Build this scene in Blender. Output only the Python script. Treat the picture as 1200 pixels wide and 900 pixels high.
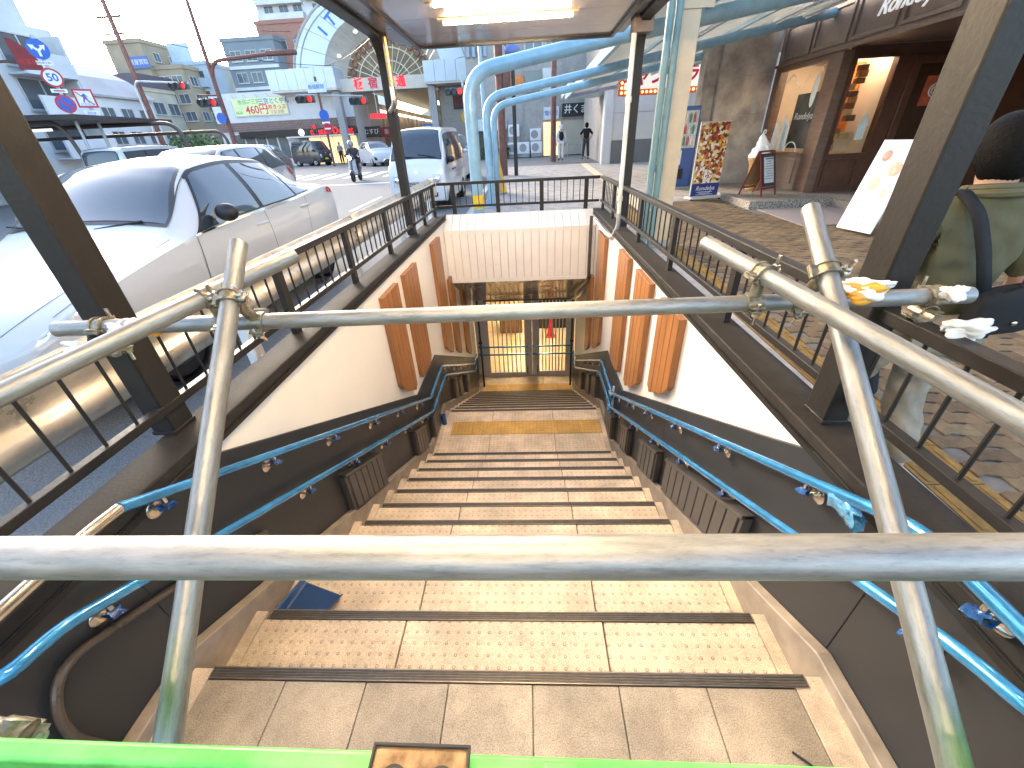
import bpy, bmesh, math, random
from mathutils import Vector, Matrix
random.seed(7)
R = math.radians
scn = bpy.context.scene
col = scn.collection
for o in list(bpy.data.objects): bpy.data.objects.remove(o)

# ---------------------------------------------------------------- camera
cam_d = bpy.data.cameras.new('camera'); cam = bpy.data.objects.new('camera', cam_d); col.objects.link(cam)
cam_d.sensor_width = 36; cam_d.lens = 469.4/1200*36; cam_d.clip_start = .02; cam_d.clip_end = 3000
PITCH, ROLL, YAW = R(31.20), R(2.99), R(3.37)
fh = Vector((-math.sin(YAW), math.cos(YAW), 0)); rt = Vector((math.cos(YAW), math.sin(YAW), 0)); up = Vector((0, 0, 1))
fw = fh*math.cos(PITCH)-up*math.sin(PITCH); uu = fh*math.sin(PITCH)+up*math.cos(PITCH)
ui = uu*math.cos(ROLL)+rt*math.sin(ROLL); ri = rt*math.cos(ROLL)-uu*math.sin(ROLL)
m3 = Matrix((ri, ui, -fw)).transposed()
cam.matrix_world = Matrix.Translation((.022, -.024, 1.657)) @ m3.to_4x4()
scn.camera = cam

# ---------------------------------------------------------------- sky, sun, exposure
SUN_EL, SUN_AZ = R(16), R(-42)          # azimuth from +Y, negative to the road side
w = bpy.data.worlds.new('World'); scn.world = w; w.use_nodes = True
nt = w.node_tree; sky = nt.nodes.new('ShaderNodeTexSky'); sky.sky_type = 'NISHITA'; sky.sun_disc = False
sky.sun_elevation = SUN_EL; sky.sun_rotation = SUN_AZ; sky.altitude = 0; sky.air_density = 1.0; sky.dust_density = 3.0; sky.ozone_density = 1.6
bg = nt.nodes['Background']; nt.links.new(sky.outputs[0], bg.inputs[0]); bg.inputs[1].default_value = .15
sd = bpy.data.lights.new('sun', 'SUN'); sd.energy = .7; sd.angle = R(32); sd.color = (1, .93, .84)
so = bpy.data.objects.new('sun', sd); col.objects.link(so)
sdir = Vector((math.sin(SUN_AZ)*math.cos(SUN_EL), math.cos(SUN_AZ)*math.cos(SUN_EL), math.sin(SUN_EL)))
so.rotation_euler = sdir.to_track_quat('Z', 'Y').to_euler()
scn.view_settings.view_transform = 'Standard'; scn.view_settings.look = 'None'; scn.view_settings.gamma = 1
scn.view_settings.use_curve_mapping = False; scn.view_settings.exposure = 2.9
TUBE = 30.0                               # emission of the fluorescent tubes

# ---------------------------------------------------------------- helpers
def gz(y): return .022*max(0, min(y, 30))          # pavement level: the street climbs away from the camera
def rz_(y): return gz(y)-.1                        # carriageway level

MATS = {}
def mat(n, c, r=.6, m=0, var=.12, sc=6, bump=0, bsc=80, coat=0, emit=0, trans=0, alpha=1, ior=1.45, c2=None, thr=(.35, .7), stretch=None, spec=.5, det=6):
    if n in MATS: return MATS[n]
    M = bpy.data.materials.new(n); M.use_nodes = True; t = M.node_tree; b = t.nodes['Principled BSDF']; L = t.links.new
    c = tuple(c)
    b.inputs['Roughness'].default_value = r; b.inputs['Metallic'].default_value = m
    b.inputs['Coat Weight'].default_value = coat; b.inputs['Coat Roughness'].default_value = .06
    b.inputs['Transmission Weight'].default_value = trans; b.inputs['IOR'].default_value = ior; b.inputs['Alpha'].default_value = alpha
    b.inputs['Specular IOR Level'].default_value = spec
    b.inputs['Base Color'].default_value = (*c, 1)
    if var or c2 or bump:
        tc = t.nodes.new('ShaderNodeTexCoord'); vec = tc.outputs['Object']
        if stretch:
            mp = t.nodes.new('ShaderNodeMapping'); mp.inputs['Scale'].default_value = stretch; L(vec, mp.inputs[0]); vec = mp.outputs[0]
    if var or c2:
        nz = t.nodes.new('ShaderNodeTexNoise'); nz.inputs['Scale'].default_value = sc; nz.inputs['Detail'].default_value = det; nz.inputs['Roughness'].default_value = .62
        L(vec, nz.inputs['Vector'])
        rp = t.nodes.new('ShaderNodeValToRGB'); rp.color_ramp.elements[0].position = thr[0]; rp.color_ramp.elements[1].position = thr[1]
        lo = tuple(max(0, v*(1-var)) for v in c); hi = tuple(min(1, v*(1+var)) for v in (c2 or c))
        rp.color_ramp.elements[0].color = (*lo, 1); rp.color_ramp.elements[1].color = (*hi, 1)
        L(nz.outputs[0], rp.inputs[0]); L(rp.outputs[0], b.inputs['Base Color'])
        mr = t.nodes.new('ShaderNodeMapRange'); mr.inputs['To Min'].default_value = max(0, r-.1*(r > .15)); mr.inputs['To Max'].default_value = min(1, r+.1*(r > .15))
        L(nz.outputs[0], mr.inputs[0]); L(mr.outputs[0], b.inputs['Roughness'])
    if bump:
        n2 = t.nodes.new('ShaderNodeTexNoise'); n2.inputs['Scale'].default_value = bsc; n2.inputs['Detail'].default_value = 4; L(vec, n2.inputs['Vector'])
        bp = t.nodes.new('ShaderNodeBump'); bp.inputs['Strength'].default_value = bump; bp.inputs['Distance'].default_value = .01
        L(n2.outputs[0], bp.inputs['Height']); L(bp.outputs[0], b.inputs['Normal'])
    if emit:
        b.inputs['Emission Color'].default_value = (*c, 1); b.inputs['Emission Strength'].default_value = emit
    MATS[n] = M
    return M

class MB:
    def __init__(s): s.v = []; s.f = []
    def add(s, vs, fs):
        k = len(s.v); s.v += [tuple(v) for v in vs]; s.f += [tuple(i+k for i in f) for f in fs]; return s
    def box(s, x0, x1, y0, y1, z0, z1):
        return s.add([(x0,y0,z0),(x1,y0,z0),(x1,y1,z0),(x0,y1,z0),(x0,y0,z1),(x1,y0,z1),(x1,y1,z1),(x0,y1,z1)],
                     [(0,3,2,1),(4,5,6,7),(0,1,5,4),(1,2,6,5),(2,3,7,6),(3,0,4,7)])
    def mbox(s, M, sx, sy, sz):
        k = len(s.v); s.box(-sx/2, sx/2, -sy/2, sy/2, -sz/2, sz/2)
        for i in range(k, len(s.v)): s.v[i] = tuple(M @ Vector(s.v[i]))
        return s
    def prism(s, poly, axis, a, b):
        n = len(poly)
        def P(u, w_, t): return (t, u, w_) if axis == 'x' else ((u, t, w_) if axis == 'y' else (u, w_, t))
        vs = [P(u, w_, a) for u, w_ in poly]+[P(u, w_, b) for u, w_ in poly]
        area = sum(poly[i][0]*poly[(i+1) % n][1]-poly[(i+1) % n][0]*poly[i][1] for i in range(n))
        flip = (area > 0) ^ (axis == 'y') ^ (b < a)
        f1 = tuple(range(n)); f2 = tuple(range(2*n-1, n-1, -1))
        fs = [f1[::-1] if flip else f1, f2[::-1] if flip else f2]
        for i in range(n):
            j = (i+1) % n; q = (i, j, n+j, n+i); fs.append(q if flip else q[::-1])
        return s.add(vs, fs)
    def tube(s, pts, r, n=12, caps=True):
        pts = [Vector(p) for p in pts]; rs = r if isinstance(r, (list, tuple)) else [r]*len(pts)
        k = len(s.v); t0 = (pts[1]-pts[0]).normalized(); a = t0.orthogonal().normalized()
        for i, p in enumerate(pts):
            t = ((pts[min(i+1, len(pts)-1)]-pts[max(i-1, 0)])).normalized()
            a = (a-t*a.dot(t)).normalized(); b = t.cross(a)
            d = (pts[i]-pts[i-1]).normalized() if i else t
            sc = 1/max(.5, t.dot(d))
            for j in range(n):
                an = 2*math.pi*j/n; s.v.append(tuple(p+(a*math.cos(an)+b*math.sin(an))*rs[i]))
        for i in range(len(pts)-1):
            for j in range(n):
                j2 = (j+1) % n; s.f.append((k+i*n+j, k+i*n+j2, k+(i+1)*n+j2, k+(i+1)*n+j))
        if caps:
            s.f.append(tuple(k+j for j in range(n))[::-1]); e = k+(len(pts)-1)*n; s.f.append(tuple(e+j for j in range(n)))
        return s
    def pipe(s, p, q, ro, rin, n=20):
        p, q = Vector(p), Vector(q); s.tube([p, q], ro, n, False); k = len(s.v)-2*n
        t = (q-p).normalized(); d = (q-p).length; s.tube([p, q], rin, n, False); k2 = len(s.v)-2*n
        fs = s.f[-n:]; s.f[-n:] = [f[::-1] for f in fs]
        for o in (0, n):
            for j in range(n):
                j2 = (j+1) % n; f = (k+o+j, k2+o+j, k2+o+j2, k+o+j2); s.f.append(f if o == 0 else f[::-1])
        return s
    def lathe(s, prof, n=16, c=(0, 0, 0), M=None):
        k = len(s.v); M = M or Matrix.Translation(c)
        for r, z in prof:
            for j in range(n):
                an = 2*math.pi*j/n; s.v.append(tuple(M @ Vector((r*math.cos(an), r*math.sin(an), z))))
        for i in range(len(prof)-1):
            for j in range(n):
                j2 = (j+1) % n; s.f.append((k+i*n+j, k+i*n+j2, k+(i+1)*n+j2, k+(i+1)*n+j))
        s.f.append(tuple(k+j for j in range(n))[::-1]); e = k+(len(prof)-1)*n; s.f.append(tuple(e+j for j in range(n)))
        return s
    def ell(s, c, rx, ry, rz, n=12, m=8):
        prof = [(max(.02, math.sin(math.pi*i/m)), -math.cos(math.pi*i/m)) for i in range(m+1)]
        return s.lathe(prof, n, M=Matrix.Translation(c) @ Matrix.Diagonal((rx, ry, rz, 1)))
    def quad(s, a, b, c, d): return s.add([a, b, c, d], [(0, 1, 2, 3)])
    def grid(s, fn, nu, nv, flip=False):
        k = len(s.v)
        for i in range(nu+1):
            for j in range(nv+1): s.v.append(tuple(fn(i/nu, j/nv)))
        for i in range(nu):
            for j in range(nv):
                f = (k+i*(nv+1)+j, k+(i+1)*(nv+1)+j, k+(i+1)*(nv+1)+j+1, k+i*(nv+1)+j+1); s.f.append(f[::-1] if flip else f)
        return s
    def mesh(s, name, m, smooth=True, ang=35):
        me = bpy.data.meshes.new(name); me.from_pydata(s.v, [], s.f); me.update()
        if m: me.materials.append(m)
        if smooth:
            me.polygons.foreach_set('use_smooth', [True]*len(me.polygons)); me.set_sharp_from_angle(angle=R(ang))
        return me
    def build(s, name, m, parent=None, bev=0, smooth=True, ang=35, seg=2):
        return link(name, s.mesh(name, m, smooth, ang), parent, bev, seg)
def link(name, me, parent=None, bev=0, seg=2):
    o = bpy.data.objects.new(name, me); col.objects.link(o)
    if parent: o.parent = parent
    if bev:
        b = o.modifiers.new('bevel', 'BEVEL'); b.width = bev; b.segments = seg; b.limit_method = 'ANGLE'; b.angle_limit = R(40)
    return o
def tag(o, label=None, cat=None, group=None, kind=None):
    if label: o['label'] = label
    if cat: o['category'] = cat
    if group: o['group'] = group
    if kind: o['kind'] = kind
    return o
def thing(name, label, cat, loc=(0, 0, 0), rz=0, group=None):
    o = bpy.data.objects.new(name, None); col.objects.link(o); o.location = loc; o.rotation_euler = (0, 0, rz); o.empty_display_size = .1
    return tag(o, label, cat, group)
def at0(o, root):            # part built in world coordinates under a root that sits elsewhere
    o.parent = root; o.matrix_parent_inverse = (Matrix.Translation(root.location) @ root.rotation_euler.to_matrix().to_4x4()).inverted(); return o
def fillet(pts, rad, n=6):
    pts = [Vector(p) for p in pts]; out = [pts[0]]
    for i in range(1, len(pts)-1):
        a, b, c = pts[i-1], pts[i], pts[i+1]; d1 = (a-b).normalized(); d2 = (c-b).normalized()
        r = min(rad, (a-b).length*.49, (c-b).length*.49); p, q = b+d1*r, b+d2*r
        for k in range(n+1):
            t = k/n; out.append(p*(1-t)**2+b*2*t*(1-t)+q*t*t)
    return out+[pts[-1]]
def text_mesh(body, size, m, ext=.004, align='CENTER', bold=0, shear=0):
    cu = bpy.data.curves.new('lettering', 'FONT'); cu.body = body; cu.size = size; cu.extrude = ext; cu.align_x = align; cu.align_y = 'CENTER'; cu.offset = bold; cu.shear = shear; cu.resolution_u = 3
    o = bpy.data.objects.new('lettering', cu); col.objects.link(o); dg = bpy.context.evaluated_depsgraph_get()
    me = bpy.data.meshes.new_from_object(o.evaluated_get(dg)); bpy.data.objects.remove(o); bpy.data.curves.remove(cu)
    me.materials.clear(); me.materials.append(m); me.name = 'lettering'; return me
def frame_of(origin, xdir, ydir):       # matrix with local x, y along the given directions
    x = Vector(xdir).normalized(); y = Vector(ydir).normalized(); z = x.cross(y).normalized(); y = z.cross(x)
    M = Matrix((x, y, z)).transposed().to_4x4(); M.translation = Vector(origin); return M
def lettering(body, size, m, M, parent, ext=.004, name='lettering', **k):
    me = text_mesh(body, size, m, ext, **k); me.transform(M); o = link(name, me, None)
    at0(o, parent) if parent else None; return o
def cat_copy(o, parent=None):
    c = o.copy(); col.objects.link(c); c.parent = parent
    for ch in o.children: cat_copy(ch, c)
    return c
ORD = ['first', 'second', 'third', 'fourth', 'fifth', 'sixth', 'seventh', 'eighth', 'ninth', 'tenth', 'eleventh', 'twelfth', 'thirteenth', 'fourteenth']

# ---------------------------------------------------------------- materials
frame_m = mat('dark frame paint', (.021, .0185, .0175), .45, .0, .12, 9, bump=.12, bsc=60, coat=.0, spec=.3)
frame_top = frame_m
dado_m = mat('dado panel', (.027, .0275, .0295), .42, 0, .10, 3, bump=.05, bsc=300)
cream_m = mat('cream wall panel', (.80, .745, .655), .35, 0, .03, 2, coat=.15)
skirt_m = mat('skirting', (.27, .22, .17), .5, 0, .25, 7, bump=.15, bsc=90)
wood_m = mat('orange wood slat', (.30, .118, .036), .42, 0, .22, 3, stretch=(6, 6, .8), coat=.15)
blue_rail = mat('blue film wrap', (.04, .25, .52), .22, .5, .3, 9, coat=.7, bump=.04, bsc=40)
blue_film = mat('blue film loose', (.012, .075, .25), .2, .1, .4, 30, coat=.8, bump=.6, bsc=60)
steel_m = mat('stainless steel', (.62, .56, .48), .22, 1, .08, 12)
conduit_m = mat('brown conduit', (.10, .075, .06), .3, .3, .15, 12)
whitepipe = mat('cream conduit', (.72, .66, .56), .4, 0, .1, 10)
fascia_m = mat('fascia board', (.78, .71, .64), .45, 0, .04, 3)
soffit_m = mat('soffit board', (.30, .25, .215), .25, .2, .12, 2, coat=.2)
gate_m = mat('gate paint', (.40, .39, .41), .45, .1, .06, 6)
rubber_m = mat('black rubber', (.018, .018, .019), .6, 0, .2, 20)
glass_m = mat('window glass', (.035, .042, .048), .04, 0, 0, coat=.0, spec=.8)
asphalt_m = mat('asphalt', (.19, .187, .18), .85, 0, .45, 90, bump=.5, bsc=160, det=10)
white_paint = mat('white road paint', (.72, .72, .70), .7, 0, .25, 20)
conc_m = mat('concrete', (.37, .34, .31), .8, 0, .12, 5, bump=.25, bsc=40)
concd_m = mat('weathered concrete', (.40, .35, .30), .85, 0, .35, 2.2, bump=.4, bsc=25)
granite_m = mat('granite', (.13, .11, .09), .6, 0, .35, 70, det=3, bump=.2, bsc=120, c2=(.34, .29, .24), thr=(.44, .56))
skyblue_m = mat('light blue paint', (.24, .41, .52), .35, 0, .14, 5, coat=.3)
teal_m = mat('teal downpipe', (.17, .26, .255), .4, 0, .12, 5)
beige_m = mat('beige paint', (.58, .43, .27), .45, 0, .08, 6)
rust_m = mat('rust brown paint', (.17, .075, .06), .6, 0, .35, 9)
white_m = mat('white coated', (.75, .75, .75), .4, 0, .05, 5)
black_m = mat('black plastic', (.015, .015, .017), .4, 0, .1, 12)
chrome_m = mat('chrome', (.8, .8, .8), .08, 1, 0)

def galv():
    M = bpy.data.materials.new('galvanised pipe'); M.use_nodes = True; t = M.node_tree; b = t.nodes['Principled BSDF']; L = t.links.new
    tc = t.nodes.new('ShaderNodeTexCoord'); mp = t.nodes.new('ShaderNodeMapping'); mp.inputs['Scale'].default_value = (1, 1, .16); L(tc.outputs['Object'], mp.inputs[0])
    def noise(sc, det=8, ro=.65):
        n = t.nodes.new('ShaderNodeTexNoise'); n.inputs['Scale'].default_value = sc; n.inputs['Detail'].default_value = det; n.inputs['Roughness'].default_value = ro; L(mp.outputs[0], n.inputs[0]); return n
    def ramp(src, els):
        r = t.nodes.new('ShaderNodeValToRGB')
        while len(r.color_ramp.elements) < len(els): r.color_ramp.elements.new(.5)
        for e, (p, c) in zip(r.color_ramp.elements, els): e.position = p; e.color = (*c, 1)
        L(src, r.inputs[0]); return r
    n1, n2, n3 = noise(48, 10, .72), noise(210, 6), noise(7, 9, .7)
    base = ramp(n1.outputs[0], [(.25, (.15, .155, .15)), (.5, (.28, .285, .28)), (.75, (.40, .40, .39))])
    stain = ramp(n3.outputs[0], [(.48, (0, 0, 0)), (.72, (.8, .8, .8))])
    mx = t.nodes.new('ShaderNodeMixRGB'); L(stain.outputs[0], mx.inputs[0]); L(base.outputs[0], mx.inputs[1]); mx.inputs[2].default_value = (.27, .225, .16, 1)
    sp = ramp(n2.outputs[0], [(.30, (.35, .35, .35)), (.46, (1, 1, 1))])
    mu = t.nodes.new('ShaderNodeMixRGB'); mu.blend_type = 'MULTIPLY'; mu.inputs[0].default_value = .45; L(mx.outputs[0], mu.inputs[1]); L(sp.outputs[0], mu.inputs[2])
    L(mu.outputs[0], b.inputs['Base Color']); b.inputs['Metallic'].default_value = .72
    mr = t.nodes.new('ShaderNodeMapRange'); mr.inputs['To Min'].default_value = .3; mr.inputs['To Max'].default_value = .62; L(n1.outputs[0], mr.inputs[0]); L(mr.outputs[0], b.inputs['Roughness'])
    bp = t.nodes.new('ShaderNodeBump'); bp.inputs['Strength'].default_value = .22; bp.inputs['Distance'].default_value = .004; L(n1.outputs[0], bp.inputs['Height']); L(bp.outputs[0], b.inputs['Normal'])
    return M
galv_m = galv()
clamp_m = mat('zinc clamp', (.26, .235, .175), .42, .75, .4, 60)

def tile_mat(name, base, dots=True, pitch=.0455, dotcol=.45, dirt=.35, spk=.3):
    """speckled stair tile; raised anti-slip studs on a grid"""
    M = bpy.data.materials.new(name); M.use_nodes = True; t = M.node_tree; b = t.nodes['Principled BSDF']; L = t.links.new
    ge = t.nodes.new('ShaderNodeNewGeometry'); pos = ge.outputs['Position']
    def noise(sc, det=6):
        n = t.nodes.new('ShaderNodeTexNoise'); n.inputs['Scale'].default_value = sc; n.inputs['Detail'].default_value = det; n.inputs['Roughness'].default_value = .65; L(pos, n.inputs[0]); return n.outputs[0]
    def rng(src, a, c, lo, hi):
        m_ = t.nodes.new('ShaderNodeMapRange'); m_.interpolation_type = 'SMOOTHSTEP'
        for k, v in zip(('From Min', 'From Max', 'To Min', 'To Max'), (a, c, lo, hi)): m_.inputs[k].default_value = v
        L(src, m_.inputs[0]); return m_.outputs[0]
    def math_(op, a, c):
        m_ = t.nodes.new('ShaderNodeMath'); m_.operation = op
        for i, v in enumerate((a, c)):
            if isinstance(v, (int, float)): m_.inputs[i].default_value = v
            else: L(v, m_.inputs[i])
        return m_.outputs[0]
    oi = t.nodes.new('ShaderNodeObjectInfo')
    fac = math_('MULTIPLY', rng(noise(260, 3), .35, .62, 1-spk, 1+spk*.25), rng(noise(3.2), .3, .75, 1-dirt, 1.08))
    fac = math_('MULTIPLY', fac, rng(noise(22, 8), .28, .5, .80, 1.0))
    fac = math_('MULTIPLY', fac, rng(oi.outputs['Random'], 0, 1, .93, 1.05))
    h = math_('MULTIPLY', noise(120, 5), .5)
    if dots:
        sx = t.nodes.new('ShaderNodeSeparateXYZ'); L(pos, sx.inputs[0])
        def cell(o):
            f = math_('FRACT', math_('MULTIPLY', o, 1/pitch), 0); return math_('ABSOLUTE', math_('SUBTRACT', f, .5), 0)
        u, v = cell(math_('ADD', sx.outputs[0], 20)), cell(math_('ADD', sx.outputs[1], 20.01))
        d = math_('SQRT', math_('ADD', math_('MULTIPLY', u, u), math_('MULTIPLY', v, v)), 0)
        ring = math_('SUBTRACT', rng(d, .06, .10, 0, 1), rng(d, .13, .17, 0, 1))
        fac = math_('MULTIPLY', fac, math_('SUBTRACT', 1, math_('MULTIPLY', ring, dotcol)))
        h = math_('ADD', h, math_('MULTIPLY', rng(d, .10, .18, 1, 0), 1.6))
    mx = t.nodes.new('ShaderNodeMixRGB'); mx.blend_type = 'MULTIPLY'; mx.inputs[0].default_value = 1; mx.inputs[1].default_value = (*base, 1)
    cb = t.nodes.new('ShaderNodeCombineXYZ'); [L(fac, cb.inputs[i]) for i in range(3)]
    L(cb.outputs[0], mx.inputs[2]); L(mx.outputs[0], b.inputs['Base Color']); b.inputs['Roughness'].default_value = .62
    bp = t.nodes.new('ShaderNodeBump'); bp.inputs['Strength'].default_value = .35; bp.inputs['Distance'].default_value = .004; L(h, bp.inputs['Height']); L(bp.outputs[0], b.inputs['Normal'])
    return M
tread_m = tile_mat('tread tile', (.80, .645, .47), dotcol=.5)
plain_tile = tile_mat('landing tile', (.46, .375, .275), False, dirt=.45, spk=.4)
edge_tile = tile_mat('edge tile', (.72, .57, .41), False, dirt=.45)
tactile_m = tile_mat('tactile yellow', (.68, .40, .10), True, .05, .65, .3)
grout_m = mat('stair mortar', (.22, .18, .14), .9, 0, .25, 12)
# ================================================================ ground, road, pavements
def slab(name, x0, x1, y0, y1, dz, m, lift=0):
    b = MB(); ys = [y0]+[v for v in (0, 30) if y0 < v < y1]+[y1]
    for a, c in zip(ys, ys[1:]): b.quad((x0, a, gz(a)+dz), (x1, a, gz(a)+dz), (x1, c, gz(c)+dz), (x0, c, gz(c)+dz))
    return b.build(name, m, smooth=False)
b = MB()
def gq(x0, x1, y0, y1):
    ys = [y0]+[v for v in (0, 30) if y0 < v < y1]+[y1]
    for a, c in zip(ys, ys[1:]): b.quad((x0, a, rz_(a)), (x1, a, rz_(a)), (x1, c, rz_(c)), (x0, c, rz_(c)))
gq(-900, -1.5, -40, 900); gq(1.25, 900, -40, 900); gq(-1.5, 1.25, 7.02, 900); gq(-1.5, 1.25, -40, -2.6)
tag(b.build('road', asphalt_m, smooth=False), kind='structure')

pave_bed = mat('paving bed', (.17, .15, .13), .9, 0, .2, 10)
def pavement(name, rects):
    b = MB()
    for x0, x1, y0, y1 in rects:
        b.box(x0, x1, y0, y1, -.2, 0)
        for i in range(len(b.v)-8, len(b.v)):
            x, y, z = b.v[i]; b.v[i] = (x, y, z+gz(y)-.004)
    return tag(b.build(name, pave_bed, smooth=False), kind='structure')
pavR = pavement('shop_side_pavement', [(1.252, 12, -6, 0), (1.252, 12, 0, 23.5)])
pavB = pavement('back_pavement', [(-1.28, 1.25, 7.03, 16), (-1.28, 1.25, 16, 23.5)])

# wavy interlocking pavers: the nearest ones singly, the rest joined
def wavy(L_=.224, W_=.112, h=.02, n=5):
    up_, lo_ = [], []
    for i in range(n+1):
        t = i/n; wv = .016*math.sin(t*2*math.pi); up_.append((-L_/2+t*L_, W_/2-.002+wv)); lo_.append((-L_/2+t*L_, -W_/2+.002+wv))
    def inset(p, k): return (p[0]*(1-k*.6), p[1]*(1-k)+0)
    ring = lo_+up_[::-1]; b = MB(); m_ = len(ring)
    top = [(x*.965, y-.0035*(1 if y > 0 else -1), h) for x, y in ring]; mid = [(x*.985, y, h-.004) for x, y in ring]; bot = [(x*.985, y, 0) for x, y in ring]
    b.add(bot+mid+top, [(i, (i+1) % m_, m_+(i+1) % m_, m_+i) for i in range(m_)]+[(m_+i, m_+(i+1) % m_, 2*m_+(i+1) % m_, 2*m_+i) for i in range(m_)]+[tuple(range(2*m_, 3*m_))])
    return b
paver_ms = [mat('paver %d' % i, c, .85, 0, .25, 25, bump=.3, bsc=120) for i, c in enumerate([(.158, .102, .052), (.110, .070, .038), (.188, .130, .070), (.132, .088, .047)])]
wv = wavy(); pm = [wv.mesh('paver', m_, False) for m_ in paver_ms]
far_b = [MB() for _ in paver_ms]; cnt = 0
for r_ in range(0, 130):
    for c_ in range(0, 26):
        x = 2.352+.112+c_*.2225+(.111 if r_ % 2 else 0); y = -1.0+.1105*r_
        if x > 7.0 or (x > 4.5 and y > 8.7) or y > 10.6: continue
        if (x > 6.2): continue
        k = random.choice((0, 0, 1, 2, 3)); rot = math.atan(.022) if y > 0 else 0
        d = math.hypot(x, y)
        if y > .35 and x < 4.2 and d < 4.6 and y < x*2.4 and x < 2.2+y*1.35 and cnt < 290:
            o = link('paver', pm[k], pavR); o.location = (x, y, gz(y)-.012+random.uniform(-.002, .002)); o.rotation_euler = (rot, 0, 0); cnt += 1
        else:
            dz = random.uniform(-.002, .002); far_b[k].add([(vx+x, vy+y, vz+gz(y)-.012+dz+vy*.022*(y > 0)) for vx, vy, vz in wv.v], wv.f)
for k, fb in enumerate(far_b): tag(fb.build('paver_field', paver_ms[k], pavR, smooth=False), kind='stuff')
# ochre tactile strip by the parapet, ridged blocks
tact_o = mat('ochre tactile block', (.26, .15, .04), .7, 0, .3, 15, bump=.2)
def tblock(m_):
    b = MB(); b.box(-.147, .147, -.147, .147, 0, .014)
    for i in range(4): b.box(-.11+i*.0735-.013, -.11+i*.0735+.013, -.13, .13, .0135, .019)
    return b.mesh('tactile_block', m_, False)
tb = tblock(tact_o)
for i in range(38):
    y = -1+.3*i; o = link('tactile_block', tb, pavR); o.location = (2.2, y, gz(y)-.012); o.rotation_euler = (math.atan(.022) if y > 0 else 0, 0, 0)
kb = mat('kerb stone', (.42, .39, .35), .8, 0, .2, 8, bump=.2)
b = MB(); b.box(1.26, 2.045, -6, 0, 0, .012).box(1.26, 2.045, 0, 10.5, 0, .012)
for i in range(len(b.v)): x, y, z = b.v[i]; b.v[i] = (x, y, z+gz(y)-.012)
b.build('concrete_margin', kb, pavR, smooth=False)
# block paving behind the stairwell, herringbone courses joined
blk = [mat('block %d' % i, c, .85, 0, .2, 20, bump=.2) for i, c in enumerate([(.36, .32, .285), (.30, .265, .24), (.40, .355, .31)])]
fb = [MB() for _ in blk]
for r_ in range(0, 86):
    for c_ in range(0, 62):
        x = -1.25+.2*c_+(.1 if r_ % 2 else 0); y = 7.1+.19*r_
        if x > 8.8 or y > 23.3: continue
        if y < 10.6 and x > 2.0: continue
        if (x-1.5)**2*.02+(y-23.5) > 0: continue
        k = random.choice((0, 0, 1, 2)); q = fb[k]; q.box(x, x+.196, y, y+.186, 0, .012)
        for i in range(len(q.v)-8, len(q.v)):
            vx, vy, vz = q.v[i]; q.v[i] = (vx, vy, vz+gz(vy)-.012)
for k, q in enumerate(fb): tag(q.build('block_paving', blk[k], pavB, smooth=False), kind='stuff')
guide_m = mat('pale guide strip', (.62, .52, .34), .8, 0, .2, 8)
for i in range(46):
    y = 9.5+.3*i; x = 2.6+(y-9.5)*.02
    b = MB(); b.box(x-.15, x+.15, y, y+.292, 0, .012)
    for j in range(len(b.v)): vx, vy, vz = b.v[j]; b.v[j] = (vx, vy, vz+gz(vy)+.004)
    b.build('guide_tile', guide_m, pavB, smooth=False)
# kerb along the road
for i in range(16):
    y = 7.05+i*1.0; b = MB(); b.box(-1.45, -1.285, y, y+.985, -.13, .02)
    for j in range(len(b.v)): vx, vy, vz = b.v[j]; b.v[j] = (vx, vy, vz+gz(vy))
    b.build('kerb_stone', kb, pavB, bev=.012)
# zebra crossing and stop line
cross = MB(); cross.quad((-40, 20, rz_(20)+.002), (-39, 20, rz_(20)+.002), (-39, 21, rz_(21)+.002), (-40, 21, rz_(21)+.002))
zc = MB()
for i in range(16):
    x = -19+i*1.05
    zc.quad((x, 22.8, rz_(22.8)+.005), (x+.5, 22.8, rz_(22.8)+.005), (x+.5, 26.2, rz_(26.2)+.005), (x, 26.2, rz_(26.2)+.005))
for i in range(14):
    y = 31.5+i*.9; zc.quad((-26, y, .565), (-22, y, .565), (-22, y+.45, .565), (-26, y+.45, .565))
zc.quad((-11, 19.4, rz_(19.4)+.005), (-5, 19.4, rz_(19.4)+.005), (-5, 19.75, rz_(19.75)+.005), (-11, 19.75, rz_(19.75)+.005))
for x in (-8.1, -5.05):
    for k in range(4): zc.quad((x, -3+k*5, rz_(-3+k*5)+.005), (x+.12, -3+k*5, rz_(-3+k*5)+.005), (x+.12, -.2+k*5, rz_(-.2+k*5)+.005), (x, -.2+k*5, rz_(-.2+k*5)+.005))
tag(zc.build('road_marking', white_paint, smooth=False), kind='structure')

# ================================================================ stairs
Y0, RI, TR = .68, .16, .305
XL, XR = -1.30, 1.03
Y1 = 4.88                  # far edge of the middle landing (4.78)
steps = []                           # (y near, y far, z)
for i in range(1, 11): steps.append((Y0+TR*(i-1), Y0+TR*i, -RI*i))
ZM = -RI*11
for j in range(1, 11): steps.append((Y1+TR*(j-1), Y1+TR*j, ZM-RI*j))
ZB = ZM-RI*11; YB = Y1+10*TR
prof = [(-2.6, -4.2), (-2.6, -.02), (Y0, -.02)]
for a, c, z in steps[:10]: prof += [(a, z-.02), (c, z-.02)]
prof += [(Y0+10*TR, ZM-.02), (Y1, ZM-.02)]
for a, c, z in steps[10:]: prof += [(a, z-.02), (c, z-.02)]
prof += [(YB, ZB-.02), (16, ZB-.02), (16, -4.2)]
b = MB(); b.prism(prof, 'x', XL, XR)
stairs = tag(b.build('stairs', grout_m, smooth=False), kind='structure')
xs_t = [(-1.225, -.565), (-.561, .306), (.310, .955)]
J = .0015
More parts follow.
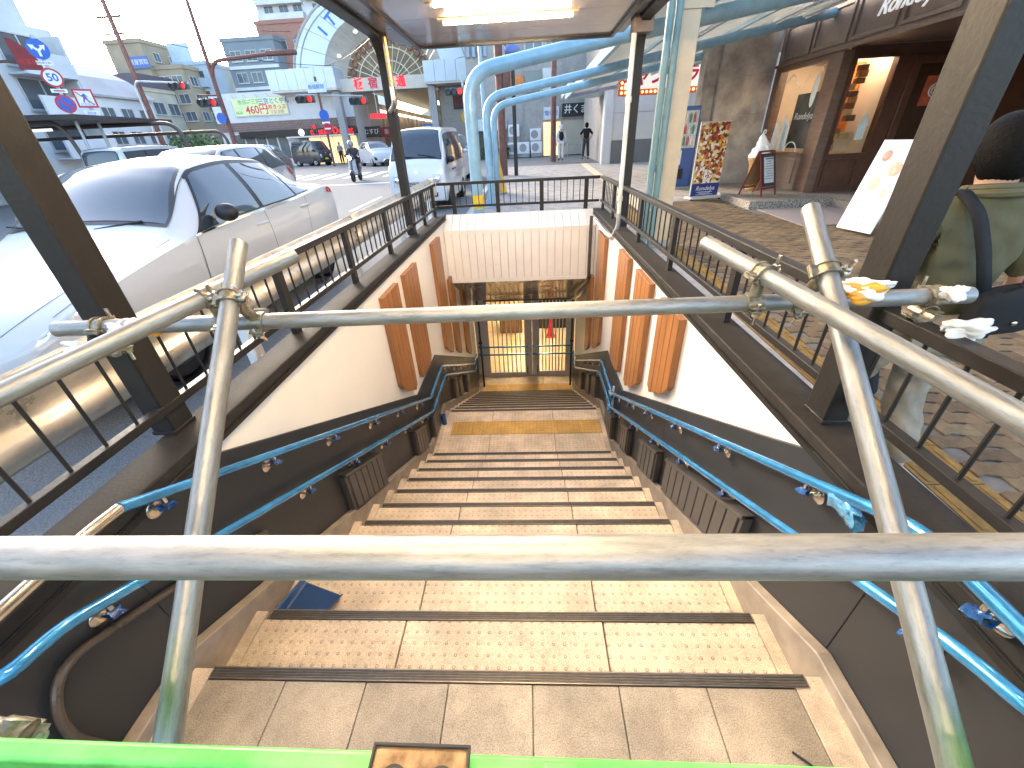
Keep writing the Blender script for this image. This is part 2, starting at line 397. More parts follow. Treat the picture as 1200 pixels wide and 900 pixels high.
def tile(x0, x1, y0, y1, z, m_, name='tile', par=None, h=.02):
    b = MB(); b.box(x0+J, x1-J, y0+J, y1-J, z-h, z+random.uniform(-.0006, .0006)); return b.build(name, m_, par or stairs, bev=.0022, seg=1, smooth=False)
nose_m = mat('nosing rubber', (.085, .072, .06), .5, .1, .3, 30)
nose_trim = mat('nosing metal', (.40, .34, .27), .35, .8, .2, 20)
def nosing(y, z):
    b = MB(); b.box(-1.205, .955, y-.037, y+.004, z-.03, z+.003)
    o = b.build('nosing_strip', nose_trim, stairs, smooth=False)
    b = MB()
    for k in range(4): b.box(-1.2, .95, y-.033+k*.0086, y-.033+k*.0086+.006, z+.002, z+.006)
    b.build('anti_slip_ridges', nose_m, o, smooth=False)
# upper landing: plain tiles 0.3 wide
xx = [-1.205, -.905, -.603, -.301, .001, .303, .605, .907]
for x0, x1 in zip(xx, xx[1:]):
    tile(x0, x1, -.15, Y0-.039, 0, plain_tile); tile(x0, x1, -.75, -.15, 0, plain_tile)
tile(-1.30, -1.205, -.75, Y0, 0, edge_tile); tile(.907, 1.03, -.75, Y0, 0, edge_tile)
nosing(Y0, 0)
for k, (a, c, z) in enumerate(steps):
    far = k >= 10
    for x0, x1 in xs_t: tile(x0, x1, a, c-.039, z, tread_m)
    tile(-1.30, -1.225, a, c, z, edge_tile); tile(.955, 1.03, a, c, z, edge_tile)
    nosing(c, z)
    # riser
    b = MB(); b.box(-1.225, .955, a-.004, a-.0005, z, z+RI-.03); b.build('riser', edge_tile, stairs, smooth=False)
for zl, ya, yb in ((ZM, Y0+10*TR, Y1), (ZB, YB, 8.95)):
    ty = ya+.56 if zl == ZM else ya+.25
    for x0, x1 in xs_t:
        tile(x0, x1, ya, ty, zl, tread_m); tile(x0, x1, ty+.302, yb-(.039 if zl == ZM else 0), zl, tread_m)
    for i in range(7): tile(-1.12+i*.2955, -1.12+(i+1)*.2955, ty+.001, ty+.301, zl+.003, tactile_m, 'tactile_tile')
    tile(-1.225, -1.12, ty, ty+.302, zl, tread_m)
    tile(-1.30, -1.225, ya, yb, zl, edge_tile); tile(.955, 1.03, ya, yb, zl, edge_tile)
nosing(Y1, ZM)

# ================================================================ stairwell walls
def nose_z(y):
    if y < Y0: return 0
    if y < Y0+11*TR: return -RI/TR*(y-Y0)
    if y < Y1: return ZM
    if y < YB+TR: return ZM-RI/TR*(y-Y1)
    return ZB
def dado_z(y): 
    if y < 3.95: return .637-.533*(y-1.123)
    if y < 4.98: return .637-.533*(3.95-1.123)
    return .637-.533*(3.95-1.123)-.533*(y-4.98)
for side, xw, lab in ((-1, -1.35, 'road side'), (1, 1.08, 'shop side')):
    t = thing('retaining_wall', 'cream and dark panelled stairwell wall on the %s' % lab, 'wall', (xw, 3, -3.6))
    out = xw+side*.17
    b = MB(); ya = -2.6
    b.prism([(ya, -3.8), (ya, .62), (7.03, .62), (7.03, -.2), (9.0, -1.2), (9.0, -3.8)], 'x', xw, out); at0(b.build('cream_panel', cream_m, smooth=False), t)
    # dado boards with joints
    xd = xw-side*.02
    cuts = [-2.6, -.6, .75, 2.55, 3.95, 4.98, 7.0, 9.0]
    for a, c in zip(cuts, cuts[1:]):
        pts = [a+.001]+[v for v in (1.155,) if a < v < c]+[c-.001]
        top = [(y, min(.62, dado_z(y))) for y in pts]
        lo = [(y, nose_z(y)-.45) for y in reversed([a+.001, c-.001])]
        b = MB(); b.prism(top+lo, 'x', xw-side*.001, xd); at0(b.build('dado_board', dado_m, bev=.002, seg=1, smooth=False), t)
    # skirting
    xs = xw-side*.07
    sk = [(-2.6, .055), (Y0+.05, .055)]+[(Y0+11*TR, ZM+.08), (Y1+.06, ZM+.08), (YB+.36, ZB+.08), (8.9, ZB+.08)]
    b = MB(); b.prism(sk+[(8.9, ZB-.3), (YB, ZB-.3), (Y1, ZM-.35), (Y0+10*TR, ZM-.35), (Y0, -.35), (-2.6, -.35)], 'x', xd+side*.0005, xs); at0(b.build('skirting', skirt_m, bev=.004, seg=1, smooth=False), t)
    # coping
    b = MB(); b.box(min(xw-side*.012, out), max(xw-side*.012, out), -2.6, 7.05, .62, .672); at0(b.build('coping', mat('coping paint', (.032, .028, .025), .6, 0, .2, 12, bump=.15, bsc=80, spec=.12), bev=.006), t)
    b = MB(); b.box(min(xw-side*.024, xw+side*.004), max(xw-side*.024, xw+side*.004), -2.6, 7.0, .598, .6195); at0(b.build('trim_strip', frame_m, smooth=False), t)
    b = MB(); b.box(min(xw+side*.17, xw+side*.155), max(xw+side*.17, xw+side*.155), -2.6, 7.05, -.1, .62); at0(b.build('outer_cladding', conc_m, smooth=False), t)

# orange slat panels on the walls
def slat_panel(side, k, y0, y1, zt):
    xw = -1.35 if side < 0 else 1.08; lab = 'road-side' if side < 0 else 'shop-side'
    t = thing('wooden_slat_panel', '%s orange wooden slat panel down from street level on the %s wall' % (ORD[k], lab), 'wall panel', (xw, (y0+y1)/2, 0), group='orange slat panels on the stair walls')
    xf = xw-side*.052; n = 4; w_ = (y1-y0)/n
    b = MB(); zb = lambda y: dado_z(y)+.035
    b.prism([(y0+.004, zt-.004), (y1-.004, zt-.004), (y1-.004, zb(y1)+.1), (y1-.05, zb(y1-.05)+.04), (y0+.05, zb(y0)+.06), (y0+.004, zb(y0)+.12)], 'x', xw-side*.0015, xw-side*.044); at0(b.build('backing', wood_m, smooth=False), t)
    for i in range(n):
        a, c = y0+i*w_+.004, y0+(i+1)*w_-.004
        za, zc_ = zb(a)+.05, zb(c)+.05
        if i == 0: za += .06
        if i == n-1: zc_ += .06
        b = MB(); b.prism([(a, zt), (c, zt), (c, zc_), (a, za)], 'x', xw-side*.0435, xf); at0(b.build('slat', wood_m, bev=.004, smooth=False), t)
for k, (a, c, z) in enumerate([(3.42, 3.90, .50), (4.15, 4.68, .50), (5.62, 6.15, .50), (6.45, 6.85, -.25), (7.5, 7.95, -.72)]): slat_panel(-1, k, a, c, z)
for k, (a, c, z) in enumerate([(2.55, 3.02, .575), (3.33, 3.83, .575), (4.16, 4.66, .575), (5.55, 6.15, .5), (6.5, 6.95, -.3)]): slat_panel(1, k, a, c, z)

# dark slatted boxes low on the walls
boxm = mat('dark slat board', (.062, .056, .052), .33, 0, .1, 5)
def slat_box(side, k, y0, y1, hlo, hhi, n):
    xw = -1.33 if side < 0 else 1.06; lab = 'road-side' if side < 0 else 'shop-side'
    t = thing('slatted_cover', '%s dark slatted cover box down from the top of the stairs, %s wall' % (ORD[k], lab), 'cover box', (xw, (y0+y1)/2, nose_z((y0+y1)/2)), group='dark slatted cover boxes along the stairs')
    xf = xw-side*.06; f = lambda y: nose_z(y) if not (3.9 < y < 5) else ZM
    if y0 > 3.9 and y1 < 5: f = lambda y: ZM
    b = MB(); b.prism([(y0, f(y0)+hhi), (y1, f(y1)+hhi), (y1, f(y1)+hlo), (y0, f(y0)+hlo)], 'x', xw-side*.0015, xw-side*.05); at0(b.build('case', boxm, bev=.004, smooth=False), t)
    w_ = (y1-y0-.05)/n
    for i in range(n):
        a, c = y0+.025+i*w_+.005, y0+.025+(i+1)*w_-.005
        b = MB(); b.prism([(a, f(a)+hhi-.025), (c, f(c)+hhi-.025), (c, f(c)+hlo+.02), (a, f(a)+hlo+.02)], 'x', xw-side*.0495, xf); at0(b.build('slat', boxm, bev=.003, seg=1, smooth=False), t)
    b = MB()
    b.prism([(y0, f(y0)+hhi-.02), (y1, f(y1)+hhi-.02), (y1, f(y1)+hhi+.004), (y0, f(y0)+hhi+.004)], 'x', xw-side*.0015, xf-side*.003); at0(b.build('top_cap', boxm, smooth=False), t)
for k, a in enumerate([(1.30, 2.27, .10, .42, 9), (2.46, 2.91, .09, .42, 4), (3.3, 3.6, .10, .44, 3), (4.05, 4.5, .06, .42, 4), (5.35, 5.75, .1, .5, 3), (5.95, 6.35, .1, .5, 3), (6.9, 7.3, .1, .5, 3)]): slat_box(1, k, *a)
for k, a in enumerate([(1.96, 2.55, .06, .42, 6), (3.42, 3.83, .06, .42, 4), (4.15, 4.58, .04, .40, 5), (5.7, 5.95, .1, .5, 2), (6.05, 6.35, .1, .5, 2), (6.8, 7.1, .1, .5, 2)]): slat_box(-1, k, *a)

# ================================================================ handrails wrapped in blue film
def handrail(side, which, pts, brk, bare=None, r=.019):
    x = -1.27 if side < 0 else 1.0; xw = -1.33 if side < 0 else 1.06; lab = 'road-side' if side < 0 else 'shop-side'
    t = thing('handrail', '%s blue film-wrapped handrail on the %s stair wall' % (which, lab), 'handrail', (x, 3, -1), group='stair handrails')
    P = [(x, y, z) if len(p) == 2 else p for p in pts for y, z in [p[-2:]]]
    P = [p if len(p) == 3 else (x, *p) for p in pts]
    b = MB(); b.tube(fillet(P, .07, 5), r, 14); at0(b.build('rail', blue_rail), t)
    if bare:
        b = MB(); b.tube(fillet([p if len(p) == 3 else (x, *p) for p in bare], .06, 5), r*.96, 14); at0(b.build('bare_rail', steel_m), t)
    for y in brk:
        # height on the rail by interpolation
        for (xa, ya, za), (xb, yb, zb) in zip(P, P[1:]):
            lo, hi = min(ya, yb), max(ya, yb)
            if lo <= y <= hi and hi > lo: z = za+(zb-za)*(y-ya)/(yb-ya); break
        b = MB(); b.tube(fillet([(x, y, z-r*.6), (x, y, z-.06), (xw-side*-.0, y, z-.075)], .035, 5), .009, 8); br = b.build('bracket', steel_m); at0(br, t)
        M = Matrix.Translation((xw-side*.001, y, z-.075)) @ Matrix.Rotation(-side*math.pi/2, 4, 'Y')
        b = MB(); b.lathe([(.034, 0), (.034, .004), (.028, .008), (.012, .010)], 18, M=M); pl = b.build('wall_plate', steel_m); pl.parent = br
        b = MB(); rnd = random.Random(y*7+side)
        def fl(u, v):
            a_ = u*2*math.pi; rr = .013+.010*rnd.random()
            return (x+math.cos(a_)*rr, y+(v-.5)*.04+rnd.uniform(-.006, .006), z-.045+math.sin(a_)*rr*.9-.02*v)
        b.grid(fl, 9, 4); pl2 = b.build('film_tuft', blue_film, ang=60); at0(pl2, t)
    return t
s_ = -.533
lu = lambda y: .55+s_*(y-1.149)*1.0
handrail(-1, 'upper', [(.80, .735), (4.2, -1.083), (5.0, -1.06), (7.9, -2.60), (8.35, -2.60)], [.92, 1.45, 2.0, 2.6, 3.2, 3.8, 5.4, 6.0, 6.6, 7.2], bare=[(-.6, .74), (.70, .745), (.80, .735)])
handrail(-1, 'lower', [(-1.33, .36, .60), (-1.27, .40, .60), (.52, .585), (4.21, -1.30), (5.12, -1.28), (7.9, -2.78), (8.35, -2.78)], [.62, 1.6, 2.15, 2.7, 3.3, 3.9, 5.5, 6.2, 6.9])
handrail(1, 'upper', [(-.6, .765), (.68, .77), (4.18, -1.055), (5.0, -1.03), (7.9, -2.57), (8.35, -2.57)], [.5, 1.05, 1.65, 2.25, 2.85, 3.4, 4.0, 5.4, 6.0, 6.6])
handrail(1, 'lower', [(1.06, .30, .64), (1.0, .345, .645), (.48, .60), (4.18, -1.262), (5.05, -1.24), (7.9, -2.75), (8.35, -2.75)], [.56, 1.5, 2.05, 2.6, 3.2, 3.9, 5.5, 6.2])
# loose film at joints
def film(loc, s, seed, lab):
    rnd = random.Random(seed); b = MB()
    def fl(u, v):
        a_ = u*2*math.pi; rr = s*(.55+.45*rnd.random())
        return (loc[0]+math.cos(a_)*rr*.6, loc[1]+(v-.5)*s*2.4+rnd.uniform(-.3, .3)*s, loc[2]+math.sin(a_)*rr-.7*s*abs(v-.5))
    b.grid(fl, 11, 6); tag(b.build('film_scrap', mat('clear blue film', (.10, .32, .55), .15, .1, .4, 40, coat=1, bump=.7, bsc=50), ang=70), lab, 'plastic film')
film((1.0, .88, .63), .042, 3, 'crumpled blue film bunch on the upper shop-side handrail by the scaffold post')
film((.99, 4.18, -1.06), .05, 5, 'crumpled blue film at the landing bend of the shop-side upper handrail')
film((.99, 4.2, -1.27), .05, 6, 'crumpled blue film at the landing bend of the shop-side lower handrail')
# brown conduit on the road-side wall
tag(MB().tube(fillet([(-1.31, 1.25, .06), (-1.31, .789, .318), (-1.31, .47, .475), (-1.31, .38, .30), (-1.31, .42, .06)], .14, 8), .013, 10).build('wall_conduit', conduit_m), 'thin brown bent conduit on the dark road-side stair wall', 'conduit')
b = MB(); b.tube([(1.035, 4.25, -1.0), (1.035, 4.2, -1.66)], .012, 10); b.tube([(1.035, 4.2, -1.6), (1.035, 4.2, -1.72)], .022, 10)
tag(b.build('grey_conduit', white_m), 'thin pale grey vertical conduit on the shop-side wall above the landing', 'conduit')
tag(MB().tube([(-1.24, 4.55, -1.60), (-1.24, 4.55, -1.76)], [.03, .035], 10).build('wrapped_stub', blue_film), 'small blue film-wrapped stub on the landing beside the road-side wall', 'stub')
# dustpan on the third tread
t = thing('dustpan', 'blue plastic dustpan lying on a stair tread', 'dustpan', (-1.13, 1.09, -.3135), R(-18))
pan_m = mat('blue plastic', (.018, .055, .16), .4, 0, .1, 15)
b = MB()
def pan(u, v):
    x = (u-.5)*.27*(1-.16*(1-v)); y = -.10+v*.20; e = abs(u-.5)*2
    return (x, y, .005+.052*max(max(0, e-.82)/.18*(1-.55*v), max(0, .14-v)/.14))
b.grid(pan, 40, 30); o = b.build('pan', pan_m, t, ang=80); sm = o.modifiers.new('solid', 'SOLIDIFY'); sm.thickness = .004
MB().tube([(0, -.098, .05), (0, -.13, .058), (0, -.23, .048)], [.015, .012, .015], 10).build('handle', pan_m, t)
# bits of black cable on the landing
for pts, lab in (([(.80, .47, .005), (.84, .44, .006), (.865, .41, .005), (.855, .375, .004)], 'short black cable end on the landing near the shop-side wall'),
                 ([(-.355, .47, .004), (-.365, .43, .006), (-.385, .40, .004)], 'short black cable end on the landing tiles beside the light block')):
    tag(MB().tube(fillet(pts, .03, 4), .0035, 6).build('cable_end', black_m), lab, 'cable')

# ================================================================ fascia, soffit and gate at the bottom
t = thing('tunnel_fascia', 'pale boarded fascia with sloped top over the lower stairs', 'fascia', (0, 6.9, 0))
n = 19; w_ = (1.08+1.35)/n
b = MB(); b.prism([(7.03, .60), (6.73, .43), (6.73, -.33), (9.0, -1.47), (9.0, .1), (7.03, .1)], 'x', -1.349, 1.079); at0(b.build('core', mat('fascia joint', (.30, .26, .22), .8, 0, .1, 4), smooth=False), t)
for i in range(n):
    a, c = -1.35+i*w_+.003, -1.35+(i+1)*w_-.003
    if i == 0: a += .003
    if i == n-1: c -= .003
    b = MB(); b.prism([(7.04, .665), (7.04, .645), (6.712, .452), (6.70, .455), (6.70, .47)], 'x', a, c); at0(b.build('top_board', fascia_m, bev=.002, seg=1, smooth=False), t)
    b = MB(); b.box(a, c, 6.70, 6.725, -.325, .425); at0(b.build('front_board', fascia_m, bev=.002, seg=1, smooth=False), t)
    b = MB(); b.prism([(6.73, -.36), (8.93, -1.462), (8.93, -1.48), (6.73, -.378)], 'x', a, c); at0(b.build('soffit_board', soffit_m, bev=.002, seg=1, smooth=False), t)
b = MB(); b.box(-1.345, 1.075, 6.692, 6.72, .425, .452); b.box(-1.345, 1.075, 6.692, 6.73, -.375, -.325); at0(b.build('edge_trim', fascia_m, smooth=False), t)
b = MB()
for x0, x1, z0, z1 in ((-.81, -.51, .20, .207), (-.81, -.51, -.10, -.093), (-.81, -.803, -.1, .2), (-.517, -.51, -.1, .2)): b.box(x0, x1, 6.694, 6.70, z0, z1)
at0(b.build('access_hatch_frame', fascia_m, smooth=False), t)
# pipework beside the fascia
b = MB(); b.tube(fillet([(.99, 6.62, .62), (.99, 6.6, -.15), (1.0, 6.64, -.35), (.95, 7.6, -.83), (.92, 8.5, -1.30)], .12, 5), .028, 10)
tag(b.build('drain_pipe', conduit_m), 'dark drain pipe running down beside the fascia into the tunnel', 'pipe')
b = MB(); b.tube([(-1.02, 8.45, -1.33), (.94, 8.45, -1.33)], .02, 8); tag(b.build('ceiling_conduit', black_m), 'black conduit across the tunnel soffit above the gate', 'conduit')
for x, lab in ((-1.16, 'road side'), (.95, 'shop side')):
    b = MB(); b.tube([(x, 8.42, -1.31), (x, 8.42, ZB)], .022, 8); b.box(x-.04, x+.04, 8.39, 8.45, -2.35, -2.3)
    tag(b.build('gate_side_pipe', black_m), 'dark vertical pipe beside the gate on the %s' % lab, 'pipe')
b = MB(); b.tube(fillet([(.93, 8.45, -1.33), (.97, 7.7, -1.05), (1.0, 7.2, -.75)], .2, 5), .03, 10); tag(b.build('grey_pipe', steel_m), 'shiny grey pipe rising under the soffit on the shop side', 'pipe')

# gate: double door with barred openings
t = thing('barred_gate', 'grey steel double gate with barred openings at the foot of the stairs', 'gate', (0, 8.9, ZB))
yg0, yg1 = 8.88, 8.93
def leaf(x0, x1, ox0, ox1, z0, z1):
    b = MB(); top = -1.42
    b.box(x0, ox0, yg0, yg1, ZB+.005, top); b.box(ox1, x1, yg0, yg1, ZB+.005, top); b.box(ox0, ox1, yg0, yg1, ZB+.005, z0); b.box(ox0, ox1, yg0, yg1, z1, top)
    lf = b.build('leaf', gate_m, smooth=False); at0(lf, t)
    n_ = 8
    for i in range(1, n_):
        x = ox0+(ox1-ox0)*i/n_
        br = MB().box(x-.012, x+.012, yg0+.015, yg1-.012, z0, z1).build('bar', gate_m, smooth=False); br.parent = lf
    hx = x1-.12 if x1 < .1 else x0+.12
    h = MB().tube(fillet([(hx, yg0, -3.22), (hx, yg0-.06, -3.22), (hx, yg0-.06, -3.42), (hx, yg0, -3.42)], .02, 3), .012, 8).build('pull_handle', black_m); h.parent = lf
leaf(-1.328, .042, -1.01, -.14, -3.40, -1.46)
leaf(.048, 1.058, .22, .86, -3.38, -1.46)
at0(MB().box(.0, .03, yg0-.012, yg0-.0005, -2.76, -2.73).build('lock', black_m, smooth=False), t)
# blue crossing handrails in front of the gate
for x0, x1, z, lab in ((-1.2, -.05, -2.44, 'upper road-side'), (-1.2, -.05, -2.64, 'lower road-side'), (.06, .98, -2.44, 'upper shop-side'), (.06, .98, -2.64, 'lower shop-side')):
    b = MB(); b.tube(fillet([(x0, 8.42, z), (x0+.08, 8.40, z), (x1-.08, 8.40, z), (x1, 8.44, z-.0)], .04, 4), .019, 10)
    for x in (x0+.02, x1-.02): b.ell((x, 8.42, z), .045, .035, .032, 8, 6)
    tag(b.build('end_handrail', blue_rail), '%s blue wrapped end handrail in front of the gate' % lab, 'handrail')
# lit passage behind the gate
pas_wall = mat('passage wall', (.66, .54, .34), .5, 0, .08, 3); pas_floor = mat('passage floor', (.58, .48, .33), .35, 0, .12, 5)
b = MB(); b.box(-2.6, -2.5, 8.99, 15.9, ZB-.02, -1.2); b.box(2.4, 2.5, 8.99, 15.9, ZB-.02, -1.2); b.box(-2.5, 2.4, 15.8, 15.9, ZB-.02, -1.2)
tag(b.build('passage_wall', pas_wall, smooth=False), 'warm yellow passage walls seen through the gate bars', 'wall')
tag(MB().box(-2.6, 2.5, 8.98, 15.9, -1.2, -1.1).build('passage_ceiling', pas_wall, smooth=False), kind='structure')
tag(MB().box(-2.6, -1.301, 8.98, 15.9, ZB-.12, ZB-.02).box(1.031, 2.5, 8.98, 15.9, ZB-.12, ZB-.02).build('passage_side_floor', pas_floor, smooth=False), kind='structure')
for i in range(6):
    for j in range(10): tile(-2.5+i*.8167, -2.5+(i+1)*.8167, 9.0+j*.68, 9.0+(j+1)*.68, ZB, pas_floor, 'floor_tile')
b = MB().box(-.95, -.25, 11.6, 12.1, ZB, ZB+.95); tag(b.build('wooden_cabinet', mat('cabinet wood', (.22, .12, .05), .5, 0, .2, 4), bev=.01), 'brown wooden cabinet in the lit passage behind the gate', 'cabinet')
b = MB().box(.25, 1.25, 11.9, 12.0, ZB, ZB+1.5); tag(b.build('dark_screen', mat('dark screen', (.03, .03, .028), .6), bev=.01), 'dark folding screen in the passage behind the gate', 'screen')
b = MB().lathe([(.16, 0), (.16, .02), (.11, .025), (.03, .68), (.02, .70)], 16, (.62, 11.3, ZB)); tag(b.build('traffic_cone', mat('cone red', (.55, .03, .02), .45)), 'red traffic cone standing behind the gate bars', 'cone')
lamp_w = mat('tube warm', (1, .80, .50), .5, 0, 0, emit=TUBE*1.35)
for i, y in enumerate((9.9, 11.8, 13.6)):
    t = thing('passage_light', '%s ceiling tube light in the passage beyond the gate' % ORD[i], 'lamp', (0, y, -1.25), group='passage tube lights')
    at0(MB().box(-.7, .7, y-.06, y+.06, -1.235, -1.201).build('housing', white_m, smooth=False), t); at0(MB().tube([(-.62, y, -1.255), (.62, y, -1.255)], .018, 10).build('tube', lamp_w), t)
# ================================================================ railing round the stairwell
def railing(lab, a, c, zb, zt, posts, gaps=.131, skip=()):
    a, c = Vector(a), Vector(c); d = (c-a); L_ = d.length; d.normalize(); nrm = Vector((-d.y, d.x, 0))
    t = thing('railing', lab, 'railing', ((a+c)/2)[:2]+(zb,)); M = Matrix((d, nrm, up)).transposed().to_4x4(); M.translation = (a.x, a.y, 0)
    def put(mb, n_, **k):
        mb.v = [tuple(M @ Vector(v)) for v in mb.v]; return at0(mb.build(n_, frame_m, **k), t)
    put(MB().box(0, L_, -.03, .03, zt-.042, zt), 'top_rail', bev=.004)
    put(MB().box(0, L_, -.02, .02, zb+.10, zb+.135), 'bottom_rail', bev=.003)
    for p in posts: put(MB().box(p-.032, p+.032, -.018, .018, zb, zt-.04), 'post', bev=.003)
    stops = sorted([0]+list(posts)+[L_])
    for p, q in zip(stops, stops[1:]):
        if q-p < .2: continue
        n_ = max(1, round((q-p)/gaps))
        for i in range(1, n_):
            y = p+(q-p)*i/n_
            put(MB().tube([(y, 0, zb+.13), (y, 0, zt-.04)], .0065, 6, False), 'baluster')
    return t
railing('dark railing on the road-side parapet', (-1.475, -1.0, 0), (-1.475, 7.02, 0), .672, 1.14, [.1, 3.3, 4.34, 5.39, 7.1, 7.85], .13)
railing('dark railing on the shop-side parapet', (1.19, -1.0, 0), (1.19, 7.02, 0), .672, 1.14, [.1, 3.28, 4.4, 5.5, 7.0, 7.85], .13)
railing('dark railing across the far end of the stairwell', (-1.44, 7.07, 0), (1.16, 7.07, 0), .665, 1.14, [.25, .97, 1.68, 2.39], .1)

# ================================================================ canopy: columns, beams, ceiling, lamps
ZC = 2.64
t = thing('canopy', 'dark framed flat canopy roof with glossy beige ceiling over the stairs', 'canopy', (0, 2, ZC))
ceil_m = mat('glossy ceiling', (.34, .265, .22), .13, 0, .05, 2, coat=.12)
yy = -2.6
while yy < 5.9:
    y2 = min(yy+.62, 6.0)
    at0(MB().box(-1.20, 1.0, yy+.003, y2-.003, ZC+.012, ZC+.03).build('ceiling_panel', ceil_m, smooth=False), t); yy = y2
at0(MB().box(-1.6, 1.36, -2.6, 6.1, ZC+.12, ZC+.2).box(-1.2, 1.0, -2.59, 6.0, ZC+.031, ZC+.06).build('roof_deck', conc_m, smooth=False), t)
b = MB().box(-1.24, 1.04, 6.0, 6.05, ZC-.012, ZC+.12).box(-1.24, -1.2, -2.6, 6.0, ZC-.012, ZC+.12).box(1.0, 1.04, -2.6, 6.0, ZC-.012, ZC+.12); at0(b.build('edge_trim', mat('black trim', (.018, .018, .02), .35), smooth=False), t)
slit = mat('grey side panel', (.22, .23, .25), .3, .1, .1, 4)
at0(MB().box(-1.44, -1.241, -2.6, 6.0, ZC+.02, ZC+.05).build('side_panel', slit, smooth=False), t)
at0(MB().box(1.041, 1.15, -2.6, 6.0, ZC+.02, ZC+.05).build('side_panel', slit, smooth=False), t)
for x0, x1 in ((-1.56, -1.44), (1.15, 1.27)): at0(MB().box(x0, x1, -2.6, 5.2, ZC-.02, ZC+.115).build('side_beam', frame_m, bev=.01), t)
for x0, x1, y0, y1 in ((-1.56, -1.465, 1.25, 1.36), (1.132, 1.222, 1.25, 1.365), (-1.56, -1.465, -2.4, -2.29), (1.132, 1.222, -2.4, -2.29)):
    at0(MB().box(x0, x1, y0, y1, .60 if False else .672, ZC-.022).build('column', frame_m, bev=.006), t)
    at0(MB().box(x0-.004, x1+.004, y0-.004, y1+.004, .672, .69).build('column_base', frame_m, bev=.003), t)
for x0, x1 in ((-1.545, -1.455), (1.165, 1.255)):
    # slim far column that curves into the side beam
    pts = fillet([(0, 5.43, .672), (0, 5.43, ZC+.045), (0, 4.6, ZC+.045)], .34, 8)
    b = MB(); hw = .065; ring = []
    for i, p in enumerate(pts):
        d = (pts[min(i+1, len(pts)-1)]-pts[max(i-1, 0)]).normalized(); n_ = Vector((0, d.z, -d.y))
        for sx in (x0, x1):
            for s in (-1, 1): ring.append((sx, p.y+n_.y*hw*s, p.z+n_.z*hw*s))
    m_ = len(pts); fs = []
    for i in range(m_-1):
        o = i*4
        for q in ((0, 1), (1, 3), (3, 2), (2, 0)): fs.append((o+q[0], o+q[1], o+4+q[1], o+4+q[0]))
    fs += [(0, 2, 3, 1), tuple((m_-1)*4+k for k in (0, 1, 3, 2))]
    b.add(ring, fs); at0(b.build('curved_column', frame_m), t)
at0(MB().box(1.10, 1.29, 5.2, 5.40, ZC-.12, ZC+.11).build('junction_box', mat('brown box', (.16, .12, .10), .45), bev=.005), t)
tube_m = mat('fluorescent tube', (1, .81, .56), .5, 0, 0, emit=TUBE)
k = 0
for y in (4.86, 4.28, 2.9, 1.6, .2, -1.2):
    lab = ('lit fluorescent fixture under the canopy, %s from its far end' % ORD[k]); k += 1
    f = thing('ceiling_light', lab, 'lamp', (-.13, y, ZC), group='canopy tube lights')
    at0(MB().box(-.78, .52, y-.028, y+.028, ZC-.004, ZC+.011).build('housing', beige_m, bev=.003), f); at0(MB().tube([(-.70, y, ZC-.022), (.44, y, ZC-.022)], .0155, 10).build('tube', tube_m), f)
    at0(MB().box(-.73, -.70, y-.02, y+.02, ZC-.04, ZC-.005).box(.44, .47, y-.02, y+.02, ZC-.04, ZC-.005).build('socket', white_m, smooth=False), f)
# downpipes at the far columns
b = MB(); b.tube([(-1.42, 5.3, ZC+.05), (-1.42, 5.3, 2.2)], .028, 12); tag(b.build('copper_downpipe', mat('copper', (.48, .28, .13), .3, .7, .15, 8)), 'copper downpipe dropping from the canopy by the road-side column', 'pipe')
b = MB(); b.tube(fillet([(-1.42, 5.3, 2.21), (-1.42, 5.3, 2.05), (-1.5, 5.37, 2.0)], .08, 6), .033, 12); b.box(-1.47, -1.41, 5.36, 5.372, 2.22, 2.24); tag(b.build('silver_elbow', steel_m), 'silver pipe elbow entering the road-side column', 'pipe')
b = MB(); b.tube([(1.10, 5.17, ZC-.13), (1.10, 5.17, .86)], .024, 12)
for z in (1.95, 1.0): b.tube([(1.10, 5.17, z), (1.10, 5.17, z+.05)], .032, 12)
tag(b.build('cream_downpipe', whitepipe), 'thin cream downpipe beside the shop-side far column', 'pipe')
b = MB(); b.tube(fillet([(1.10, 5.17, .86), (1.11, 5.18, .72), (1.06, 5.25, .56), (1.04, 5.6, .56), (1.03, 6.5, .58)], .09, 6), .026, 12)
tag(b.build('flexible_conduit', mat('grey flexible conduit', (.42, .42, .41), .4, .3, .1, 20)), 'grey flexible conduit curling over the parapet by the downpipe', 'conduit')

# ================================================================ scaffold barrier in front of the stairs
RP = .0243
def spipe(lab, p, q):
    p, q = Vector(p), Vector(q)
    d = q-p; b = MB(); b.pipe((0, 0, 0), (0, 0, d.length), RP, RP-.0024, 28); o = b.build('scaffold_pipe', galv_m, ang=50)
    o.location = p; o.rotation_euler = d.to_track_quat('Z', 'Y').to_euler(); return tag(o, lab, 'scaffold pipe')
def ext(p, q, a, c):
    p, q = Vector(p), Vector(q); d = (q-p).normalized(); return p-d*a, q+d*c
p1 = ext((-.616, .258, 1.2585), (.53, .267, 1.2480), .35, .42); spipe('grey galvanised pipe laid level across the front at waist height', *p1)
A2 = (Vector((-0.8423, 1.1867, 1.4318)), Vector((-0.6910, 0.2515, 0.6982))); A3 = (Vector((0.8357, 1.2544, 1.4514)), Vector((0.7059, 0.2400, 0.7443)))
def toground(p, q):
    d = (q-p).normalized(); return p, p+d*((p.z-.012)/-d.z)
spipe('galvanised raking post on the road side, its open end above the top rail', *toground(*A2))
spipe('galvanised raking post on the shop side, its open end above the top rail', *toground(*A3))
p4 = (Vector((-0.7765, 1.3438, 1.3573)), Vector((-1.1678, 0.6864, 1.2224))); p4 = (p4[0], p4[1]+(p4[1]-p4[0]).normalized()*.5); spipe('weathered galvanised pipe sloping out over the road-side railing', *p4)
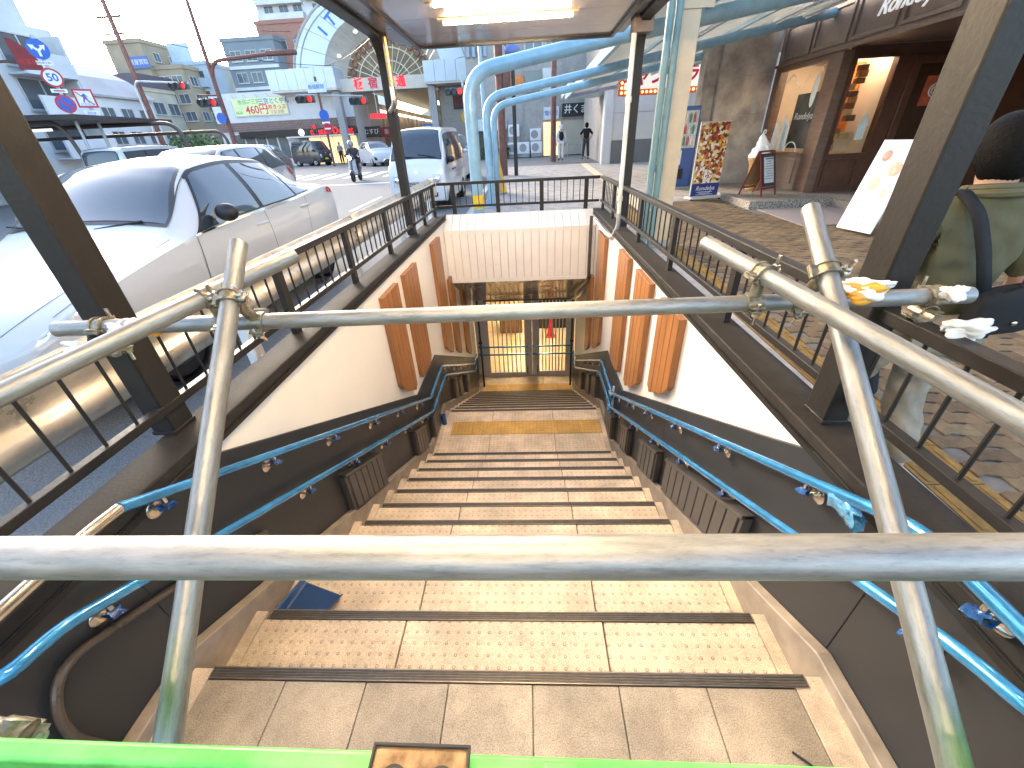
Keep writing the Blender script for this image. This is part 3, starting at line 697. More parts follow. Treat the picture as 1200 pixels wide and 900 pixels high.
p5 = (Vector((0.6077, 1.3743, 1.3395)), Vector((0.8402, 0.5550, 1.2195))); p5 = (p5[0], p5[1]+(p5[1]-p5[0]).normalized()*.6); spipe('weathered galvanised pipe sloping out over the shop-side railing', *p5)
p6 = ((-1.47, 1.10, 1.214), (1.30, 1.15, 1.214))
spipe('galvanised cross pipe resting on both railings', *p6)
def ringseg(b, c, ax, u, r0, r1, w_, a0, a1, n=14):      # bent flat bar round a pipe
    v = ax.cross(u); k = len(b.v)
    for i in range(n+1):
        an = a0+(a1-a0)*i/n; d = u*math.cos(an)+v*math.sin(an)
        for rr in (r0, r1):
            for s in (-.5, .5): b.v.append(tuple(c+d*rr+ax*w_*s))
    for i in range(n):
        o = k+i*4
        for p_, q_ in ((0, 1), (1, 3), (3, 2), (2, 0)): b.f.append((o+p_, o+q_, o+4+q_, o+4+p_))
    b.f.append((k, k+2, k+3, k+1)); e_ = k+n*4; b.f.append((e_, e_+1, e_+3, e_+2))
def clamp(lab, c, ax1, ax2, c2=None, k=1.0):
    c = Vector(c); c2 = Vector(c2) if c2 is not None else c; ax1 = Vector(ax1).normalized(); ax2 = Vector(ax2).normalized()
    t = thing('pipe_clamp', lab, 'clamp', c, group='scaffold couplers'); link_d = c2-c
    for cc, ax, to in ((c, ax1, link_d), (c2, ax2, -link_d)):
        u = to-ax*to.dot(ax); u = u.normalized() if u.length > 1e-4 else ax.orthogonal().normalized(); v = ax.cross(u)
        b = MB(); ringseg(b, cc, ax, u, RP+.0008, RP+.005, .046, -1.65, 1.65); jaw = at0(b.build('jaw', clamp_m, bev=.001, seg=1), t)
        b = MB(); ringseg(b, cc, ax, u, RP+.0008, RP+.0055, .034, 1.72, 2*math.pi-1.72)
        for sg in (-1, 1):           # stiffening beads
            ringseg(b, cc+ax*sg*.0145, ax, u, RP+.005, RP+.0095, .005, 1.80, 2*math.pi-1.80)
        cap = b.build('strap', clamp_m, bev=.0008, seg=1); cap.parent = jaw
        for sg in (-1, 1):
            base = cc+v*sg*(RP+.012)-u*.002
            b = MB(); b.mbox(frame_of(base-u*.006, v, ax), .018, .034, .0045); b.mbox(frame_of(base+u*.006, v, ax), .018, .04, .0045); pl = b.build('lug', clamp_m, bev=.0008, seg=1); pl.parent = jaw
        bb = cc+v*(RP+.014); b = MB(); b.tube([bb+u*.016, bb-u*.05], .0052, 10); b.tube([bb-u*.012, bb-u*.023], .0105, 6); b.tube([bb-u*.0105, bb-u*.012], .0135, 14); bo = b.build('bolt', steel_m); bo.parent = jaw
        bb = cc-v*(RP+.014); b = MB(); b.tube([bb-ax*.02, bb+ax*.02], .007, 10); bo = b.build('hinge_pin', clamp_m); bo.parent = jaw
    if link_d.length > .03:
        d = link_d.normalized(); b = MB(); b.tube([c+d*(RP+.004), c2-d*(RP+.004)], .016, 16); at0(b.build('rivet', clamp_m), t)
def near_pts(p, q, u, v):
    p, q, u, v = map(Vector, (p, q, u, v)); d1, d2 = q-p, v-u; r_ = p-u
    a, b_, c_ = d1.dot(d1), d1.dot(d2), d2.dot(d2); d_, e_ = d1.dot(r_), d2.dot(r_); den = a*c_-b_*b_
    s = (b_*e_-c_*d_)/den; tt = (a*e_-b_*d_)/den; return p+d1*s, u+d2*tt
for lab, A, B in (('zinc coupler joining the cross pipe to the road-side sloping pipe', p6, p4), ('zinc coupler on the road-side raking post at the cross pipe', A2, p6),
                  ('zinc coupler joining the cross pipe to the shop-side sloping pipe', p6, p5), ('zinc coupler on the shop-side raking post at the cross pipe', A3, p6)):
    x, y = near_pts(*A, *B); clamp(lab, x, A[1]-A[0] if not isinstance(A[0], tuple) else Vector(A[1])-Vector(A[0]), Vector(B[1])-Vector(B[0]), y)
d6 = Vector(p6[1])-Vector(p6[0])
clamp('zinc coupler gripping the cross pipe on the shop-side railing', (1.19, 1.148, 1.214), d6, (0, 1, 0), (1.19, 1.148, 1.165))
clamp('zinc coupler gripping the cross pipe on the road-side railing', (-1.32, 1.103, 1.214), d6, (0, 1, 0), (-1.32, 1.103, 1.150))
# crumpled cloth and tape at the pipe ends
rag_m = mat('white cloth', (.72, .70, .66), .8, 0, .08, 20); tape_m = mat('orange tape', (.78, .36, .03), .45, 0, .2, 15)
def rag(lab, c, s, seed, m_=rag_m, sx=1.0, n=18, cat_='cloth'):
    rnd = random.Random(seed); b = MB(); ph = [rnd.uniform(0, 6) for _ in range(6)]
    def fn(u, v):
        a_ = u*2*math.pi; th = v*math.pi; rr = s*(.75+.22*math.sin(3*a_+ph[0]+2*th)+.14*math.sin(5*th+ph[1]+a_)+.09*math.sin(7*a_+ph[2]+3*th)*math.sin(th)+.05*math.sin(13*a_+ph[3]-5*th))
        return (c[0]+rr*sx*math.cos(th), c[1]+rr*.8*math.sin(th)*math.cos(a_), c[2]+rr*.75*math.sin(th)*math.sin(a_)-.25*s*math.sin(th)**2)
    b.grid(fn, 44, 44); return tag(b.build('cloth_rag', m_, ang=180), lab, cat_)
rag('white cloth wrapped round the cross pipe by the road-side column', (-1.24, 1.09, 1.222), .052, 11, sx=.9)
rag('orange tape round the cross pipe inside the road-side cloth', (-1.165, 1.105, 1.21), .034, 12, tape_m, .9, cat_='tape')
rag('black rubber wrap on the cross pipe outside the road-side railing', (-1.325, 1.095, 1.20), .045, 15, rubber_m, .8, cat_='wrap')
rag('pale cloth drooping over the road-side top rail', (-1.42, 1.10, 1.155), .045, 19, sx=1.5)
rag('folded white and orange wrap on the shop-side raking post', (.93, 1.08, 1.275), .045, 21, sx=1.7)
rag('orange tape strip across the shop-side wrap', (.925, 1.07, 1.268), .042, 22, tape_m, 1.55, cat_='tape')
rag('white glove-like rag on the cross pipe against the shop-side column', (1.20, 1.10, 1.245), .034, 31)
rag('white cloth hanging over the shop-side top rail', (1.225, 1.04, 1.163), .05, 33, sx=1.3)
# pale lime barrier bar with a light block
green_m = mat('green plastic', (.075, .42, .07), .4, 0, .2, 7, c2=(.16, .60, .14), coat=.1, bump=.15, bsc=60, det=10)
t = thing('barrier_bar', 'bright green plastic barrier bar across the foot of the picture', 'barrier', (-.03, .172, .9))
g0, g1 = Vector((-1.0, .178, .979)), Vector((1.0, .196, .858)); dx_ = (g1-g0).normalized()
M = frame_of((g0+g1)/2+Vector((0, -.013, -.085)), dx_, (0, 0, 1))
b = MB(); b.mbox(M, (g1-g0).length, .17, .026); at0(b.build('bar', green_m, bev=.006), t)
b = MB(); b.mbox(M @ Matrix.Translation((.045, .09, .012)), .048, .016, .03); at0(b.build('moulded_lug', green_m, bev=.003), t)
b = MB(); b.mbox(M @ Matrix.Translation((.3, .0, .0135)), .4, .08, .002); at0(b.build('moulded_panel', green_m, bev=.001), t)
t = thing('light_block', 'smoked brown plastic light block with two round holes on the green bar', 'warning light', (-.18, .19, .95))
Mb = M @ Matrix.Translation((-.145, .088, .026))
smk = mat('smoked plastic', (.10, .055, .022), .12, 0, .6, 12, c2=(.34, .22, .11), coat=.6)
b = MB(); b.mbox(Mb, .128, .06, .07); at0(b.build('case', smk, bev=.006), t)
b = MB()
for x0, x1, z0, z1 in ((-.066, .066, .033, .037), (-.066, .066, -.037, -.033), (-.066, -.062, -.033, .033), (.062, .066, -.033, .033)):
    b.mbox(Mb @ Matrix.Translation(((x0+x1)/2, .03, (z0+z1)/2)), x1-x0, .006, z1-z0)
at0(b.build('rim', black_m, bev=.001), t)
for x in (-.031, .031):
    Mh = Mb @ Matrix.Translation((x, .0302, .004)) @ Matrix.Rotation(-math.pi/2, 4, 'X')
    b = MB(); b.lathe([(.019, 0), (.019, .0035), (.015, .0035), (.0145, -.004), (.002, -.005)], 20, M=Mh); at0(b.build('hole', black_m), t)
# pipe stub and coupler low at the road side, board low at the shop side
spipe('short pipe stub low down by the road-side wall', Vector((-1.0818, 0.2474, 0.7778)), Vector((-0.9692, 0.2476, 0.7319)))
clamp('zinc coupler on the short pipe stub low by the road-side wall', Vector((-0.9789, 0.2482, 0.7336)), Vector((-0.9692, 0.2476, 0.7319))-Vector((-1.0818, 0.2474, 0.7778)), (0, 1, .3), k=1)
b = MB(); b.mbox(Matrix.Translation((.915, .16, .52)) @ Matrix.Rotation(R(14), 4, 'Z'), .2, .22, .02); tag(b.build('plywood_board', mat('plywood', (.36, .26, .15), .7, 0, .25, 6)), 'tan plywood board low by the shop-side wall', 'board')
clamp('zinc coupler lying on the plywood board', (.90, .14, .565), (0, 1, .2), (1, .2, 0))

# ================================================================ guard rail between parapet and road
t = thing('guard_rail', 'beige corrugated steel guard rail between the parapet and the white sedan', 'guard rail', (-2.0, 4, 0))
gr_m = mat('beige guard rail paint', (.55, .47, .37), .3, .25, .2, 4, coat=.3, c2=(.6, .54, .46))
def wprof():
    pr = []
    for i in range(25):
        u = i/24; z = -.175+.35*u; x = .022*math.cos(u*4*math.pi)+.0; pr.append((x, z))
    return pr
wp = wprof()
for s in range(5):
    y0 = -1.6+s*2.15; y1 = y0+2.14; b = MB()
    def fn(u, v):
        i = min(24, int(round(v*24))); x, z = wp[i]; y = y0+(y1-y0)*u; return (-2.0-x, y, .785+.012*y+z)
    b.grid(fn, 8, 24, flip=True); o = at0(b.build('beam', gr_m, ang=60), t); sm = o.modifiers.new('solid', 'SOLIDIFY'); sm.thickness = .004
    yp = y1-.05; zc_ = .785+.012*yp
    b = MB(); b.box(-2.11, -2.035, yp-.05, yp+.05, rz_(yp), zc_+.12); at0(b.build('post', white_m, bev=.006), t)
    for dz in (-.09, .0, .09):
        b = MB(); b.lathe([(.016, 0), (.014, .006), (.004, .009)], 10, M=Matrix.Translation((-1.975-.0, yp-.03, zc_+dz)) @ Matrix.Rotation(math.pi/2, 4, 'Y')); at0(b.build('bolt', rust_m), t)
b = MB(); b.box(-2.05, -1.93, 9.13, 9.42, .73, 1.06); at0(b.build('end_box', gr_m, bev=.02), t)

# ================================================================ arcade frames in light blue tube
def arc_z(x): return 2.93+.128*(x-1.3)
k = 0
for y, x0, zt in ((8.0, -.90, 2.70), (11.0, -.90, 2.60), (13.4, -.90, 2.58)):
    dz = zt-2.70
    lab = 'light blue bent tube arcade frame, %s from the stairwell' % ORD[k]; k += 1
    t = thing('blue_portal', lab, 'portal', (x0, y, gz(y)), group='light blue arcade frames')
    rad = .105 if y < 9 else .085
    pts = fillet([(x0, y, gz(y)), (x0, y, 2.62+dz), (1.3, y, 2.93+dz), (6.35, y, arc_z(6.35)+dz+(.12 if y > 9 else 0))], .42, 9)
    at0(MB().tube(pts, rad, 16).build('tube', skyblue_m), t)
    at0(MB().lathe([(rad+.06, 0), (rad+.06, .02), (rad+.005, .025)], 16, (x0, y, gz(y))).build('base_flange', skyblue_m), t)
    if y < 9: at0(MB().tube([(x0, y, .62), (x0, y, .85)], rad+.002, 16, False).build('yellow_sticker', mat('yellow tape', (.7, .5, .05), .5)), t)
t = thing('arcade_roof', 'white corrugated arcade roof on light blue purlins over the pavement', 'roof', (4, 12, 3.3))
poly_m = mat('translucent roof sheet', (.80, .80, .74), .5, 0, .06, 3, trans=.55)
for s in range(10):
    y0 = 7.0+s*1.3; b = MB()
    def fn(u, v): 
        x = 1.75+4.3*u; y = y0+1.29*v; return (x, y, arc_z(x)+.17+.014*math.sin(y*2*math.pi/.16))
    b.grid(fn, 4, 66); o = at0(b.build('roof_sheet', poly_m, ang=70), t); sm = o.modifiers.new('solid', 'SOLIDIFY'); sm.thickness = .003
for x in (1.75, 2.7, 3.6, 4.5, 5.35, 6.0): at0(MB().box(x-.03, x+.03, 7.0, 20, arc_z(x)+.085, arc_z(x)+.15).build('purlin', skyblue_m, smooth=False), t)
at0(MB().prism([(1.6, arc_z(1.6)+.05), (1.6, arc_z(1.6)+.24), (6.05, arc_z(6.05)+.24), (6.05, arc_z(6.05)+.05)], 'y', 19.9, 20).build('end_board', mat('lilac board', (.40, .42, .62), .5), smooth=False), t)
at0(MB().box(1.60, 1.66, 7.0, 20, arc_z(1.6)+.02, arc_z(1.6)+.22).build('gutter', skyblue_m, bev=.01), t)
for i, (x, y) in enumerate(((5.0, 8.4), (5.0, 10.0), (5.0, 11.6), (5.65, 8.6), (5.65, 10.2), (3.3, 9.2))):
    f = thing('arcade_strip_light', '%s white strip light under the arcade roof' % ORD[i], 'lamp', (x, y, arc_z(x)), group='arcade strip lights')
    at0(MB().box(x-.05, x+.05, y-.65, y+.65, arc_z(x)+.03, arc_z(x)+.085).build('housing', white_m, bev=.004), f)
    at0(MB().tube([(x, y-.6, arc_z(x)+.01), (x, y+.6, arc_z(x)+.01)], .016, 8).build('tube', mat('unlit tube', (.85, .85, .83), .3)), f)
# beige post with a beam, teal downpipes
t = thing('beige_post', 'beige boxed post with a beam standing behind the shop-side railing', 'post', (2.02, 6.6, gz(6.6)))
at0(MB().box(1.93, 2.16, 6.5, 6.72, gz(6.6), 3.28).build('post', beige_m, bev=.006), t)
at0(MB().box(1.9, 6.0, 6.5, 6.72, 3.05, 3.28).build('beam', beige_m, bev=.006), t)
at0(MB().box(1.92, 2.3, 6.485, 6.5, 2.92, 3.29).build('gusset', beige_m, bev=.003), t)
at0(MB().box(1.91, 2.18, 6.48, 6.74, gz(6.6), gz(6.6)+.1).build('foot', conc_m, bev=.01), t)
for i, (x, y) in enumerate(((1.775, 6.45), (1.88, 6.46))):
    b = MB(); b.tube([(x, y, gz(y)), (x, y, 3.3)], .046, 14); b.tube([(x, y, 1.2), (x, y, 1.28)], .052, 14); b.tube([(x, y, 2.3), (x, y, 2.38)], .052, 14)
    tag(b.build('teal_downpipe', teal_m), ('outer' if i == 0 else 'inner')+' teal downpipe beside the beige post', 'pipe')
# ================================================================ vehicles
def pchip(xs, ys, x):
    n = len(xs); i = 0
    while i < n-2 and x > xs[i+1]: i += 1
    h = [xs[k+1]-xs[k] for k in range(n-1)]; d = [(ys[k+1]-ys[k])/h[k] for k in range(n-1)]
    def sl(k):
        if k == 0: return d[0]
        if k == n-1: return d[-1]
        return 0 if d[k-1]*d[k] <= 0 else 2*d[k-1]*d[k]/(d[k-1]+d[k])
    t = (x-xs[i])/h[i]; t = max(0, min(1, t)); m0, m1 = sl(i)*h[i], sl(i+1)*h[i]
    return (2*t**3-3*t*t+1)*ys[i]+(t**3-2*t*t+t)*m0+(-2*t**3+3*t*t)*ys[i+1]+(t**3-t*t)*m1
class Body:
    """half section: sill, bulge, belt, roof edge, crown -- lofted along the length"""
    def __init__(s, st):
        s.st = st; s.y = [q[0] for q in st]; s.c = [[q[1+k] for q in st] for k in range(9)]
    def par(s, y): return [pchip(s.y, s.c[k], y) for k in range(9)]
    def pt(s, y, v):
        w0, z0, w1, z1, w2, z2, w3, z3, z4 = s.par(y); sg = 1
        if v > 4: v = 8-v; sg = -1
        if v <= 2:
            t = v/2; k = 2*w1-.5*(w0+w2); kz = 2*z1-.5*(z0+z2)
            x = (1-t)**2*w0+2*t*(1-t)*k+t*t*w2; z = (1-t)**2*z0+2*t*(1-t)*kz+t*t*z2
        elif v <= 3:
            t = v-2; x = w2+(w3-w2)*t+.03*math.sin(math.pi*t)*min(1, (z3-z2)/.3); z = z2+(z3-z2)*t
        else:
            t = v-3; x = w3*(1-t); z = z3+(z4-z3)*(1-(1-t)**2)
            r_ = .25
            if t < r_: z -= (z3-z2)*.06*(1-t/r_)**2
        return Vector((x*sg, y, z))
    def nrm(s, y, v):
        e = .01; a = s.pt(min(y+e, s.y[-1]), v)-s.pt(max(y-e, s.y[0]), v); c = s.pt(y, min(v+e, 8))-s.pt(y, max(v-e, 0)); n_ = a.cross(c)
        if n_.length < 1e-9: return Vector((0, 0, 1))
        n_.normalize(); return n_
    def shell(s, ny=120, nv=64):
        b = MB(); ya, yb = s.y[0], s.y[-1]; ys = sorted(set([ya+(yb-ya)*i/ny for i in range(ny+1)]+[ya+.02, ya+.05, yb-.02, yb-.05]))
        n = len(ys)-1; k = 0
        for i, y in enumerate(ys):
            for j in range(nv+1): b.v.append(tuple(s.pt(y, 8*j/nv)))
        for i in range(n):
            for j in range(nv): b.f.append((i*(nv+1)+j, (i+1)*(nv+1)+j, (i+1)*(nv+1)+j+1, i*(nv+1)+j+1))
        b.f.append(tuple(range(nv+1))); e = n*(nv+1); b.f.append(tuple(range(e, e+nv+1))[::-1])
        for i in range(n): b.f.append((i*(nv+1), i*(nv+1)+nv, (i+1)*(nv+1)+nv, (i+1)*(nv+1)))
        return b
    def patch(s, cs, nu=10, nv=6, off=.004, mirror=False):
        b = MB()
        for mir in ((False, True) if mirror else (False,)):
            def fn(u, w_):
                y = (cs[0][0]*(1-u)+cs[1][0]*u)*(1-w_)+(cs[3][0]*(1-u)+cs[2][0]*u)*w_; v = (cs[0][1]*(1-u)+cs[1][1]*u)*(1-w_)+(cs[3][1]*(1-u)+cs[2][1]*u)*w_
                p = s.pt(y, v)+s.nrm(y, v)*off
                if mir: p.x = -p.x
                return p
            b.grid(fn, nu, nv, flip=mir)
        return b
def car_paint(n, c, metal=.3): return mat(n, c, .3, metal, 0, 3, coat=1.0)
tyre_m = mat('tyre', (.02, .02, .021), .75, 0, .2, 30); rim_m = mat('alloy rim', (.5, .5, .52), .25, .9, .05, 10)
lens_m = mat('headlamp lens', (.62, .66, .70), .08, .3, .15, 30, coat=.8); red_lens = mat('tail lamp', (.45, .02, .02), .15, 0, .1, 20, coat=.8)
def wheel(t, x, y, r_, s, wd=.19):
    M = Matrix.Translation((x, y, r_)) @ Matrix.Rotation(s*math.pi/2, 4, 'Y')
    tw = link('wheel', MB().lathe([(r_*.62, -wd/2), (r_*.93, -wd/2), (r_, -wd*.32), (r_, wd*.32), (r_*.93, wd/2), (r_*.66, wd/2), (r_*.62, wd*.3)], 24, M=M).mesh('tyre', tyre_m), t)
    b = MB(); b.lathe([(r_*.64, wd*.28), (r_*.63, wd*.45), (r_*.55, wd*.42), (r_*.5, wd*.30), (r_*.12, wd*.36), (.02, wd*.40)], 24, M=M)
    for k in range(5):
        an = 2*math.pi*k/5; b.mbox(M @ Matrix.Rotation(an, 4, 'Z') @ Matrix.Translation((r_*.34, 0, wd*.38)), r_*.5, r_*.13, .02)
    b.build('rim', rim_m, tw)
def vehicle(name, label, body, paint, loc, rz=0, wheels=(), wr=.31, glass=(), lamps=(), seams=(), extras=None, mirror=True, pitch=True, group=None, zs=1.0):
    t = thing(name, label, 'car', loc, rz, group)
    if pitch: t.rotation_euler = (math.atan(.022)*math.cos(rz), 0, rz)
    sh = body.shell(); o = sh.build('body', paint, t, ang=50)
    for y, x in wheels:
        for s in (-1, 1):
            # dark wheel arch recess ring and the wheel
            M = Matrix.Translation((s*(x+.012), y, wr+.01)) @ Matrix.Rotation(s*math.pi/2, 4, 'Y')
            a = MB(); a.lathe([(wr*1.17, -.20), (wr*1.17, .012), (wr*1.10, .014), (wr*1.08, -.20)], 24, M=M); a.build('wheel_arch', black_m, t)
            wheel(t, s*(x-.06), y, wr, s)
    def mirrored(q):
        q.v = [(-x, y, z) for x, y, z in q.v]; q.f = [f[::-1] for f in q.f]; return q
    for nm, cs, mir in glass:
        cy = sum(c[0] for c in cs)/4; cv = sum(c[1] for c in cs)/4
        seal = [(cy+(c[0]-cy)*1.05+(.02 if c[0] > cy else -.02), cv+(c[1]-cv)*1.06) for c in cs]
        for k in range(2 if mir else 1):
            g = body.patch(cs, 20, 14, .009); s_ = body.patch(seal, 20, 14, .006)
            if k: mirrored(g); mirrored(s_)
            o = g.build(nm, car_glass, t, ang=60); s_.build('window_seal', black_m, o, ang=60)
    for nm, cs, mir, m_ in lamps:
        for k in range(2 if mir else 1):
            g = body.patch(cs, 10, 6, .009)
            if k: mirrored(g)
            g.build(nm, m_, t, ang=60)
    b = MB()
    for (ya, va), (yb, vb) in seams:
        dy, dv = (.004, 0) if abs(yb-ya) < abs(vb-va)*.6 else (0, .012)
        for k in range(2):
            q = body.patch([(ya-dy, va-dv), (yb-dy, vb-dv), (yb+dy, vb+dv), (ya+dy, va+dv)], 10, 1, .0035)
            if k: mirrored(q)
            q.build('panel_gap', black_m, t)
    if extras: extras(t)
    t.scale = (1, 1, zs)
    return t
car_glass = mat('car glass', (.03, .037, .045), .03, 0, 0, spec=.9, coat=.6, ior=1.5)
def mirrors(t, x, y, z, m_, s=1.0, cover=None):
    for sg in (-1, 1):
        o = MB().ell((sg*(x+.10*s), y, z+.04), .11*s, .07*s, .075*s, 14, 8).build('door_mirror', m_, t)
        MB().tube([(sg*(x-.02), y+.02, z-.03), (sg*(x+.07), y, z)], [.035, .028], 8).build('mirror_stalk', cover or m_, o)
def handles(t, x, zs, paint):
    for y, z in zs:
        for sg in (-1, 1): MB().tube(fillet([(sg*(x-.01), y-.11, z), (sg*(x+.025), y-.09, z+.004), (sg*(x+.025), y+.09, z+.004), (sg*(x-.01), y+.11, z)], .03, 4), .013, 8).build('door_handle', paint, t)

# ---- white sedan, nose towards the camera
sed = Body([
 (0.00, .45, .24, .56, .40, .56, .56, .44, .60, .62),
 (0.10, .66, .20, .76, .46, .74, .64, .56, .69, .73),
 (0.32, .80, .19, .87, .52, .85, .73, .66, .785, .83),
 (0.70, .85, .18, .905, .57, .885, .82, .70, .87, .905),
 (1.10, .86, .18, .912, .60, .895, .885, .71, .935, .965),
 (1.42, .86, .18, .912, .62, .895, .925, .73, .985, 1.015),
 (1.55, .86, .18, .912, .63, .893, .94, .73, 1.04, 1.085),
 (2.00, .86, .18, .912, .64, .890, .96, .65, 1.335, 1.395),
 (2.20, .86, .18, .912, .65, .888, .965, .625, 1.42, 1.475),
 (2.75, .86, .18, .912, .66, .886, .975, .61, 1.455, 1.51),
 (3.30, .86, .18, .912, .67, .886, .985, .60, 1.425, 1.475),
 (3.60, .86, .19, .912, .69, .886, 1.0, .605, 1.33, 1.375),
 (4.10, .86, .20, .910, .71, .875, 1.03, .66, 1.115, 1.145),
 (4.32, .85, .21, .900, .72, .860, 1.035, .68, 1.08, 1.105),
 (4.62, .80, .24, .870, .72, .830, 1.0, .66, 1.05, 1.07),
 (4.76, .74, .28, .815, .70, .775, .94, .60, .985, 1.0),
 (4.82, .66, .32, .74, .66, .70, .86, .54, .90, .91)])
pearl = mat('pearl white', (.50, .52, .55), .36, .0, 0, 3, coat=.5)
def sedan_extra(t):
    mirrors(t, .90, 1.98, 1.03, black_m, 1.0, pearl); handles(t, .895, [(2.62, .87), (3.62, .90)], pearl)
    b = MB()
    for k in range(6): q = sed.patch([(.004+.0*k, .62+.14*k), (.004, .70+.14*k), (.06, .70+.14*k), (.06, .62+.14*k)], 2, 4, .012, True); b.add(q.v, q.f)
    b.build('grille', black_m, t)
    MB().box(-.165, .165, -.022, -.006, .34, .505).build('number_plate', white_m, t, bev=.003)
    q = MB()
    for s in (-1, 1): q.tube([(s*.12, 1.50, 1.045), (s*.62-.1, 1.56, 1.085)], .009, 6)
    q.build('wiper', black_m, t)
    MB().box(-.5, .5, 1.75, 2.0, .9, 1.0).build('dashboard', black_m, t)
    for k in range(2):
        q = sed.patch([(2.05, 2.93), (3.55, 2.93), (3.55, 3.02), (2.05, 3.02)], 14, 2, .006)
        if k: q.v = [(-x, y, z) for x, y, z in q.v]
        q.build('roof_strip', black_m, t)
    for k in range(2):
        q = sed.patch([(1.62, 1.99), (3.98, 1.99), (3.98, 2.04), (1.62, 2.04)], 16, 1, .011)
        if k: q.v = [(-x, y, z) for x, y, z in q.v]
        q.build('belt_trim', chrome_m, t)
vehicle('sedan', 'white pearl sedan parked beside the guard rail, nose towards the stairs', sed, pearl, (-3.83, 2.02, rz_(2.02)+.07), 0, [(.92, .86), (3.78, .86)], .325,
  [('windscreen', [(1.57, 3.03), (2.17, 3.03), (2.17, 4.97), (1.57, 4.97)], False), ('rear_window', [(3.42, 3.06), (4.06, 3.06), (4.06, 4.94), (3.42, 4.94)], False),
   ('front_door_window', [(1.69, 2.08), (2.70, 2.08), (2.70, 2.91), (2.10, 2.91)], True), ('rear_door_window', [(2.78, 2.08), (3.52, 2.08), (3.40, 2.90), (2.78, 2.90)], True), ('quarter_window', [(3.56, 2.1), (3.92, 2.12), (3.66, 2.75), (3.44, 2.90)], True)],
  [('headlamp', [(.10, 1.62), (.62, 1.83), (.62, 2.02), (.16, 2.05)], True, lens_m), ('tail_lamp', [(4.42, 1.72), (4.74, 1.66), (4.74, 2.02), (4.50, 2.02)], True, red_lens), ('lower_intake', [(.03, .55), (.14, .5), (.18, .95), (.04, .95)], True, black_m)],
  [((1.50, .3), (1.62, 1.95)), ((2.74, .3), (2.74, 1.98)), ((3.60, .5), (3.72, 1.95)), ((.30, 2.35), (1.42, 2.55)), ((4.30, 2.9), (4.62, 2.9)), ((.12, 2.9), (1.40, 2.97))], sedan_extra, zs=1.07)

# ---- silver wagon body shared by several cars
wag = Body([
 (0.00, .50, .26, .60, .44, .60, .66, .48, .74, .76),
 (0.10, .68, .22, .78, .50, .77, .76, .60, .84, .87),
 (0.40, .80, .20, .87, .58, .86, .88, .68, .95, .98),
 (0.95, .84, .20, .90, .62, .885, 1.0, .72, 1.07, 1.10),
 (1.12, .84, .20, .90, .63, .885, 1.02, .73, 1.14, 1.18),
 (1.75, .84, .20, .90, .65, .885, 1.04, .66, 1.55, 1.60),
 (1.95, .84, .20, .90, .66, .885, 1.05, .65, 1.62, 1.66),
 (2.90, .84, .20, .90, .67, .885, 1.07, .64, 1.65, 1.69),
 (3.70, .84, .20, .90, .68, .885, 1.09, .62, 1.61, 1.65),
 (4.05, .84, .22, .89, .70, .875, 1.10, .60, 1.52, 1.55),
 (4.32, .82, .25, .87, .72, .850, 1.08, .60, 1.22, 1.24),
 (4.42, .78, .28, .84, .68, .81, 1.0, .58, 1.08, 1.09),
 (4.48, .70, .32, .76, .62, .73, .88, .52, .92, .93)])
wag_gl = [('windscreen', [(1.15, 3.05), (1.90, 3.05), (1.90, 4.95), (1.15, 4.95)], False), ('rear_window', [(4.06, 3.1), (4.31, 3.1), (4.31, 4.9), (4.06, 4.9)], False),
  ('front_door_window', [(1.45, 2.08), (2.30, 2.08), (2.30, 2.90), (1.85, 2.90)], True), ('rear_door_window', [(2.38, 2.08), (3.2, 2.08), (3.2, 2.90), (2.38, 2.90)], True), ('quarter_window', [(3.28, 2.08), (4.1, 2.15), (3.85, 2.85), (3.28, 2.90)], True)]
def wag_lamps(tail=red_lens): return [('headlamp', [(.08, 1.6), (.55, 1.85), (.55, 2.15), (.12, 2.1)], True, lens_m), ('tail_lamp', [(4.18, 1.55), (4.41, 1.5), (4.39, 2.3), (4.12, 2.35)], True, tail), ('lower_grille', [(.02, .7), (.08, .7), (.1, 1.4), (.02, 1.4)], True, black_m)]
wag_se = [((1.25, .3), (1.35, 1.95)), ((2.34, .3), (2.34, 1.98)), ((3.24, .4), (3.24, 1.95))]
silver = car_paint('silver paint', (.42, .43, .45), .6)
def ex_w(p):
    def f(t): mirrors(t, .89, 1.5, 1.08, p, .9); handles(t, .89, [(2.2, .95), (3.1, .97)], p); MB().box(-.165, .165, -.02, -.004, .36, .52).build('number_plate', white_m, t, bev=.003)
    return f
vehicle('wagon', 'silver wagon in the second lane behind the white sedan', wag, silver, (-7.35, 8.1, rz_(8.1)+.06), R(1), [(.85, .85), (3.6, .85)], .32, wag_gl, wag_lamps(), wag_se, ex_w(silver))
blackp = car_paint('black paint', (.012, .013, .016), .2)
vehicle('black_wagon', 'black wagon abreast of the white sedan, cut off by the picture edge', wag, blackp, (-6.6, -1.55, .0-.09), R(0), [(.85, .85), (3.6, .85)], .33, wag_gl, wag_lamps(), wag_se, ex_w(blackp))
vehicle('dark_wagon', 'small dark car waiting beyond the silver wagon', wag, car_paint('grey paint', (.10, .11, .12), .4), (-10.9, 15.2, rz_(15)+.02), R(2), [(.85, .85), (3.6, .85)], .32, wag_gl, wag_lamps(), wag_se, ex_w(blackp))
vehicle('white_compact', 'white compact car queued behind the small white van', wag, pearl, (-3.35, 16.4, rz_(16.4)+.02), 0, [(.85, .85), (3.6, .85)], .32, wag_gl, wag_lamps(), wag_se, ex_w(pearl))

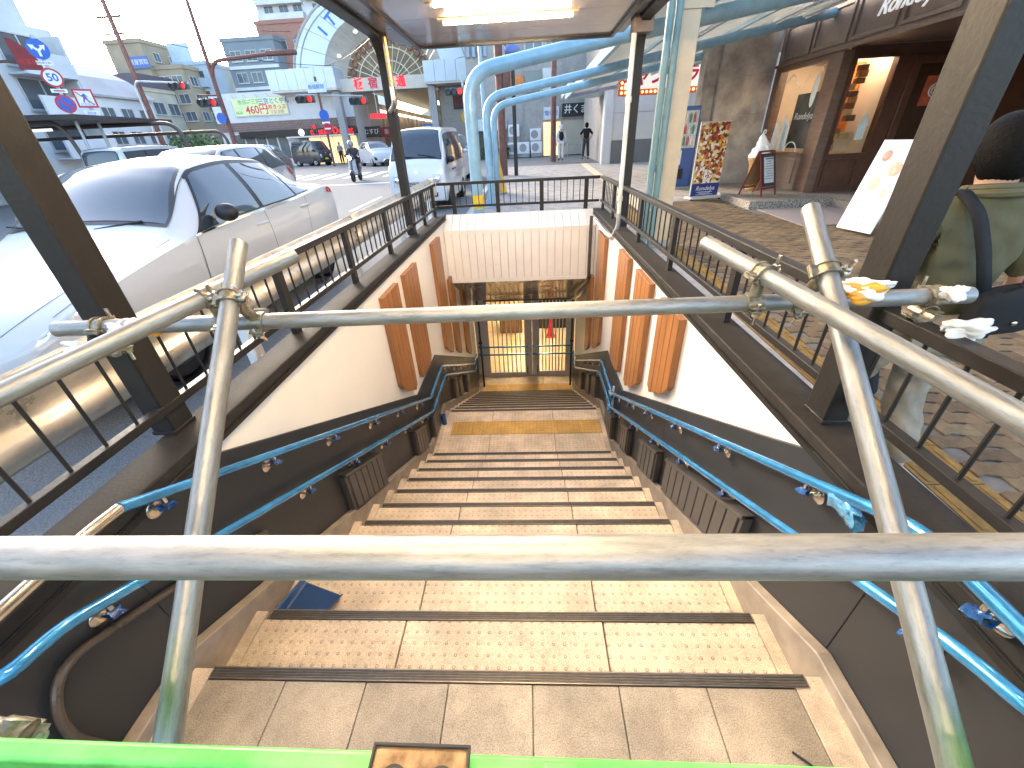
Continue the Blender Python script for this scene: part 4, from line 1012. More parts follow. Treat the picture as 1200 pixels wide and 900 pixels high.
# ---- boxy small van (nose to camera), also used for the tall kei wagons
van = Body([
 (0.00, .63, .26, .70, .48, .70, .84, .62, .98, 1.00),
 (0.03, .67, .24, .73, .52, .725, .90, .64, 1.06, 1.09),
 (0.10, .70, .22, .737, .56, .728, .97, .65, 1.13, 1.16),
 (0.17, .70, .22, .737, .58, .728, .99, .65, 1.18, 1.215),
 (0.60, .70, .20, .737, .60, .728, 1.0, .625, 1.72, 1.77),
 (0.74, .70, .20, .737, .60, .728, 1.0, .62, 1.81, 1.85),
 (1.80, .70, .20, .737, .62, .728, 1.02, .62, 1.85, 1.89),
 (3.05, .70, .20, .737, .62, .728, 1.02, .615, 1.83, 1.87),
 (3.25, .70, .22, .733, .62, .722, 1.0, .60, 1.74, 1.77),
 (3.36, .68, .25, .72, .60, .705, .96, .58, 1.20, 1.22),
 (3.40, .64, .28, .69, .56, .67, .85, .54, .95, .96)])
van_gl = [('windscreen', [(.19, 3.03), (.66, 3.03), (.66, 4.97), (.19, 4.97)], False), ('rear_window', [(3.26, 3.08), (3.35, 3.08), (3.35, 4.92), (3.26, 4.92)], False),
  ('front_door_window', [(.42, 2.08), (1.28, 2.06), (1.28, 2.86), (.68, 2.86)], True), ('rear_door_window', [(1.36, 2.06), (2.25, 2.06), (2.25, 2.86), (1.36, 2.86)], True), ('quarter_window', [(2.33, 2.06), (3.12, 2.06), (3.08, 2.86), (2.33, 2.86)], True)]
van_la = [('tail_lamp', [(3.30, 1.5), (3.39, 1.5), (3.34, 2.5), (3.27, 2.5)], True, red_lens)]
van_se = [((.48, .4), (.52, 1.95)), ((1.32, .3), (1.32, 2.0)), ((2.29, .4), (2.29, 1.98)), ((1.34, 1.45), (3.1, 1.45))]
def van_extra(p, plate=white_m):
    def f(t):
        mirrors(t, .74, .48, 1.12, black_m, .95); handles(t, .737, [(1.18, .88), (1.45, .88)], black_m)
        b = MB()
        for k in range(3): b.box(-.42, .42, -.012, .01, .60+k*.035, .618+k*.035)
        b.build('grille', black_m, t)
        b = MB().box(-.5, .5, -.02, .01, .34, .44); b.build('lower_grille', black_m, t, bev=.005)
        for s in (-1, 1):
            o = MB().box(min(s*.42, s*.62), max(s*.42, s*.62), -.018, .08, .60, .86).build('headlamp', lens_m, t, bev=.02); MB().ell((s*.52, -.014, .74), .07, .02, .08, 12, 8).build('reflector', chrome_m, o)
        MB().box(-.165, .165, -.032, -.018, .45, .585).build('number_plate', plate, t, bev=.002); MB().box(-.15, .15, 3.395, 3.405, .55, .70).build('number_plate', plate, t)
        b = MB(); b.tube([(-.05, .17, 1.24), (-.5, .22, 1.29)], .008, 6); b.tube([(.5, .17, 1.235), (.05, .22, 1.30)], .008, 6); b.build('wiper', black_m, t)
        MB().lathe([(.04, 0), (.035, .008), (.01, .01)], 12, M=Matrix.Translation((0, .005, .92)) @ Matrix.Rotation(R(85), 4, 'X')).build('badge', chrome_m, t)
    return f
white_v = car_paint('white van paint', (.60, .62, .65), .0); yellow_pl = mat('yellow plate', (.70, .50, .03), .5)
vehicle('small_van', 'small boxy white van facing the stairs behind the guard rail end', van, white_v, (-2.80, 11.35, rz_(11.4)+.02), R(-1), [(.62, .70), (2.75, .70)], .28, van_gl, van_la, van_se, van_extra(white_v))
vehicle('tall_kei_wagon', 'pale grey kei wagon seen from behind with a yellow number plate', van, car_paint('pale grey paint', (.50, .51, .52), .4), (-13.3, 17.2, rz_(15)+.02), R(181), [(.62, .70), (2.75, .70)], .28, van_gl, van_la, van_se, van_extra(silver, yellow_pl))
vehicle('dark_kei_van', 'dark grey kei van with a yellow plate turning in front of the doughnut shop', van, car_paint('dark grey paint', (.055, .055, .065), .3), (-17.3, 39.2, rz_(38)+.02), R(66), [(.62, .70), (2.75, .70)], .28, van_gl, van_la, van_se, van_extra(blackp, yellow_pl), pitch=False)
# ---- white hatchback
hat = Body([
 (0.00, .46, .26, .58, .42, .58, .60, .44, .66, .68), (0.10, .66, .22, .76, .48, .75, .72, .58, .78, .81), (0.40, .78, .20, .83, .55, .82, .84, .66, .90, .93),
 (0.80, .81, .20, .845, .58, .835, .94, .68, 1.0, 1.03), (0.95, .81, .20, .847, .60, .835, .96, .68, 1.06, 1.10), (1.55, .81, .20, .847, .62, .835, .98, .60, 1.40, 1.45),
 (1.85, .81, .20, .847, .63, .835, .99, .59, 1.46, 1.50), (2.60, .81, .20, .847, .64, .835, 1.02, .58, 1.47, 1.51), (3.30, .81, .22, .847, .66, .83, 1.05, .55, 1.40, 1.44),
 (3.62, .80, .25, .84, .68, .81, 1.05, .54, 1.18, 1.2), (3.80, .74, .3, .78, .62, .75, .9, .5, .95, .96)])
vehicle('hatchback', 'white hatchback crossing the junction in front of the shopping arcade', hat, pearl, (-9.7, 31.4, rz_(31)+.02), R(36), [(.72, .80), (3.1, .80)], .29,
  [('windscreen', [(.98, 3.05), (1.6, 3.05), (1.6, 4.95), (.98, 4.95)], False), ('front_door_window', [(1.25, 2.1), (2.1, 2.1), (2.1, 2.88), (1.62, 2.88)], True), ('rear_door_window', [(2.18, 2.1), (3.1, 2.15), (2.95, 2.88), (2.18, 2.88)], True), ('rear_window', [(3.34, 3.1), (3.6, 3.1), (3.6, 4.9), (3.34, 4.9)], False)],
  [('headlamp', [(.08, 1.6), (.5, 1.85), (.5, 2.1), (.12, 2.05)], True, lens_m), ('lower_grille', [(.02, .6), (.12, .6), (.12, 1.4), (.02, 1.4)], True, black_m)], [((1.1, .3), (1.2, 1.95)), ((2.14, .3), (2.14, 1.98))], lambda t: mirrors(t, .84, 1.3, 1.02, pearl, .85), pitch=False)
# ================================================================ buildings
pane_m = mat('far window pane', (.10, .12, .14), .08, 0, .3, .4, spec=.8); alu_m = mat('window frame', (.55, .55, .54), .4, .3, .05, 5)
_wm = {}
def win_mesh(w_, h, key):
    k = (round(w_, 2), round(h, 2), key)
    if k not in _wm:
        f = .05; b = MB().box(-w_/2, w_/2, -.06, .04, -h/2, -h/2+f).box(-w_/2, w_/2, -.06, .04, h/2-f, h/2).box(-w_/2, -w_/2+f, -.06, .04, -h/2+f, h/2-f).box(w_/2-f, w_/2, -.06, .04, -h/2+f, h/2-f).box(-.025, .025, -.05, .03, -h/2+f, h/2-f)
        b.box(-w_/2-.05, w_/2+.05, -.14, .0, -h/2-.06, -h/2)
        _wm[k] = (b.mesh('window', alu_m, False), MB().box(-w_/2+f, w_/2-f, -.02, -.005, -h/2+f, h/2-f).mesh('pane', pane_m, False))
    return _wm[k]
def window(t, x, y, z, w_, h, rz=0):
    me, pn = win_mesh(w_, h, 0); o = link('window', me, t); o.matrix_parent_inverse = Matrix.Translation(t.location).inverted(); o.location = (x, y, z); o.rotation_euler = (0, 0, rz)
    p = link('pane', pn, o); return o
def block(name, label, x0, x1, y0, y1, z1, m_, cat_='building', z0=.3):
    t = thing(name, label, cat_, ((x0+x1)/2, (y0+y1)/2, z0)); at0(MB().box(x0, x1, y0, y1, z0, z1).build('wall', m_, smooth=False), t)
    at0(MB().box(x0-.1, x1+.1, y0-.1, y1+.1, z1, z1+.35).build('roof_edge', m_, smooth=False), t); return t
def row(t, y, xs, zs, w_, h):
    for z in zs:
        for x in xs: window(t, x, y-.0, z, w_, h)
def balcony(t, x0, x1, y, z, d, m_, h=1.0):
    at0(MB().box(x0, x1, y-d, y-.005, z-.12, z).box(x0, x1, y-d, y-d+.1, z, z+h).box(x0, x0+.1, y-d+.1, y-.005, z, z+h).box(x1-.1, x1, y-d+.1, y-.005, z, z+h).build('balcony', m_, smooth=False), t)

wht = mat('white render', (.62, .63, .64), .7, 0, .1, .6); crm = mat('cream render', (.52, .46, .36), .75, 0, .12, .5); brn = mat('brown render', (.36, .29, .20), .75, 0, .15, .5)
blu = mat('pale blue cladding', (.40, .48, .55), .6, 0, .08, .5); gryb = mat('blue grey tile', (.20, .23, .25), .6, 0, .1, .6); gry = mat('grey concrete', (.36, .35, .35), .8, 0, .15, .4)
def brick_mat(n, c1, c2, mort, sc):
    M = mat(n, c1, .8, 0, 0, 1); t = M.node_tree; br = t.nodes.new('ShaderNodeTexBrick'); tc = t.nodes.new('ShaderNodeTexCoord'); mp = t.nodes.new('ShaderNodeMapping'); mp.inputs['Rotation'].default_value = (math.pi/2, 0, 0)
    t.links.new(tc.outputs['Object'], mp.inputs[0]); t.links.new(mp.outputs[0], br.inputs[0]); br.inputs['Scale'].default_value = sc
    for k, c in (('Color1', c1), ('Color2', c2), ('Mortar', mort)): br.inputs[k].default_value = (*c, 1)
    t.links.new(br.outputs[0], t.nodes['Principled BSDF'].inputs['Base Color']); return M
brick_m = brick_mat('red brick', (.38, .17, .12), (.32, .13, .09), (.35, .28, .24), 2.2); band_m = brick_mat('brown brick band', (.22, .14, .12), (.16, .10, .09), (.3, .25, .22), 1.6)

# apartment block on the left, stepped upper floors with balconies facing the street
t = thing('apartment_block', 'tall white apartment block with stepped balconies at the left', 'building', (-26, 24, .3))
at0(MB().prism([(6, .3), (6, 12.5), (20.3, 12.5), (20.3, 9.6), (21.6, 9.6), (21.6, 8.3), (22.7, 8.3), (22.7, 7.0), (23.7, 7.0), (23.7, .3)], 'x', -33, -22).build('wall', wht, smooth=False), t)
at0(MB().box(-22.0, -20.9, 17.6, 18.9, .3, 13).build('lift_tower', mat('grey tower', (.42, .42, .44), .7, 0, .08, .5), smooth=False), t)
for k, (z, ye) in enumerate(((2.6, 24.6), (4.2, 24.6), (5.8, 24.6), (7.4, 22.6), (9.0, 21.4))):
    y = 7.0
    while y < ye-2:
        if not (16.5 < y+1.2 < 19.6):
            at0(MB().box(-21.98, -21.1, y, y+2.3, z-.75, z-.68).box(-21.2, -21.1, y, y+2.3, z-.68, z+.1).build('balcony', wht, smooth=False), t)
            window(t, -22.0, y+1.15, z+.2, 2.0, 1.2, math.pi/2); at0(MB().box(-21.99, -21.2, y+2.3, y+2.42, z-.7, z+.85).build('balcony_fin', wht, smooth=False), t)
        y += 2.75
t = thing('stepped_house', 'low white stepped house with sloping roofs beyond the apartment block', 'building', (-36, 40, .3))
at0(MB().prism([(-38.5, .3), (-38.5, 7.6), (-36.5, 8.2), (-34.5, 7.2), (-33, 6.0), (-33, .3)], 'y', 36, 42).build('wall', wht, smooth=False), t)
for x in (-37.4, -35.6, -33.9): [window(t, x, 36, z, 1.3, 1.0) for z in (6.3, 4.8, 3.2)]
for y in (37.2, 39.0, 40.8):
    for z in (4.9, 3.3, 1.8): window(t, -33, y, z, 1.2, .95, math.pi/2)
at0(MB().prism([(-38.8, 7.7), (-36.5, 8.35), (-34.4, 7.32), (-32.7, 6.0), (-32.7, 6.15), (-34.4, 7.5), (-36.5, 8.55), (-38.8, 7.9)], 'y', 35.8, 42.2).build('roof', gry, smooth=False), t)
t = block('cream_house', 'cream building with a dark purple-grey roof', -47, -38.2, 48, 54, 7.6, crm); row(t, 48, (-45.5, -43, -40.5), (6.2, 3.6), 1.7, 1.1)
for y in (49.5, 51.5):
    for z in (6.2, 3.6): window(t, -38.2, y, z, 1.5, 1.1, math.pi/2)
at0(MB().prism([(-47.3, 7.95), (-47.3, 9.0), (-38, 9.0), (-38, 7.95)], 'y', 47.8, 54).build('roof', mat('purple grey roof', (.12, .10, .12), .7), smooth=False), t)
t = block('brown_tower', 'tan office building with a blue and white rooftop sign', -43.2, -39.4, 52, 58, 12.0, brn)
for z in (11.0,): window(t, -39.4, 53.6, z, .9, .8, math.pi/2); window(t, -39.4, 55.8, z, .9, .8, math.pi/2)
for x in (-42.4, -40.5): window(t, x, 52, 8.6, 1.1, .9); window(t, x, 52, 7.0, 1.1, .9)
t2 = block('brown_wing', 'tan lower office wing with wide windows', -39.4, -36.3, 52.5, 58, 9.8, brn); row(t2, 52.5, (-38.6, -37.2), (8.8, 7.2, 5.6), 1.2, .9)
for y in (53.6, 55.2, 56.8):
    for z in (8.8, 7.2, 5.6): window(t2, -36.3, y, z, 1.1, .9, math.pi/2)
at0(MB().box(-41.3, -39.2, 51.85, 51.99, 9.9, 10.9).build('sign_board', mat('blue sign', (.12, .18, .42), .5), smooth=False), t)
lettering('質屋買取', .5, white_m, frame_of((-40.2, 51.84, 10.4), (1, 0, 0), (0, 0, 1)), t)
t = block('pale_blue_block', 'narrow pale blue building with a glass roof screen', -39.0, -35.3, 55, 60, 10.4, blu); row(t, 55, (-38, -36.4), (9.4, 7.6, 5.8, 4.0), 1.3, 1.0)
at0(MB().box(-39, -36.7, 55.2, 55.4, 10.75, 12.4).build('roof_screen', mat('pale screen', (.50, .60, .68), .3), smooth=False), t)
for z in (8.5, 6.6): balcony(t, -38.8, -35.5, 55, z, .5, blu, .7)
t = block('blue_grey_block', 'dark blue-grey tiled building with small white-framed windows', -34.5, -28.4, 58, 66, 12.7, gryb); row(t, 58, (-33.2, -31.4, -29.6), (11.4, 9.4, 7.4), 1.3, 1.0)
for z in (10.4, 8.4): at0(MB().box(-34.4, -28.5, 57.85, 57.99, z-.2, z+.1).build('white_band', wht, smooth=False), t)
t = block('brick_block', 'red brick building with arched and plain windows above the arcade entrance', -31, -24.2, 60, 68, 14.4, brick_m)
for x in (-28.8, -26.0):
    window(t, x, 60, 12.4, 1.9, 1.0); window(t, x, 60, 9.8, 1.9, 1.1)
    at0(MB().prism([(x-1, 12.9), (x-.8, 13.15), (x-.4, 13.35), (x, 13.42), (x+.4, 13.35), (x+.8, 13.15), (x+1, 12.9)], 'y', 59.9, 59.99).build('arch_head', pane_m, smooth=False), t)
t = block('white_high_rise', 'white high-rise with rows of balconies behind the brick building', -43, -27, 85, 95, 30, wht)
for z in range(16, 30, 2):
    balcony(t, -42.8, -35.2, 85, z, .9, wht, .8); balcony(t, -34.6, -27.2, 85, z+.3, .9, wht, .8)
    for x in (-41, -38.5, -36.2, -33, -30.5, -28.3): window(t, x, 85, z+1.25, 1.5, 1.2)
b = MB()
for i in range(41):
    a_ = i/40; x = -150+a_*170; 
    h = 17+6*math.sin(a_*9)+3*math.sin(a_*23+1)+2*math.sin(a_*51)
    b.v += [(x, 190+10*math.sin(a_*7), .3), (x, 215, h)]
    if i: k = len(b.v); b.f.append((k-4, k-2, k-1, k-3))
tag(b.build('hill', mat('hazy hillside', (.20, .22, .16), .95, 0, .4, .12)), kind='structure')

# corner store with billboard and doughnut shop
t = thing('corner_store', 'white corner store with a brick band and black shop fascia', 'building', (-21, 44, .5))
at0(MB().box(-29, -15.8, 43.99, 52, .5, 6.5).build('wall', wht, smooth=False), t)
at0(MB().box(-29.02, -15.78, 43.90, 43.985, 3.55, 4.25).build('brick_band', band_m, smooth=False), t)
at0(MB().box(-27, -15.8, 43.55, 43.985, 2.95, 3.5).build('shop_fascia', black_m, smooth=False), t)
for i in range(5): at0(MB().box(-27.8+i*1.05, -26.95+i*1.05, 43.93, 43.985, 1.2, 3.3).build('shutter_window', pane_m, smooth=False), t)
warm = mat('lit shop interior', (1, .62, .28), .5, 0, .5, 1.5, emit=.22)
for i in range(4):
    x0 = -20.6+i*1.15; at0(MB().box(x0, x0+1.05, 43.93, 43.985, .62, 2.75).build('shop_window', warm, smooth=False), t)
    at0(MB().box(x0-.05, x0, 43.88, 43.985, .55, 2.9).build('mullion', alu_m, smooth=False), t)
for q0, q1 in ((-21.6, -20.75), (-15.95, -15.7)): at0(MB().box(q0, q1, 43.85, 43.985, .5, 2.9).build('stone_pier', gry, smooth=False), t)
at0(MB().box(-22.3, -15.9, 43.0, 43.985, 2.80, 2.92).build('awning', alu_m, smooth=False), t)
swhite = mat('sign white with added glow', (.8, .8, .8), .4, 0, 0, emit=.08)  # slight glow added to brighten the cafe lettering, which is no lamp
red_em = mat('red neon letters', (1, .012, .02), .4, 0, 0, emit=.32); wh_em = mat('white lit sign', (1, 1, 1), .4, 0, 0, emit=.16)
lettering('mister Donut', .74, red_em, frame_of((-18.1, 43.53, 3.22), (1, 0, 0), (0, 0, 1)), t, .02)
at0(MB().lathe([(.28, 0), (.28, .05)], 16, M=Matrix.Translation((-21.0, 43.53, 3.22)) @ Matrix.Rotation(math.pi/2, 4, 'X')).build('mascot_disc', wh_em), t)
t = thing('billboard', 'yellow-green discount billboard reading 460円 on the white store wall', 'billboard', (-24, 43.9, 5.1))
at0(MB().box(-26.9, -21.9, 43.87, 43.975, 4.75, 6.05).build('panel', mat('billboard yellow', (.75, .80, .42), .5, 0, .08, 1.2), bev=.02), t)
at0(MB().box(-27.0, -21.8, 43.90, 43.98, 4.68, 6.12).build('frame', alu_m, smooth=False), t)
pr = mat('red print', (.75, .06, .10), .5); pb = mat('blue print', (.06, .2, .55), .5); pg = mat('green print', (.05, .42, .15), .5)
FX, FZ = (1, 0, 0), (0, 0, 1)
lettering('460円', .85, pr, frame_of((-24.75, 43.865, 5.15), FX, FZ), t, .003, bold=.012)
lettering('板宿⇄三宮', .42, pg, frame_of((-25.3, 43.865, 5.78), FX, FZ), t, .003); lettering('三宮とくやん', .48, pb, frame_of((-22.95, 43.865, 5.75), FX, FZ), t, .003, bold=.006)
lettering('2枚きっぷ', .42, pr, frame_of((-22.9, 43.865, 5.3), FX, FZ), t, .003, bold=.006); lettering('往復 お得', .3, pr, frame_of((-22.9, 43.865, 4.93), FX, FZ), t, .003)
lettering('¥620', .32, pg, frame_of((-26.5, 43.865, 4.98), FX, FZ), t, .003)
for i in range(5): at0(MB().tube(fillet([(-26.6+i*1.1, 43.98, 6.1), (-26.6+i*1.1, 43.5, 6.32), (-26.6+i*1.1, 43.45, 6.2)], .1, 4), .02, 6).build('lamp_arm', alu_m), t)

# shopping arcade entrance arch
t = thing('arcade_arch', 'white arched shopping arcade entrance with a fan window and blue letters', 'arcade', (-12.2, 44, .5))
arch_m = mat('arch cladding', (.56, .64, .70), .4, .1, .05, 1.0); arch_in = mat('arch inner', (.58, .54, .48), .5, 0, .08, 1)
CX_, CZ_ = -12.3, 6.7; RO, RI_, RF = (7.8, 6.1), (5.3, 4.6), (4.1, 3.6)
def ang(i, n): return math.pi*i/n
def el(rr, a_): return (CX_+rr[0]*math.cos(a_), CZ_+rr[1]*math.sin(a_))
for i in range(14):           # cladding voussoirs, separate panels
    b = MB(); a0, a1 = math.pi*i/14+.003, math.pi*(i+1)/14-.003
    b.prism([el(RO, a0+(a1-a0)*k/4) for k in range(5)]+[el(RI_, a0+(a1-a0)*k/4) for k in range(4, -1, -1)], 'y', 43.5, 44.6); at0(b.build('cladding_panel', arch_m, smooth=False), t)
b = MB(); b.tube([(el((7.95, 6.25), ang(i, 40))[0], 43.52, el((7.95, 6.25), ang(i, 40))[1]) for i in range(41)], .1, 8); b.tube([(el((7.4, 5.8), ang(i, 40))[0], 43.48, el((7.4, 5.8), ang(i, 40))[1]) for i in range(41)], .05, 6); at0(b.build('arch_moulding', gry), t)
n_ = 28
for i in range(n_):
    a0, a1 = math.pi*i/n_+.002, math.pi*(i+1)/n_-.002; b = MB()
    p0, p1, p2, p3 = el(RI_, a0), el(RI_, a1), el(RF, a1), el(RF, a0)
    b.quad((p0[0], 43.52, p0[1]), (p1[0], 43.52, p1[1]), (p2[0], 45.6, p2[1]), (p3[0], 45.6, p3[1])); at0(b.build('reveal_panel', arch_in, smooth=False), t)
b = MB(); b.prism([el(RF, ang(i, 28)) for i in range(29)], 'y', 45.62, 45.7); fan = at0(b.build('fan_window', mat('fan glass', (.20, .14, .08), .3, 0, .4, 1.2), smooth=False), t)
b = MB()
def ep(k_, a_): return (CX_+RF[0]*k_*math.cos(a_), 45.58, CZ_+RF[1]*k_*math.sin(a_))
for i in range(1, 16): a_ = math.pi*i/16; b.tube([ep(.24, a_), ep(1, a_)], .04, 5)
for rr in (.24, .46, .72): b.tube([ep(rr, ang(i, 24)) for i in range(25)], .05, 5)
fr = b.build('fan_tracery', mat('cream tracery', (.72, .66, .5), .5)); fr.parent = fan
for i in range(15):
    c = ep(.87, math.pi*(i+.5)/15); q = MB().tube([(c[0]+.25*math.cos(2*math.pi*k/12), 45.56, c[2]+.25*math.sin(2*math.pi*k/12)) for k in range(13)], .06, 5).build('rosette', mat('rosette brown', (.25, .09, .05), .5)); q.parent = fan
at0(MB().box(CX_-4.3, CX_+4.4, 43.6, 45.6, 6.05, 7.0).build('sign_band', mat('cream band', (.60, .55, .46), .5, 0, .05, 1), smooth=False), t)
for x0, x1 in ((-22.2, -16.3), (-8.6, -4.9)):
    n2 = int((x1-x0)/.75)
    for i in range(n2): at0(MB().box(x0+(x1-x0)*i/n2+.012, x0+(x1-x0)*(i+1)/n2-.012, 42.4, 44.5, 6.3, 7.75).build('box_panel', arch_m, smooth=False), t)
    at0(MB().box(x0+.05, x1-.05, 42.45, 44.4, 6.15, 6.295).build('box_soffit', arch_in, smooth=False), t)
at0(MB().box(-17.05, -16.45, 42.9, 43.5, .5, 6.14).build('pillar', gry, smooth=False), t); at0(MB().box(-8.5, -7.9, 42.9, 43.5, .5, 6.14).build('pillar', gry, smooth=False), t)
blue_let = mat('blue letters', (.04, .16, .62), .4)
for i, ch in enumerate('ITAYADO'):
    a2 = R(138-11*i); px, pz = el((6.1, 5.25), a2); lettering(ch, 1.2, blue_let, frame_of((px, 43.48, pz), (math.sin(a2), 0, -math.cos(a2)), (math.cos(a2), 0, math.sin(a2))), t, .03, bold=.02)
for ch, x in (('板', -14.75), ('宿', -13.45), ('通', -10.95), ('商', -12.2)):
    lettering(ch, .85, red_em if x != -13.45 else pr, frame_of((x, 43.58, 6.55), FX, FZ), t, .03, bold=.02)
for a_ in (118, 150): 
    a2 = R(a_); px, pz = el((4.65, 4.05), a2); at0(MB().ell((px, 44.6, pz), .2, .2, .12, 10, 6).build('spot_lamp', wh_em), t)
# arcade depth: side walls with shops, lit strips, roof
t = thing('arcade_hall', 'deep covered shopping arcade with lit strips along the eaves', 'arcade', (-12.3, 60, .5))
for x0, x1 in ((-17.6, -16.9), (-8.2, -7.4)): at0(MB().box(x0, x1, 46, 90, .5, 6).build('side_wall', mat('arcade shops', (.34, .24, .15), .6, 0, .5, .25), smooth=False), t)
at0(MB().box(-17, -8, 45.8, 90, 6.9, 7.1).build('roof', mat('arcade roof', (.55, .48, .30), .5), smooth=False), t); at0(MB().box(-17, -8, 90, 90.3, .5, 7).build('end_wall', crm, smooth=False), t)
for x in (-16.4, -8.6):
    for i in range(8): at0(MB().box(x-.2, x+.2, 46.5+i*5, 50.5+i*5, 5.1, 5.3).build('light_strip', mat('arcade strip', (1, .93, .8), .5, 0, 0, emit=.5), smooth=False), t)
    for i in range(9): at0(MB().box(x-.12, x+.12, 46.1+i*5, 46.35+i*5, .5, 5.1).build('post', gry, smooth=False), t)
for i, (x, y, c, tx) in enumerate(((-15.2, 46, (.05, .03, .02), 'むすび'), (-14.6, 49, (.4, .05, .05), '薬'), (-9.4, 47, (.1, .25, .55), '時計'))):
    s = thing('arcade_shop_sign', ('dark wooden', 'red', 'blue')[i]+' hanging shop sign inside the arcade', 'sign', (x, y, 3), group='arcade shop signs')
    at0(MB().box(x-.9, x+.9, y, y+.12, 2.6, 3.5).build('board', mat('shop sign %d' % i, c, .5), bev=.02), s); lettering(tx, .5, white_m, frame_of((x, y-.01, 3.05), FX, FZ), s)
    at0(MB().tube([(x, y+.06, 3.5), (x, y+.06, 5.2)], .03, 6).build('hanger', alu_m), s)

# concrete building straight ahead
t = thing('concrete_building', 'grey concrete building with ribbed upper windows behind the arcade frames', 'building', (1, 37, .6))
at0(MB().box(-4.05, 7.5, 34.5, 44, .6, 12).build('wall', conc_m, smooth=False), t)
for x in (-3.0, -.2, 2.6, 5.4): at0(MB().box(x-.02, x+.02, 34.44, 34.498, .6, 12).build('panel_joint', gry, smooth=False), t)
for i in range(4): at0(MB().box(-3.9+i*.38, -3.7+i*.38, 34.3, 34.49, 6.6, 9).build('louvre_fin', mat('blue grey fin', (.3, .36, .46), .5), smooth=False), t)
row(t, 34.5, (.6, 2.0, 3.4), (7.3,), 1.2, 1.1)
for x0, x1, z0, z1, m_ in ((-2.0, -.1, 4.7, 5.5, mat('orange poster', (.65, .22, .06), .5, 0, .3, 2)), (-.05, 1.0, 4.5, 5.7, pane_m), (1.2, 2.0, 4.6, 5.8, alu_m)): at0(MB().box(x0, x1, 34.42, 34.497, z0, z1).build('wall_panel', m_, smooth=False), t)
at0(MB().box(1.25, 2.35, 34.30, 34.49, 2.85, 3.6).build('white_sign', wht, bev=.02), t); lettering('整骨院', .32, pb, frame_of((1.8, 34.29, 3.22), FX, FZ), t)
at0(MB().box(2.55, 5.1, 34.25, 34.49, 3.0, 3.75).build('black_sign', black_m, bev=.02), t); lettering('井くまお', .56, white_m, frame_of((3.8, 34.24, 3.37), FX, FZ), t, bold=.004)
at0(MB().box(1.25, 2.45, 34.40, 34.497, .62, 2.7).build('shop_door', warm, smooth=False), t)
at0(MB().box(2.6, 4.6, 34.42, 34.497, .62, 2.75).build('shutter', crm, smooth=False), t); at0(MB().box(4.7, 5.0, 34.35, 34.497, .6, 2.8).build('red_post', pr, smooth=False), t)
at0(MB().box(-3.9, -1.4, 33.9, 34.49, 2.35, 3.05).build('awning', mat('pale awning', (.55, .6, .64), .5), bev=.05), t)
at0(MB().box(-3.9, -1.5, 34.42, 34.497, .62, 2.3).build('dark_shopfront', mat('dark shopfront', (.05, .06, .04), .3, 0, .5, 2), smooth=False), t)
for x, z, wh in ((-1.0, 1.2, 'on the ground by the dark shopfront'), (-.2, 1.2, 'on the ground in the middle of the row'), (-.9, 2.3, 'raised on a stand by the dark shopfront'), (.65, 2.0, 'raised on a stand by the lit doorway'), (.7, 1.2, 'on the ground by the lit doorway')):
    u = thing('air_conditioner', 'white outdoor air conditioner unit '+wh, 'air conditioner', (x, 34.0, z-.35), group='outdoor units at the concrete building')
    at0(MB().box(x-.4, x+.4, 33.9, 34.4, z-.38, z+.36).build('case', white_m, bev=.02), u); at0(MB().lathe([(.26, 0), (.26, .02)], 16, M=Matrix.Translation((x-.08, 33.9, z)) @ Matrix.Rotation(math.pi/2, 4, 'X')).build('fan_grille', gry), u)
    at0(MB().box(x-.38, x+.38, 33.95, 34.38, .6 if z < 1.5 else z-.75, z-.381).build('stand', gry, smooth=False), u)
for i in range(3):
    p = thing('notice_panel', 'dark panel with red banners on the wall left of the blue frames', 'notice', (-5.8, 44.5, 5), group='wall notices') if i == 0 else p
    at0(MB().box(-6.5+i*.5, -6.1+i*.5, 44.48, 44.52, 4.55, 5.75).build('red_banner', mat('dull red banner', (.16, .03, .02), .6, 0, .4, 3), smooth=False), p)
at0(MB().box(-6.65, -4.95, 44.53, 44.61, 4.4, 5.9).build('board', black_m, smooth=False), p)
t = block('tan_side_building', 'tan concrete building with a round yellow sign right of the arcade', -7.85, -4.1, 44.62, 54, 12, conc_m)
for i in range(9): at0(MB().box(-7.7+i*.4, -7.5+i*.4, 44.4, 44.61, 8.3, 11).build('louvre_fin', mat('blue grey fin', (.3, .36, .46), .5), smooth=False), t)
at0(MB().lathe([(.5, 0), (.5, .06)], 20, M=Matrix.Translation((-5.55, 44.6, 3.75)) @ Matrix.Rotation(math.pi/2, 4, 'X')).build('round_sign', mat('yellow sign', (.75, .48, .04), .5)), t)

# white tiled corner building on the right, with canopy
t = thing('white_tile_building', 'white tiled corner building with a dark grey plinth and pale canopy', 'building', (8, 27, .5))
tilew = mat('white facade tile', (.56, .55, .54), .45, 0, .05, 1.5); plin = mat('grey plinth tile', (.16, .16, .165), .4, 0, .1, 3)
at0(MB().box(3.95, 14, 22.65, 33, .4, 7).build('core', conc_m, smooth=False), t)
for i in range(8):
    for j, (z0, z1, m_) in enumerate(((.4, 1.45, plin), (1.47, 2.55, tilew), (2.57, 3.65, tilew), (3.67, 4.75, tilew), (4.77, 5.9, tilew))):
        at0(MB().box(3.96+i*1.2, 3.96+(i+1)*1.2-.015, 22.6, 22.648, z0, z1).build('facade_tile', m_, smooth=False), t)
at0(MB().prism([(22.2, 3.55), (22.2, 3.75), (26.5, 3.75), (26.5, 3.45)], 'x', 1.9, 4.4).build('canopy', mat('pale blue canopy', (.50, .66, .72), .4), bev=.04), t)
at0(MB().box(3.6, 4.05, 22.4, 22.85, .4, 3.5).build('corner_column', tilew, bev=.1), t)
